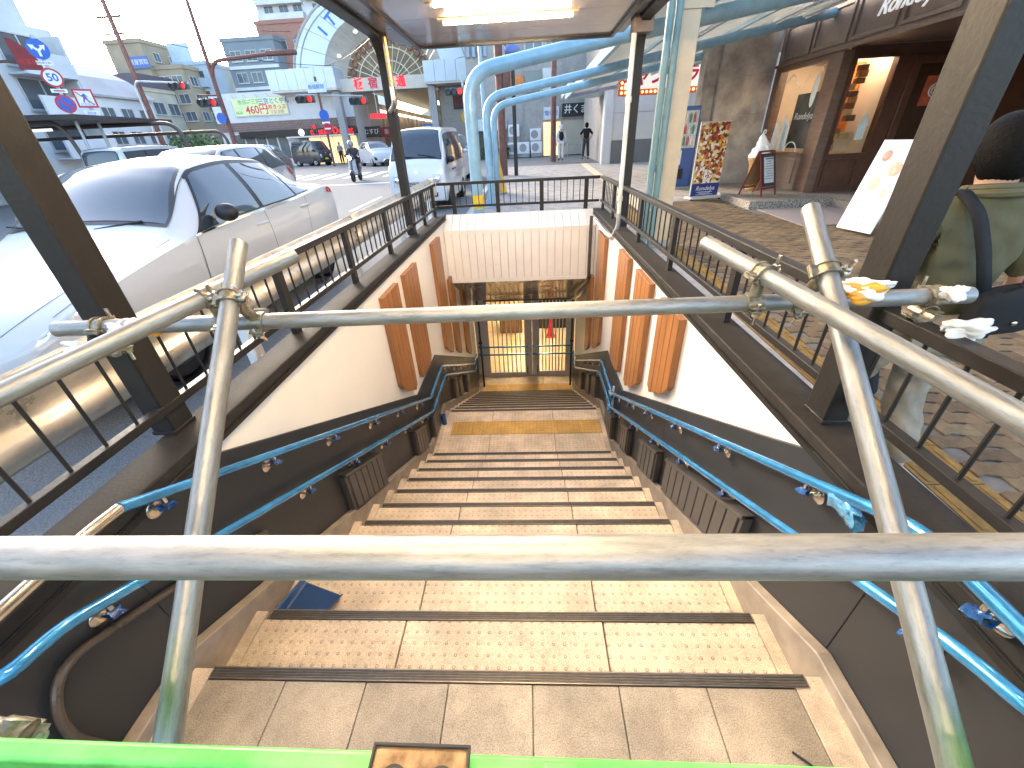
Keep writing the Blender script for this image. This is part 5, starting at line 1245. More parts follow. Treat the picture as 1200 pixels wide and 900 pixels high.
# karaoke sign with bulbs
t = thing('bulb_sign', 'white sign with red ジャンカラ lettering inside an orange frame of lit bulbs', 'sign', (4.8, 18, 3.0))
at0(MB().box(3.55, 6.25, 18.0, 18.2, 3.05, 3.75).build('panel', mat('lit white panel', (.9, .88, .85), .5, 0, 0, emit=.08), smooth=False), t)
at0(MB().box(3.4, 6.4, 17.97, 18.25, 3.75, 3.92).box(3.4, 6.4, 17.97, 18.25, 2.88, 3.05).box(3.4, 3.55, 17.97, 18.25, 3.05, 3.75).box(6.25, 6.4, 17.97, 18.25, 3.05, 3.75).build('frame', mat('orange frame', (.62, .12, .02), .4), smooth=False), t)
lettering('ジャンカラ', .58, mat('sign red', (.72, .02, .10), .4), frame_of((4.75, 17.985, 3.40), FX, FZ), t, .01, bold=.016)
bulb_m = mat('warm bulb', (1, .62, .22), .4, 0, 0, emit=.7)
for i in range(20):
    for z in (3.835, 2.965): at0(MB().ell((3.475+i*.15, 17.95, z), .042, .042, .042, 8, 6).build('bulb', bulb_m), t)
for i in range(5):
    for x in (3.475, 6.325): at0(MB().ell((x, 17.95, 3.11+i*.145), .042, .042, .042, 8, 6).build('bulb', bulb_m), t)
at0(MB().box(4.4, 4.5, 18.2, 22.5, 3.3, 3.4).box(5.8, 5.9, 18.2, 22.5, 3.3, 3.4).build('support', gry, smooth=False), t)

# ================================================================ brown cafe on the right
cafe = thing('cafe', 'brown panelled cafe with lit display windows and white script sign', 'shop', (7.5, 9, .2))
bw = mat('brown timber', (.17, .10, .068), .45, 0, .2, 4, stretch=(1, 1, 5)); bwl = mat('taupe timber panel', (.22, .155, .118), .5, 0, .15, 4, stretch=(4, 4, 1)); dkw = mat('dark red wood', (.105, .042, .024), .35, 0, .2, 4, coat=.2)
def C_(mb, n, m_, bev=0, parent=None, **k):
    o = at0(mb.build(n, m_, bev=bev, **k), cafe)
    if parent: o.parent = parent
    return o
# concrete end pillar
t = thing('concrete_pier', 'rough concrete wall pier between vending machine and cafe', 'wall', (5.5, 12.2, .2))
at0(MB().box(4.95, 6.28, 12.85, 13.3, .2, 3.75).build('pier', concd_m, bev=.01), t); at0(MB().box(4.6, 4.94, 13.0, 13.4, .2, 3.6).build('side_pier', concd_m, bev=.01), t); at0(MB().box(5.9, 6.02, 12.83, 12.849, 2.0, 2.2).build('switch_plate', gry, bev=.005), t)
for z in (1.1, 1.95, 2.8): at0(MB().box(4.95, 6.28, 12.842, 12.849, z, z+.012).build('board_mark', conc_m, smooth=False), t)
# fascia above, straight along x = 6.3, panels proud
C_(MB().box(6.32, 6.7, 1.5, 12.84, 2.95, 3.75), 'fascia_board', bwl)
yp = 12.7
while yp > 2:
    C_(MB().box(6.285, 6.32, yp-1.12, yp-1.06, 3.02, 3.68).box(6.285, 6.32, yp-.06, yp, 3.02, 3.68).box(6.285, 6.32, yp-1.06, yp-.06, 3.02, 3.08).box(6.285, 6.32, yp-1.06, yp-.06, 3.62, 3.68), 'fascia_panel_frame', bwl, .006); yp -= 1.22
C_(MB().box(6.28, 6.72, 1.5, 12.84, 3.75, 4.1), 'stucco_band', mat('taupe stucco', (.40, .345, .29), .8, 0, .1, 3, bump=.2)); C_(MB().box(6.26, 6.33, 1.5, 12.84, 2.9, 2.96), 'fascia_moulding', bw, .008)
lettering('Rondelya', .36, swhite, frame_of((6.25, 8.95, 3.36), (0, -1, 0), (0, 0, 1)), cafe, .012, shear=.4)
# bay 1: window facing the pavement
wy0, wy1 = 10.75, 12.6
C_(MB().box(6.3, 6.5, 10.3, wy0, .35, 2.9), 'corner_post', bw, .008); C_(MB().box(6.3, 6.5, wy1, 12.84, .35, 2.9), 'side_post', bw, .008); C_(MB().box(6.3, 6.5, wy0, wy1, .35, 1.12), 'stall_riser', bwl, .008); C_(MB().box(6.3, 6.5, wy0, wy1, 2.82, 2.9), 'head', bw)
C_(MB().box(6.27, 6.3, wy0+.15, wy1-.15, .5, .54).box(6.27, 6.3, wy0+.15, wy1-.15, .96, 1.0).box(6.27, 6.3, wy0+.15, wy0+.19, .54, .96).box(6.27, 6.3, wy1-.19, wy1-.15, .54, .96), 'riser_moulding', bwl, .004)
clear = mat('display glass', (.95, .97, .97), .02, 0, 0, trans=1.0, ior=1.1)
C_(MB().box(6.36, 6.366, wy0, wy1, 1.12, 2.82), 'display_window', clear, smooth=False); C_(MB().box(6.25, 6.32, wy0-.05, wy1+.05, 1.06, 1.12), 'window_sill', bw, .008)
cw = mat('warm plaster', (.60, .49, .36), .6, 0, .08, 2); C_(MB().box(7.4, 7.45, 10.45, 12.8, .35, 2.9).box(6.5, 7.4, 12.75, 12.8, .35, 2.9).box(6.5, 7.4, 10.45, 12.75, .9, .95), 'display_back', cw, smooth=False)
C_(MB().box(6.55, 6.58, 11.1, 12.0, 1.2, 2.3), 'display_poster', mat('grey poster', (.12, .11, .10), .5, 0, .4, 3), .005); lettering('Rondelya', .2, white_m, frame_of((6.545, 11.55, 1.85), (0, -1, 0), (0, 0, 1)), cafe, .003, shear=.3)
dec = mat('pale window sticker', (.68, .76, .76), .6)
b = MB()
def curl(y, z, s, n=14): b.tube([(6.352, y+s*(.7*math.sin(k*.45))*(1-k/20), z+s*(k/n)*.9+s*.3*math.cos(k*.6)) for k in range(n)], .008, 5)
b.tube([(6.352, 12.25-.9*u, 2.55+.14*math.sin(u*7)) for u in [k/16 for k in range(17)]], .01, 5); b.ell((6.352, 11.05, 2.3), .004, .1, .3, 8, 8); b.tube([(6.352, 11.05, 2.6), (6.352, 10.95, 2.7), (6.352, 10.88, 2.6)], .008, 5)
for y, h in ((12.2, .45), (11.9, .55), (11.75, .4)): b.box(6.35, 6.354, y-.09, y+.09, 1.18, 1.18+h); b.add([(6.35, y-.1, 1.18+h), (6.35, y+.1, 1.18+h), (6.35, y, 1.4+h)], [(0, 1, 2)])
b.tube([(6.352, 11.4-.25*math.cos(k*.26), 1.14+.2*math.sin(k*.26)) for k in range(13)], .012, 5); b.tube([(6.352, 12.35, 1.2), (6.352, 12.3, 1.75)], .01, 5)
C_(b, 'window_sticker', dec)
# bay 2: recessed front facing the camera at y = 10.3
C_(MB().box(6.5, 11, 10.32, 10.44, .35, 1.1).box(6.5, 11, 10.32, 10.44, 2.78, 2.95).box(6.5, 6.6, 10.32, 10.44, 1.1, 2.78).box(7.38, 11, 10.32, 10.44, 1.1, 2.78), 'recessed_front', dkw, .006)
C_(MB().box(6.6, 7.3, 10.28, 10.32, .45, .49).box(6.6, 7.3, 10.28, 10.32, .96, 1.0).box(6.6, 6.64, 10.28, 10.32, .49, .96).box(7.26, 7.3, 10.28, 10.32, .49, .96), 'recess_moulding', dkw, .004)
C_(MB().box(6.56, 7.42, 10.28, 10.32, 1.06, 1.1).box(6.56, 7.42, 10.28, 10.32, 2.74, 2.78).box(6.56, 6.6, 10.28, 10.32, 1.1, 2.74).box(7.38, 7.42, 10.28, 10.32, 1.1, 2.74), 'window_frame', dkw, .004)
C_(MB().box(6.6, 7.38, 10.36, 10.366, 1.1, 2.78), 'recess_window', clear, smooth=False)
lit = mat('lit cafe interior', (1, .42, .12), .5, 0, .7, 2.2, emit=.2)
C_(MB().box(7.0, 7.38, 11.2, 11.25, 1.1, 2.78), 'lit_curtain', mat('orange curtain', (.62, .17, .03), .6, 0, .3, 5)); C_(MB().box(6.62, 7.38, 10.9, 10.95, 1.12, 1.5), 'display_shelf', cw)
rnd = random.Random(4)
for i in range(14):
    x, z = 6.66+rnd.random()*.28, 1.15+i*.11; C_(MB().box(x, x+.12+rnd.random()*.1, 10.6, 10.72, z, z+.09+.03*rnd.random()), 'display_item', mat('display item %d' % (i % 4), [(.55, .22, .06), (.18, .09, .05), (.6, .38, .16), (.3, .12, .05)][i % 4], .5), .006)
C_(MB().box(7.08, 7.25, 10.355, 10.359, 1.35, 1.6).add([(7.05, 10.355, 1.6), (7.28, 10.355, 1.6), (7.165, 10.355, 1.85)], [(0, 1, 2)]), 'window_sticker', dec)
C_(MB().box(7.7, 8.9, 10.27, 10.319, .4, 2.75), 'entrance_door', dkw, .01); C_(MB().box(7.85, 8.75, 10.262, 10.269, 1.0, 2.6), 'door_glass', mat('dark reflecting glass', (.05, .022, .012), .05, 0, .2, 2, coat=.5))
b = MB(); b.box(8.05, 8.55, 10.255, 10.261, 1.9, 2.4); C_(b, 'door_sticker', mat('door sticker red', (.5, .10, .05), .5, 0, .3, 9)); C_(MB().tube([(8.3+.16*math.cos(k*.5)*(1-k/40), 10.25, 2.15+.14*math.sin(k*.5)*(1-k/40)) for k in range(26)], .012, 5), 'sticker_scroll', dec)
C_(MB().box(6.55, 11, 10.44, 13.2, 2.96, 3.0), 'ceiling', cw); C_(MB().box(10.9, 11, 1.5, 10.3, .2, 4), 'inner_wall', bw); C_(MB().box(7.45, 11, 12.84, 13.3, .2, 4), 'rear_wall', cw)
C_(MB().box(6.72, 11, 1.5, 10.3, 2.96, 3.02), 'porch_soffit', bwl)
for i, (x, y) in enumerate(((7.0, 11.6), (7.0, 10.75))):
    f = thing('display_lamp', 'small warm ceiling lamp inside the cafe %s' % ('display window' if i == 0 else 'recessed window'), 'lamp', (x, y, 2.9), group='cafe display lamps'); at0(MB().lathe([(.08, 0), (.08, .03)], 12, (x, y, 2.9)).build('lens', mat('display lamp lens', (1, .84, .62), .5, 0, 0, emit=30)), f)
# upper storey over the fascia
at0(MB().box(6.75, 14, 1.5, 20, 4.1, 9).build('upper_wall', mat('upper tan wall', (.46, .40, .32), .8, 0, .12, 1), smooth=False), cafe)
# granite platform and mat
t = tag(MB().box(4.65, 6.3, 9.25, 12.84, .1, .36).box(6.3, 11, 7.0, 12.84, .1, .345).build('granite_platform', granite_m, bev=.012), 'low speckled granite platform in front of the cafe', 'platform')
t = tag(MB().box(5.75, 7.2, 3.2, 6.98, .05, .25).build('granite_step', granite_m, bev=.012), 'speckled granite step beneath the white menu board', 'step')
b = MB().box(4.75, 6.2, 7.45, 9.1, 0, .018)
for i in range(len(b.v)): x, y, z = b.v[i]; b.v[i] = (x, y, z+gz(y)+.008)
tag(b.build('entrance_mat', mat('mauve mat', (.27, .225, .22), .95, 0, .12, 40, bump=.3, bsc=200)), 'large mauve entrance mat on the pavement before the cafe', 'mat')
# ================================================================ things before the cafe
def food_mat(n):
    M = mat(n, (.6, .2, .1), .5, 0, 0, 1); t = M.node_tree; L = t.links.new; tc = t.nodes.new('ShaderNodeTexCoord'); vo = t.nodes.new('ShaderNodeTexVoronoi'); vo.inputs['Scale'].default_value = 17; L(tc.outputs['Object'], vo.inputs[0])
    rp = t.nodes.new('ShaderNodeValToRGB'); cs = [(.30, .02, .02), (.62, .22, .03), (.75, .62, .42), (.42, .10, .04), (.70, .45, .08), (.10, .05, .03), (.80, .74, .64)]
    sp = t.nodes.new('ShaderNodeSeparateColor'); L(vo.outputs['Color'], sp.inputs[0]); rp.color_ramp.interpolation = 'CONSTANT'
    while len(rp.color_ramp.elements) < len(cs): rp.color_ramp.elements.new(.5)
    for i, (e, c) in enumerate(zip(rp.color_ramp.elements, cs)): e.position = i/len(cs); e.color = (*c, 1)
    L(sp.outputs[0], rp.inputs[0]); L(rp.outputs[0], t.nodes['Principled BSDF'].inputs['Base Color']); return M
t = thing('banner_stand', 'roll-up banner stand printed with fruit sweets and a navy foot panel', 'banner', (4.25, 10.75, gz(10.7)), R(12))
z0 = .09
MB().box(-.35, .35, -.005, .005, .36, 1.58).build('printed_sheet', food_mat('food print'), t, smooth=False)
MB().box(-.35, .35, -.006, .006, z0, .36).build('navy_panel', mat('navy print', (.02, .03, .16), .5), t, smooth=False)
MB().box(-.36, .36, -.012, .012, 1.58, 1.6).box(-.375, -.35, -.01, .012, z0, 1.6).build('frame', alu_m, t, smooth=False); MB().box(-.42, .42, -.15, .15, .04, .085).build('base', alu_m, t, bev=.01)
for x in (-.36, .36): MB().ell((x, -.1, .02), .03, .03, .02, 8, 6).build('foot', black_m, t)
o = link('lettering', text_mesh('Rondelya', .13, white_m, .001, shear=.3), t); o.matrix_local = frame_of((0, -.009, .25), (1, 0, 0), (0, 0, 1))
MB().box(-.2, .2, -.0085, -.0075, .17, .18).box(-.14, .14, -.0085, -.0075, .14, .15).box(-.22, .22, -.0085, -.0075, .115, .122).build('print_line', white_m, t, smooth=False)
o = MB().lathe([(.11, 0), (.10, .004), (.0, .004)], 20, M=Matrix.Translation((0.02, -.006, .52)) @ Matrix.Rotation(math.pi/2, 4, 'X')).build('printed_plate', white_m, t)
for k in range(9):
    a_ = k*2.4; rr = .016*math.sqrt(k)*1.7; MB().lathe([(.022, 0), (.02, .003), (.005, .004)], 10, M=Matrix.Translation((.02+rr*math.cos(a_), -.011, .52+rr*math.sin(a_))) @ Matrix.Rotation(math.pi/2, 4, 'X')).build('printed_berry', mat('berry %d' % (k % 2), [(.5, .03, .02), (.7, .35, .05)][k % 2], .4), o)
t = thing('soft_serve_figure', 'giant soft serve ice cream cone figure on the granite platform', 'display figure', (5.55, 11.15, .36))
MB().lathe([(.13, 0), (.15, .02), (.17, .55), (.19, .58), (.19, .62), (.215, .64), (.23, .72), (.20, .73)], 20).build('cone', mat('waffle cone', (.50, .28, .10), .5, 0, .15, 20), t)
b = MB(); prof = []
for k in range(60):
    u = k/59; z = .70+.50*u; r_ = (.235*(1-u)**.75)+.022*abs(math.sin(u*4.2*math.pi))*(1-u*.7); prof.append((max(.008, r_), z))
b.lathe(prof, 24); 
b.v = [(x+.03*math.sin((z-.7)*9)*(z > .9), y, z) for x, y, z in b.v]; b.build('swirl', mat('cream white', (.80, .80, .80), .25, coat=.5), t, ang=70)
MB().tube([(.0+.03*math.cos(k*.5), 0, 1.22+.035*math.sin(k*.5)) for k in range(13)], .012, 6).build('top_loop', mat('cream white', (.8, .8, .8)), t)
t = thing('a_frame_board', 'small red A-frame menu board on the granite platform', 'sign', (5.25, 10.25, .36), R(30))
redw = mat('red painted wood', (.22, .03, .025), .45, 0, .15, 10)
for s in (-1, 1):
    M = Matrix.Rotation(s*R(-16), 4, 'X') ; b = MB()
    for x in (-.24, .24): b.mbox(Matrix.Translation((x, s*.0, 0)) @ Matrix.Translation((0, s*.145, .43)) @ Matrix.Rotation(s*R(17), 4, 'X'), .03, .025, .9)
    for z, y in ((.86, .02), (.15, .235)): b.mbox(Matrix.Translation((0, s*y, z)), .48, .024, .035)
    fr = b.build('frame', redw, t, smooth=False)
    MB().mbox(Matrix.Translation((0, s*.125, .50)) @ Matrix.Rotation(s*R(17), 4, 'X'), .45, .012, .66).build('board', mat('menu black', (.05, .05, .055), .4) if s < 0 else mat('board back', (.35, .22, .10), .6), fr, smooth=False)
MB().mbox(Matrix.Translation((0.02, -.133, .50)) @ Matrix.Rotation(R(-17), 4, 'X'), .32, .006, .52).build('paper_menu', mat('paper', (.75, .74, .74), .7, 0, .1, 25), t, smooth=False)
Mt = frame_of((.02, -.142, .53), (1, 0, 0), (0, .29, .956))
for k in range(9):
    MB().mbox(Mt @ Matrix.Translation((-.01*(k % 3), .2-.05*k, 0)), .26-.03*(k*7 % 4), .012 if k else .03, .002).build('print_line', mat('grey print', (.25, .25, .28), .7), t, smooth=False)
t = thing('menu_board', 'large white printed menu stand leaning beside the cafe entrance', 'sign', (5.15, 6.85, gz(6.85)), R(-80))
Mq = Matrix.Rotation(R(-14), 4, 'X')
MB().mbox(Mq @ Matrix.Translation((0, 0, .68)), .62, .022, 1.26).build('frame', white_m, t, bev=.006); pq = MB().mbox(Mq @ Matrix.Translation((0, -.013, .83)), .58, .006, .90).build('poster', mat('pale poster', (.80, .77, .70), .5, 0, .06, 3), t, smooth=False)
MB().mbox(Mq @ Matrix.Translation((0, -.013, .24)), .58, .006, .26).build('lower_notice', mat('paper', (.75, .74, .74), .7), t, smooth=False)
for x, z, r_, c in ((-.12, 1.1, .075, (.62, .25, .2)), (.12, .93, .10, (.75, .35, .25)), (-.08, .72, .09, (.75, .55, .3)), (.14, .6, .06, (.6, .5, .35))):
    MB().lathe([(r_, 0), (r_*.9, .003), (.004, .003)], 16, M=Mq @ Matrix.Translation((x, -.0165, z)) @ Matrix.Rotation(math.pi/2, 4, 'X')).build('printed_dessert', mat('print %.2f' % c[1], c, .5, 0, .2, 20), pq)
for tx, z, s, m_ in ():
    o = link('lettering', text_mesh(tx, s, m_, .0008), t); o.matrix_local = Mq @ frame_of((0, -.018, z), (1, 0, 0), (0, 0, 1))
scr = mat('faint print', (.5, .36, .28), .7); rq = random.Random(3)
for k in range(16):
    zz = 1.22-.07*k; ww = rq.uniform(.12, .42); MB().mbox(Mq @ Matrix.Translation((rq.uniform(-.06, .06), -.0175, zz)), ww, .002, .010).build('print_line', scr if k < 11 else pb, t, smooth=False)
b = MB()
for x in (-.29, .29): b.tube([(x, .31, 1.12), (x, .66, 0)], .013, 8)
b.tube([(-.29, .54, .38), (.29, .54, .38)], .01, 8); b.build('back_leg', white_m, t)
t = thing('vending_machine', 'blue and white vending machine beyond the concrete pier', 'vending machine', (4.05, 13.2, gz(13)), R(0))
MB().box(-.1, .55, -.4, .4, .05, 1.95).build('cabinet', mat('vending blue', (.03, .10, .34), .35, 0, .08, 4, coat=.3), t, bev=.02); MB().box(-.06, .51, -.41, -.401, 1.0, 1.85).build('display_panel', mat('vending display', (.6, .66, .7), .2, 0, .3, 8), t)
for r_ in range(3):
    for c in range(5): MB().lathe([(.03, 0), (.032, .16), (.016, .19), (.016, .22)], 10, (.0+.1*c, -.43, 1.06+.26*r_)).build('can', mat('can %d' % ((r_+c) % 3), [(.6, .1, .08), (.75, .75, .72), (.1, .3, .2)][(r_+c) % 3], .3), t)
MB().box(.0, .3, -.415, -.401, .25, .5).build('delivery_flap', black_m, t); MB().box(-.06, .2, -.41, -.401, .6, .95).build('notice', white_m, t); MB().box(-.12, .57, -.42, .42, -.02, .05).build('plinth', conc_m, t)
t = tag(MB().box(4.98, 5.38, 14.5, 14.54, 2.3, 3.75).build('narrow_banner', mat('white banner', (.62, .68, .78), .6, 0, .05, 3), bev=.01), 'tall narrow white hanging banner beside the arcade roof', 'banner')
t.location = (0, 0, 0)

# ================================================================ street furniture
def pole(lab, x, y, h, r0, r1, m_, lean=(0, 0), name='utility_pole', extra=None):
    t = thing(name, lab, 'pole', (x, y, gz(y))); MB().tube([(0, 0, -.05), (lean[0]*h, lean[1]*h, h)], [r0, r1], 14).build('shaft', m_, t)
    if extra: extra(t)
    return t
def clutter(t):
    for z in (2.6, 3.4, 3.6): MB().lathe([(.21, 0), (.21, .12)], 12, (0, 0, z)).build('strap', rust_m, t)
    MB().box(.12, .42, -.15, .15, 3.0, 3.9).build('terminal_box', rust_m, t, bev=.02); MB().tube([(.27, 0, 3.9), (.27, 0, 4.3), (.05, 0, 4.4)], .03, 6).build('cable_loop', black_m, t)
pole('thick rusty brown pole with boxes standing on the back pavement', -.98, 19.2, 9, .17, .15, rust_m, extra=clutter)
pole('slim black pole beside the thick rusty pole', -.45, 18.9, 4.2, .08, .07, black_m, name='sign_pole', extra=lambda t: MB().ell((0, -.1, 4.1), .3, .12, .16, 10, 6).build('blue_sign', mat('blue sign', (.12, .18, .42), .5), t))
pole('thin rusty brown pole by the far kerb', 1.5, 26.4, 9, .16, .13, rust_m)
pole('slim pale blue pole behind the first arcade frame', -1.05, 12.2, 5.5, .045, .045, skyblue_m, name='sign_pole')
b = MB(); b.tube([(-.78, 13.6, gz(13.6)), (-.93, 13.7, 1.65)], [.16, .035], 12); tag(b.build('guy_wire_guard', mat('yellow orange guard', (.75, .40, .07), .5, 0, .12, 8)), 'orange-yellow tapered guy wire guard at the kerb', 'guard')
# street signs on the left
def disc(t, c, r_, m_, rim=None, tilt=0, facing=(.66, -.75, 0)):
    f = Vector(facing).normalized(); x = Vector((-f.y, f.x, 0)); M = frame_of(c, x, (0, 0, 1)); b = MB()
    b.lathe([(r_, 0), (r_, .012)], 28, M=M); o = b.build('sign_disc', m_); at0(o, t)
    if rim:
        b = MB(); k = len(b.v); n = 28
        for j in range(n):
            a_ = 2*math.pi*j/n
            for rr in (r_, r_*.80): b.v.append(tuple(M @ Vector((rr*math.cos(a_), rr*math.sin(a_), .0135))))
        for j in range(n): j2 = (j+1) % n; b.f.append((2*j, 2*j2, 2*j2+1, 2*j+1))
        q = b.build('sign_rim', rim); q.parent = o
    return M, o
sblue = mat('sign blue', (.02, .11, .45), .4); sred = mat('sign red paint', (.52, .02, .05), .4); swh = mat('sign white', (.78, .78, .78), .4); galp = mat('sign post', (.42, .45, .47), .4, .4, .1, 8)
t = thing('sign_post', 'grey post carrying three round road signs: blue arrows, 50 limit, no parking', 'road sign', (-14.65, 15.12, gz(15)))
fc = Vector((.75, .66, 0)); sp_ = (-14.63, 15.07)
at0(MB().tube([(-14.66, 15.12, 0), (-14.66, 15.12, 5.0)], .045, 10).build('post', galp), t)
M, o = disc(t, (*sp_, 4.66), .25, sblue)
def flat(M, pts, m_, t, z=.0145, name='symbol', k=.86):
    b = MB(); b.add([tuple(M @ Vector((x*k, y*k, z))) for x, y in pts], [tuple(range(len(pts)))]); return at0(b.build(name, m_, smooth=False), t)
flat(M, [(-.035, -.2), (.035, -.2), (.035, -.06), (-.035, -.06)], swh, t); flat(M, [(-.035, -.061), (.035, -.061), (.13, .03), (.09, .08), (0, 0), (-.09, .08), (-.13, .03)], swh, t, .0146)
flat(M, [(.06, .11), (.16, -.03), (.22, .13)], swh, t, .0148); flat(M, [(-.06, .11), (-.16, -.03), (-.22, .13)][::-1], swh, t, .0148)
M, o = disc(t, (*sp_, 3.97), .245, swh, sred); lettering('50', .27, sblue, M @ Matrix.Translation((0, 0, .013)), t, .001, bold=.007)
M, o = disc(t, (*sp_, 3.30), .24, sblue, sred); flat(M, [(-.18, .13), (-.13, .18), (.18, -.13), (.13, -.18)][::-1], sred, t)
for z, tx in ((4.33, '自転車を除く'), (3.64, '')):
    M = frame_of((*sp_, z), fc, (0, 0, 1)); at0(MB().mbox(M @ Matrix.Translation((0, 0, .005)), .38, .10, .01).build('sub_plate', swh), t); lettering(tx, .065, black_m, M @ Matrix.Translation((0, 0, .011)), t, .001) if tx else at0(MB().mbox(M @ Matrix.Translation((0, 0, .011)), .26, .035, .003).build('red_bar', sred), t)
t = thing('pedestrian_sign_post', 'grey post with a square no-crossing pedestrian sign and a small plate', 'road sign', (-14.95, 16.25, gz(16)))
at0(MB().tube([(-14.97, 16.25, 0), (-14.97, 16.25, 4.0)], .05, 10).build('post', galp), t)
M = frame_of((-14.93, 16.17, 3.54), fc, (0, 0, 1)); at0(MB().mbox(M, .52, .52, .012).build('board', sred), t); at0(MB().mbox(M @ Matrix.Translation((0, 0, .005)), .42, .42, .012).build('board_face', swh), t)
flat(M, [(-.19, .17), (-.17, .19), (.19, -.17), (.17, -.19)][::-1], sred, t, .0125, k=1); flat(M, [(-.06, -.12), (.0, -.0), (.06, -.12), (.09, -.11), (.03, .08), (.08, .04), (.09, .06), (.01, .14), (-.08, .07), (-.07, .04), (-.02, .07), (-.09, -.11)], sblue, t, .0122, k=1)
lettering('わたるな', .09, sblue, M @ Matrix.Translation((0, -.17, .012)), t, .001)
M2 = frame_of((-14.93, 16.17, 3.05), fc, (0, 0, 1)); at0(MB().mbox(M2, .40, .30, .012).build('small_plate', swh), t); lettering('歩行者\n横断禁止', .08, sblue, M2 @ Matrix.Translation((0, .03, .007)), t, .001)
t = thing('red_sign', 'dark red arched shop sign on the apartment block', 'sign', (-17.0, 16.94, 4.8)); M = frame_of((-17.0, 16.94, 4.83), Vector((.72, .69, 0)), (0, 0, 1))
b = MB(); pts = [(x*.55, y*.65) for x, y in [(-.55, -.5), (.55, -.5), (.5, -.1), (.32, .25), (0, .55), (-.3, .75), (-.55, .8)]]
b.add([tuple(M @ Vector((x, y, 0))) for x, y in pts]+[tuple(M @ Vector((x, y, -.06))) for x, y in pts], [tuple(range(7)), tuple(range(13, 6, -1))]+[(i, i+7, (i+1) % 7+7, (i+1) % 7) for i in range(7)]); at0(b.build('panel', mat('sign dark red', (.22, .015, .02), .5)), t); lettering('食事処', .17, mat('bright red print', (.5, .03, .03), .5), M @ Matrix.Translation((0, -.12, .004)), t, .002)
at0(MB().box(-22, -17.2, 16.97, 17.03, 4.75, 4.82).build('bracket', rust_m), t)
# lattice / utility pole against the apartments
t = thing('lattice_pole', 'brown lattice antenna mast before the apartment block', 'mast', (-15.5, 13.6, .3))
b = MB()
for dx, dy in ((-.15, -.15), (.15, -.15), (.15, .15), (-.15, .15)): b.tube([(dx, dy, 0), (dx, dy, 9)], .02, 5)
for k in range(18): b.tube([(-.15, -.15, .5*k), (.15, -.15, .5*k+.5)], .013, 4); b.tube([(.15, -.15, .5*k), (.15, .15, .5*k+.5)], .013, 4)
b.build('lattice', rust_m, t)
pole('slim brown utility pole before the tan office building', -32.3, 40.5, 12.5, .16, .12, rust_m, extra=lambda t: (MB().box(-1, 1, -.05, .05, 10.6, 10.75).build('crossarm', rust_m, t), MB().box(-.9, .9, -.05, .05, 9.6, 9.72).build('crossarm', rust_m, t)))
pole('slim brown utility pole with street lamp above the hillside gap', -29.0, 36.5, 13, .13, .10, rust_m, extra=lambda t: MB().tube(fillet([(0, 0, 12.2), (-2.4, 0, 12.6), (-3.2, 0, 12.4)], .5, 5), .06, 8).build('lamp_arm', rust_m, t))
# traffic signals
sig_red = mat('lit red lens', (1, .012, .012), .4, 0, 0, emit=.6); sig_off = mat('dark lens', (.03, .05, .05), .3); sig_grey = mat('signal case', (.10, .11, .12), .5)
def signal(t, c, s=1.0, horiz=True):
    x, y, z = c; b = MB(); w_, h = (1.15*s, .38*s) if horiz else (.38*s, .8*s); o = at0(b.box(x-w_/2, x+w_/2, y, y+.2*s, z-h/2, z+h/2).build('signal_head', sig_grey, bev=.03), t)
    for k in range(3 if horiz else 2):
        cx, cz = (x+(k-1)*.36*s, z) if horiz else (x, z+.2*s-k*.4*s); red = (k == 2) if horiz else (k == 0)
        l = MB().lathe([(.15*s, 0), (.14*s, .03)], 16, M=Matrix.Translation((cx, y, cz)) @ Matrix.Rotation(math.pi/2, 4, 'X')).build('lens', sig_red if red else sig_off); l.parent = o
        v = MB().tube([(cx, y, cz), (cx, y-.18*s, cz-.02)], .17*s, 14, False).build('visor', sig_grey); v.parent = o
t = thing('signal_mast', 'tall brown signal mast with a curved arm over the road', 'traffic light', (-19.1, 30, .6))
at0(MB().tube([(-19.1, 30, .5), (-19.0, 30, 10.2)], [.17, .09], 12).build('mast', rust_m), t); at0(MB().tube(fillet([(-19.05, 30, 4.9), (-18.95, 30, 6.55), (-14.6, 30, 6.75)], .9, 7), .10, 10).build('arm', rust_m), t); at0(MB().box(-15.3, -13.5, 29.8, 30.2, 6.62, 6.85).build('lamp_head', rust_m, bev=.06), t)
signal(t, (-19.75, 29.8, 4.55), 1.15); at0(MB().tube([(-19.05, 30, 4.9), (-20.3, 30, 4.95)], .05, 8).build('bracket', rust_m), t)
at0(MB().lathe([(.3, 0), (.3, .04)], 20, M=Matrix.Translation((-19.2, 29.75, 3.7)) @ Matrix.Rotation(math.pi/2, 4, 'X')).build('blue_disc', sblue), t)
t = thing('far_signal', 'traffic light on a grey arm before the pale blue building', 'traffic light', (-27.5, 36, .6)); at0(MB().tube(fillet([(-29, 36, .5), (-29, 36, 6.7), (-24.8, 36, 6.35)], .6, 5), .07, 8).build('mast', galp), t); signal(t, (-25.6, 35.9, 6.25), 1.2)
t = thing('centre_signal', 'traffic light with a white name plate before the corner store', 'traffic light', (-15.4, 36, .6)); at0(MB().tube([(-15.4, 36, .5), (-15.3, 36, 6.3)], .09, 8).build('mast', rust_m), t); at0(MB().tube([(-17, 36, 5.3), (-12, 36, 5.0)], .05, 6).build('arm', galp), t); signal(t, (-16.4, 35.9, 5.0), 1.2); signal(t, (-12.4, 35.9, 4.72), 1.2)
at0(MB().box(-16.0, -14.6, 35.85, 35.9, 5.35, 6.0).build('name_plate', mat('pale blue plate', (.55, .66, .78), .5)), t); lettering('板宿駅前', .3, sblue, frame_of((-15.3, 35.84, 5.68), FX, FZ), t, .002)
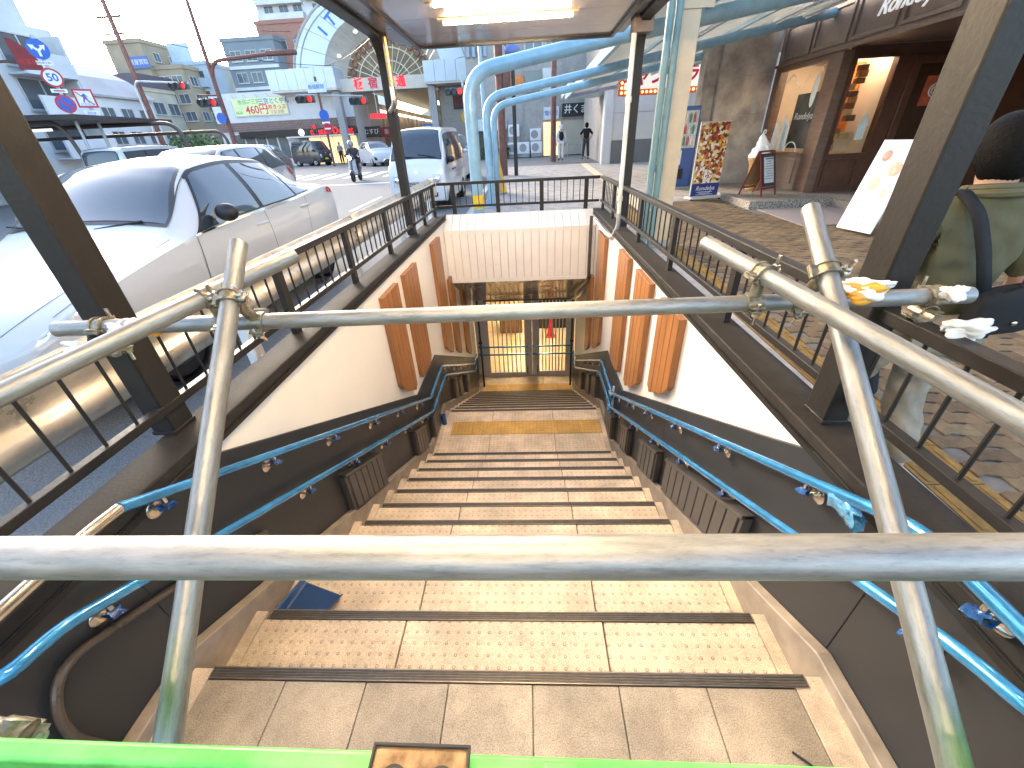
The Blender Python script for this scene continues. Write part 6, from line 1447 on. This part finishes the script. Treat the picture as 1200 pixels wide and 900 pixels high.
Md = Matrix.Translation((-15.2, 35.85, 3.95)) @ Matrix.Rotation(math.pi/2, 4, 'X'); at0(MB().lathe([(.36, 0), (.36, .03)], 20, M=Md).build('blue_disc', sblue), t)
Md = Matrix.Translation((-15.15, 35.85, 3.1)) @ Matrix.Rotation(math.pi/2, 4, 'X'); at0(MB().lathe([(.36, 0), (.36, .03)], 20, M=Md).build('red_disc', sred), t); at0(MB().box(-15.38, -14.92, 35.80, 35.815, 3.05, 3.15).build('white_bar', swh), t); at0(MB().box(-15.5, -14.9, 35.85, 35.88, 3.4, 3.55).build('sub_plate', swh), t)
signal(t, (-16.2, 35.9, 3.1), .8, False)
t = thing('right_signal', 'traffic light on a pole left of the blue arcade frames', 'traffic light', (-4.6, 34, .6)); at0(MB().tube([(-4.3, 34, .5), (-4.3, 34, 5.6)], .08, 8).build('mast', galp), t); signal(t, (-4.9, 33.8, 4.75), 1.1)
t = thing('arcade_hanging_sign', 'small red lit sign hanging under the arcade arch', 'sign', (-13, 43.0, 4)); at0(MB().box(-14.0, -12.6, 42.9, 43.0, 3.95, 4.3).build('board', red_em), t); at0(MB().tube([(-13.3, 42.95, 4.3), (-13.3, 42.95, 6.2)], .03, 6).build('hanger', alu_m), t)
# overhead cables
def cable(lab, p, q, sag=.5):
    p, q = Vector(p), Vector(q); tag(MB().tube([p*(1-u)+q*u-Vector((0, 0, sag*4*u*(1-u))) for u in [k/14 for k in range(15)]], .022, 5).build('overhead_cable', black_m), lab, 'cable')
cable('overhead cable from the mast to the tan office pole', (-15.5, 13.6, 8.8), (-32.3, 40.5, 11.2)); cable('upper overhead cable between the utility pole and the brick building', (-32.3, 40.5, 12.3), (-27, 59.8, 13.6)); cable('lower overhead cable between the utility pole and the corner store', (-32.3, 40.5, 10.6), (-16.5, 43.4, 7.9)); cable('overhead cable from the corner store to the rusty pavement pole', (-16.5, 42.2, 7.8), (-.98, 19.2, 8.8), .8)
# roofed cycle shelter of brown tubes
t = thing('cycle_shelter', 'dark roofed shelter of bent brown tubes across the road', 'shelter', (-14.5, 17, .2))
at0(MB().prism([(-20, 2.95), (-20, 3.15), (-14.0, 2.98), (-14.0, 2.85)], 'y', 14.5, 18.5).build('roof', mat('dark brown roof', (.055, .045, .04), .5), smooth=False), t)
br = mat('brown tube', (.09, .065, .055), .45)
at0(MB().tube(fillet([(-19, 16.6, 2.80), (-13.2, 17.6, 2.82), (-12.9, 17.8, .2)], .5, 6), .07, 10).build('tube_frame', br), t); at0(MB().tube(fillet([(-19, 17.4, 2.5), (-12.0, 18.4, 2.52), (-11.85, 18.5, .2)], .4, 6), .055, 10).build('tube_frame', br), t)
at0(MB().tube(fillet([(-19.5, 14.7, 2.85), (-15.0, 14.9, 2.85), (-14.6, 15.0, .2)], .5, 6), .06, 10).build('tube_frame', br), t); at0(MB().box(-18.5, -17, 16.4, 16.5, 2.70, 2.78).build('strip_light', wh_em), t)
leaf_m = mat('hedge leaf', (.06, .11, .035), .6, 0, .4, 3)
def shrub(lab, c, s, n, seed, name='shrub'):
    rnd = random.Random(seed); b = MB()
    for i in range(n):
        d = Vector((rnd.gauss(0, 1), rnd.gauss(0, 1), rnd.gauss(0, 1))).normalized()*rnd.random()**.4; p = Vector((d.x*s[0], d.y*s[1], s[2]*(1+d.z)*.5+.1)); a = Vector((rnd.uniform(-1, 1), rnd.uniform(-1, 1), rnd.uniform(-1, 1))).normalized()*.14; e = a.orthogonal().normalized()*.07
        b.add([p-a, p+e, p+a, p-e], [(0, 1, 2, 3)])
    t = thing(name, lab, 'shrub', c, group='street planting'); b.build('foliage', leaf_m, t, smooth=False); MB().tube([(0, 0, 0), (0, 0, s[2]*.8)], [.06, .03], 6).build('stem', rust_m, t)
shrub('leafy green shrub behind the brown shelter tubes', (-22.5, 31, .55), (2.2, .9, 2.6), 900, 1); shrub('low leafy shrub by the signal mast', (-19.6, 28.2, .55), (1.3, .8, 1.9), 600, 2)
for i, x in enumerate((-2.9, -2.2, -1.6)): shrub(('potted plant at the road end of the dark shopfront', 'middle potted plant before the dark shopfront', 'potted plant nearest the air conditioners')[i], (x, 33.6, .56), (.35, .3, 1.0), 160, 5+i, 'potted_plant')
# low grey street fence by the far kerb
t = thing('street_fence', 'low grey pedestrian fence before the black signboard shop', 'fence', (4, 33, .56))
for x in (2.9, 3.9, 4.9, 5.9): at0(MB().tube([(x, 33, .56), (x, 33, 1.35)], .035, 8).build('post', galp), t)
for z in (1.3, .95): at0(MB().tube([(2.9, 33, z), (5.9, 33, z)], .025, 8).build('rail', galp), t)

# ================================================================ people
def skin_obj(name, pts, edges, rad, m_, parent, sub=2, root=0, fold=0):
    me = bpy.data.meshes.new(name); me.from_pydata(pts, edges, []); me.update(); o = bpy.data.objects.new(name, me); col.objects.link(o)
    sk = o.modifiers.new('skin', 'SKIN'); sk.use_smooth_shade = True
    for i, r_ in enumerate(rad):
        rr = r_ if isinstance(r_, tuple) else (r_, r_); me.skin_vertices[0].data[i].radius = rr; me.skin_vertices[0].data[i].use_root = (i == root)
    s = o.modifiers.new('sub', 'SUBSURF'); s.levels = s.render_levels = sub
    dg = bpy.context.evaluated_depsgraph_get(); m2 = bpy.data.meshes.new_from_object(o.evaluated_get(dg)); bpy.data.objects.remove(o); bpy.data.meshes.remove(me)
    m2.materials.clear(); m2.materials.append(m_); m2.name = name
    if fold:
        for v in m2.vertices:
            x, y, z = v.co; f = math.sin(z*38+x*22+3*math.sin(y*14))*.5+math.sin(z*61-x*45+2*math.sin(x*17+z*9))*.35+math.sin(x*70+z*23+y*30)*.25
            v.co += v.normal*f*fold
    m2.polygons.foreach_set('use_smooth', [True]*len(m2.polygons)); return link(name, m2, parent)
skin_m = mat('skin', (.50, .29, .20), .5, 0, .06, 20); hair_m = mat('black hair', (.006, .0055, .0055), .65, 0, .3, 60, bump=.5, bsc=120, spec=.15)
def person(label, loc, rz, J, top, bottom, shoe, hair=hair_m, topname='shirt', h=1.0, long_top=0, hairfn=None, cat_='person', fold=0):
    """J: joint overrides. figure 1.70 m tall, faces -y"""
    t = thing('person', label, cat_, loc, rz); t.scale = (h, h, h)
    P = dict(pel=(0, 0, .93), spi=(0, .0, 1.12), che=(0, 0, 1.32), nek=(0, .01, 1.45), hdb=(0, 0, 1.53), hdt=(0, -.005, 1.64),
             shl=(.17, 0, 1.38), ell=(.23, .02, 1.10), wrl=(.24, -.05, .86), hal=(.24, -.07, .79), hip=(.085, 0, .90), kne=(.10, -.02, .50), ank=(.10, .02, .09), toe=(.10, -.13, .04),
             shr=(-.17, 0, 1.38), elr=(-.23, .02, 1.10), wrr=(-.24, -.05, .86), har=(-.24, -.07, .79), hir=(-.085, 0, .90), knr=(-.10, -.02, .50), anr=(-.10, .02, .09), tor=(-.10, -.13, .04))
    P.update(J)
    R_ = dict(pel=(.15, .105), spi=(.135, .095), che=(.155, .105), nek=.052, hdb=.075, hdt=.082, shl=.062, ell=.043, wrl=.028, hal=.03, hip=.085, kne=.055, ank=.037, toe=.03)
    for a, b_ in (('shr', 'shl'), ('elr', 'ell'), ('wrr', 'wrl'), ('har', 'hal'), ('hir', 'hip'), ('knr', 'kne'), ('anr', 'ank'), ('tor', 'toe')): R_[a] = R_[b_]
    names = list(P); idx = {n: i for i, n in enumerate(names)}
    E_ = [('pel', 'spi'), ('spi', 'che'), ('che', 'nek'), ('nek', 'hdb'), ('hdb', 'hdt'), ('che', 'shl'), ('shl', 'ell'), ('ell', 'wrl'), ('wrl', 'hal'), ('che', 'shr'), ('shr', 'elr'), ('elr', 'wrr'), ('wrr', 'har'), ('pel', 'hip'), ('hip', 'kne'), ('kne', 'ank'), ('ank', 'toe'), ('pel', 'hir'), ('hir', 'knr'), ('knr', 'anr'), ('anr', 'tor')]
    body = skin_obj('body', [P[n] for n in names], [(idx[a], idx[b_]) for a, b_ in E_], [R_[n] for n in names], skin_m, t)
    # fingers and face details joined to the body mesh
    b = MB()
    for s in ('l', 'r'):
        w_, hnd = Vector(P['wr'+s]), Vector(P['ha'+s]); d = (hnd-w_).normalized(); sd_ = d.orthogonal().normalized(); sg = 1 if s == 'l' else -1
        for k in range(4):
            q = hnd+sd_*(k-1.5)*.017+d*.01; l_ = (.06, .07, .065, .05)[k]; cu = d.cross(sd_)*.02; b.tube([q, q+d*l_*.6+cu*.3, q+d*l_+cu], [.0085, .0075, .006], 6)
        q = hnd-sd_*.03-d*.02; b.tube([q, q-sd_*.02+d*.03, q-sd_*.02+d*.055], [.01, .009, .007], 6)
    hx, hy, hz = P['hdt']
    b.ell((hx, hy-.095, hz-.045), .014, .02, .022, 8, 6); b.ell((hx, hy-.083, hz-.09), .025, .01, .008, 8, 4)
    for s in (-1, 1): b.ell((hx+s*.083, hy, hz-.05), .012, .022, .032, 8, 6); b.ell((hx+s*.03, hy-.083, hz-.022), .014, .008, .007, 8, 4)
    me = b.mesh('x', skin_m); bm = bmesh.new(); bm.from_mesh(body.data); bm.from_mesh(me); bm.to_mesh(body.data); bm.free(); bpy.data.meshes.remove(me)
    # clothes
    tn = ['pel', 'spi', 'che', 'shl', 'ell', 'shr', 'elr']; te = [('pel', 'spi'), ('spi', 'che'), ('che', 'shl'), ('shl', 'ell'), ('che', 'shr'), ('shr', 'elr')]
    pts = [Vector(P[n]) for n in tn]; pts.append(Vector(P['nek'])+Vector((0, .005, .0))); rad = [(.185, .14), (.17, .125), (.185, .135), .083, .062, .083, .062, .065]
    if long_top: pts += [Vector(P['wrl']), Vector(P['wrr'])]; rad += [.045, .045]
    ed = [(tn.index(a), tn.index(c)) for a, c in te]+[(2, 7)]+([(4, 8), (6, 9)] if long_top else []); skin_obj(topname, [tuple(p) for p in pts], ed, rad, top, t, sub=4 if fold else 2, fold=fold)
    bn = ['pel', 'hip', 'kne', 'ank', 'hir', 'knr', 'anr']; pts = [tuple(Vector(P[n])+(Vector((0, 0, .03)) if n[:2] == 'an' else Vector((0, 0, 0)))) for n in bn]
    skin_obj('trousers', pts, [(0, 1), (1, 2), (2, 3), (0, 4), (4, 5), (5, 6)], [(.17, .125), .105, .085, .078, .105, .085, .078], bottom, t, sub=4 if fold else 2, fold=fold)
    if fold:
        nx, ny, nz = P['nek']; MB().tube([(nx+.078*math.cos(k*math.pi/10), ny+.085*math.sin(k*math.pi/10), nz+.03+.012*math.sin(k*math.pi/10)) for k in range(21)], .017, 8, False).tube([(nx+.088*math.cos(k*math.pi/10), ny+.095*math.sin(k*math.pi/10), nz+.012+.012*math.sin(k*math.pi/10)) for k in range(21)], .018, 8, False).build('collar', top, t)
    for a, c in (('ank', 'toe'), ('anr', 'tor')):
        pa, pc = Vector(P[a]), Vector(P[c]); q = MB(); dd = (pc-pa); dd.z = 0; dd.normalize(); cen = (pa+pc)/2; base = min(pa.z, pc.z)
        q.ell((cen.x+dd.x*.02, cen.y+dd.y*.02, base+.015), .05, .135, .055, 12, 8); q.build('shoe', shoe, t)
    q = MB()
    if hairfn: hairfn(q, P)
    else:
        def hf(u, v):
            a_ = u*2*math.pi; back = max(0, min(1, (math.sin(a_)+.45)/.9)); th = v*math.pi*(.44+.46*back*back*(3-2*back)); n_ = .0012*math.sin(a_*23)*math.sin(th*3)
            return (hx+(.098+n_)*math.sin(th)**.8*math.cos(a_), hy+.008+(.112+n_)*math.sin(th)**.8*math.sin(a_), hz-.045+(.128+n_)*math.cos(th))
        q.grid(hf, 48, 18)
    q.build('hair', hair, t, ang=80); return t
olive = mat('olive cotton', (.105, .095, .05), .85, 0, .12, 8, bump=.5, bsc=22); khaki = mat('khaki cotton', (.30, .25, .18), .85, 0, .2, 10, bump=.4, bsc=25); blackc = mat('black cloth', (.012, .012, .014), .85, 0, .2, 12, bump=.4, bsc=20); whitec = mat('white cloth clothes', (.72, .72, .72), .8, 0, .06, 10, bump=.3, bsc=25)
# near passer-by on the shop-side pavement, seen from behind
p = person('person walking away in an olive shirt with a black cross-body bag', (1.76, 1.70, gz(1.9)), R(180-6), dict(hdt=(0, -.02, 1.66), hdb=(0, 0, 1.55), kne=(.10, -.16, .52), ank=(.10, -.05, .10), toe=(.10, -.20, .05), anr=(-.1, .16, .13), tor=(-.1, .02, .05), ell=(.27, .05, 1.12), elr=(-.27, .04, 1.12)), olive, khaki, black_m, h=.935, fold=.008)
b = MB(); st = [(.165, .15, 1.405), (.165, .02, 1.475), (.12, -.1, 1.40)]
b2 = MB()
def strap(pts, w_, m_, nm):
    b = MB(); P_ = fillet(pts, .05, 5)
    for i, q in enumerate(P_):
        d = (P_[min(i+1, len(P_)-1)]-P_[max(0, i-1)]).normalized(); s_2 = Vector((0, 1, 0)).cross(d); s_2 = s_2.normalized() if s_2.length > .1 else Vector((1, 0, 0)); b.v += [tuple(q-s_2*w_/2), tuple(q+s_2*w_/2)]
        if i: k = len(b.v); b.f.append((k-4, k-3, k-1, k-2))
    o = b.build(nm, m_); sm = o.modifiers.new('s', 'SOLIDIFY'); sm.thickness = .008; return o
bag = thing('cross_body_bag', 'black nylon cross-body bag hanging on the back of the olive shirt', 'bag', (1.76, 1.70, gz(1.9)), R(174)); bag.scale = (.935,)*3
for o in (strap([(.10, -.13, 1.36), (.12, .0, 1.492), (.11, .135, 1.41), (.06, .175, 1.28), (-.02, .185, 1.10)], .045, blackc, 'strap'),): o.parent = bag
def bagfn(u, v):
    a_ = u*2*math.pi; th = v*math.pi; se = lambda s: math.copysign(abs(s)**.5, s); return (-.10+.13*se(math.sin(th))*se(math.cos(a_)), .215+.05*se(math.sin(th))*se(math.sin(a_)), 1.05+.10*se(math.cos(th))-.03*math.cos(a_))
MB().grid(bagfn, 28, 14).build('pouch', blackc, bag, ang=60); MB().ell((-.11, .268, 1.01), .011, .006, .011, 8, 5).build('snap', steel_m, bag)
# second passer-by mostly behind the column
person('small person in black walking behind the near shop-side column', (2.22, 2.36, gz(2.4)), R(180), dict(kne=(.1, .10, .50), ank=(.1, .26, .14), toe=(.1, .14, .05), knr=(-.1, -.12, .52), anr=(-.1, -.12, .09), tor=(-.1, -.26, .04)), blackc, blackc, black_m, h=.66)
# far pedestrians
def hood(q, P):
    hx, hy, hz = P['hdt']; q.ell((hx, hy+.01, hz-.02), .11, .12, .13, 16, 10); q.ell((hx, hy+.0, hz+.02), .17, .17, .02, 16, 4)
p = person('person in white clothes with a black backpack at the far kerb', (1.92, 26.2, gz(26.2)), R(180), {}, whitec, whitec, black_m, hair=whitec, h=1.0, long_top=1, hairfn=hood)
q = thing('backpack', 'small black backpack on the white-clad person', 'bag', (1.92, 26.2, gz(26.2)+1.0), R(180)); MB().ell((0, .21, .2), .14, .09, .22, 14, 8).build('pack', blackc, q); MB().tube(fillet([(.1, .16, .36), (.11, 0, .47), (.1, -.13, .3), (.1, 0, .08)], .05, 3), .018, 6).tube(fillet([(-.1, .16, .36), (-.11, 0, .47), (-.1, -.13, .3), (-.1, 0, .08)], .05, 3), .018, 6).build('strap', blackc, q)
person('person in black with hands on hips at the far kerb', (3.35, 26.4, gz(26.4)), R(165), dict(ell=(.34, .06, 1.16), wrl=(.20, -.02, .98), hal=(.16, -.06, .96), elr=(-.34, .06, 1.16), wrr=(-.2, -.02, .98), har=(-.16, -.06, .96), ank=(.16, .05, .09), toe=(.2, -.1, .04), kne=(.14, 0, .5), anr=(-.14, .02, .09)), blackc, mat('dark grey trousers', (.05, .052, .05), .8, 0, .2, 10), black_m, h=1.03)
person('person standing by the doughnut shop doorway in grey', (-16.9, 41.5, .56), R(10), {}, mat('grey top', (.25, .25, .27), .8), blackc, black_m)

# scooter and rider crossing
sx, sy = -8.0, 20.9; sz = rz_(sy)
t = thing('scooter', 'dark motor scooter with its headlamp lit crossing towards the stairs', 'scooter', (sx, sy, sz), R(6))
for y in (-.62, .58):
    o = link('wheel', MB().lathe([(.14, -.05), (.22, -.055), (.245, 0), (.22, .055), (.14, .05)], 20, M=Matrix.Translation((0, y, .245)) @ Matrix.Rotation(math.pi/2, 4, 'Y')).mesh('tyre', tyre_m), t); MB().lathe([(.15, -.035), (.03, -.045), (.03, .045), (.15, .035)], 16, M=Matrix.Translation((0, y, .245)) @ Matrix.Rotation(math.pi/2, 4, 'Y')).build('rim', rim_m, o)
sc_m = car_paint('scooter paint', (.03, .03, .045), .3)
def shield(u, v): return ((u-.5)*.42*(1-.25*v), -.50+.14*v+.1*abs(u-.5)**2*4, .30+.62*v)
o = MB().grid(shield, 8, 8).build('leg_shield', mat('pale scooter shield', (.35, .36, .40), .3, coat=.5), t); sm = o.modifiers.new('s', 'SOLIDIFY'); sm.thickness = .03
MB().box(-.16, .16, -.42, .15, .27, .33).build('floorboard', black_m, t, bev=.01); MB().ell((0, .45, .52), .18, .42, .22, 16, 10).build('rear_body', sc_m, t); MB().ell((0, .38, .74), .15, .36, .07, 14, 8).build('seat', rubber_m, t); MB().ell((0, -.62, .38), .1, .24, .12, 12, 8).build('front_fender', sc_m, t)
MB().tube([(0, -.62, .26), (0, -.40, 1.0)], .035, 8).build('fork', sc_m, t); MB().ell((0, -.42, .99), .17, .13, .10, 14, 8).build('handlebar_cover', sc_m, t); MB().tube(fillet([(-.33, -.26, 1.03), (-.1, -.38, 1.03), (.1, -.38, 1.03), (.33, -.26, 1.03)], .08, 4), .018, 8).build('handlebar', black_m, t)
MB().lathe([(.075, 0), (.06, .03)], 16, M=Matrix.Translation((0, -.53, .97)) @ Matrix.Rotation(math.pi/2, 4, 'X')).build('headlamp', mat('lit headlamp', (1, .82, .5), .4, 0, 0, emit=1.6), t)
for s in (-1, 1): MB().tube([(s*.25, -.34, 1.04), (s*.34, -.36, 1.22)], .008, 6).ell((s*.36, -.36, 1.25), .07, .02, .045, 10, 6).build('mirror', black_m, t)
dark_j = mat('dark jacket', (.06, .055, .058), .7, 0, .2, 10)
def helmet(q, P):
    hx, hy, hz = P['hdt']; q.ell((hx, hy+.005, hz-.01), .135, .15, .145, 18, 12)
person('person riding the scooter in a dark jacket and helmet', (sx, sy, sz), R(6), dict(pel=(0, .33, .88), spi=(0, .30, 1.04), che=(0, .20, 1.24), nek=(0, .14, 1.36), hdb=(0, .10, 1.42), hdt=(0, .08, 1.53), shl=(.18, .18, 1.29), ell=(.27, .0, 1.08), wrl=(.28, -.22, 1.06), hal=(.29, -.28, 1.05), shr=(-.18, .18, 1.29), elr=(-.27, 0, 1.08), wrr=(-.28, -.22, 1.06), har=(-.29, -.28, 1.05), hip=(.10, .28, .86), kne=(.16, -.16, .80), ank=(.13, -.18, .42), toe=(.13, -.33, .37), hir=(-.10, .28, .86), knr=(-.16, -.16, .8), anr=(-.13, -.18, .42), tor=(-.13, -.33, .37)), dark_j, blackc, black_m, hair=mat('grey helmet', (.25, .24, .25), .3, coat=.6), topname='jacket', long_top=1, hairfn=helmet)
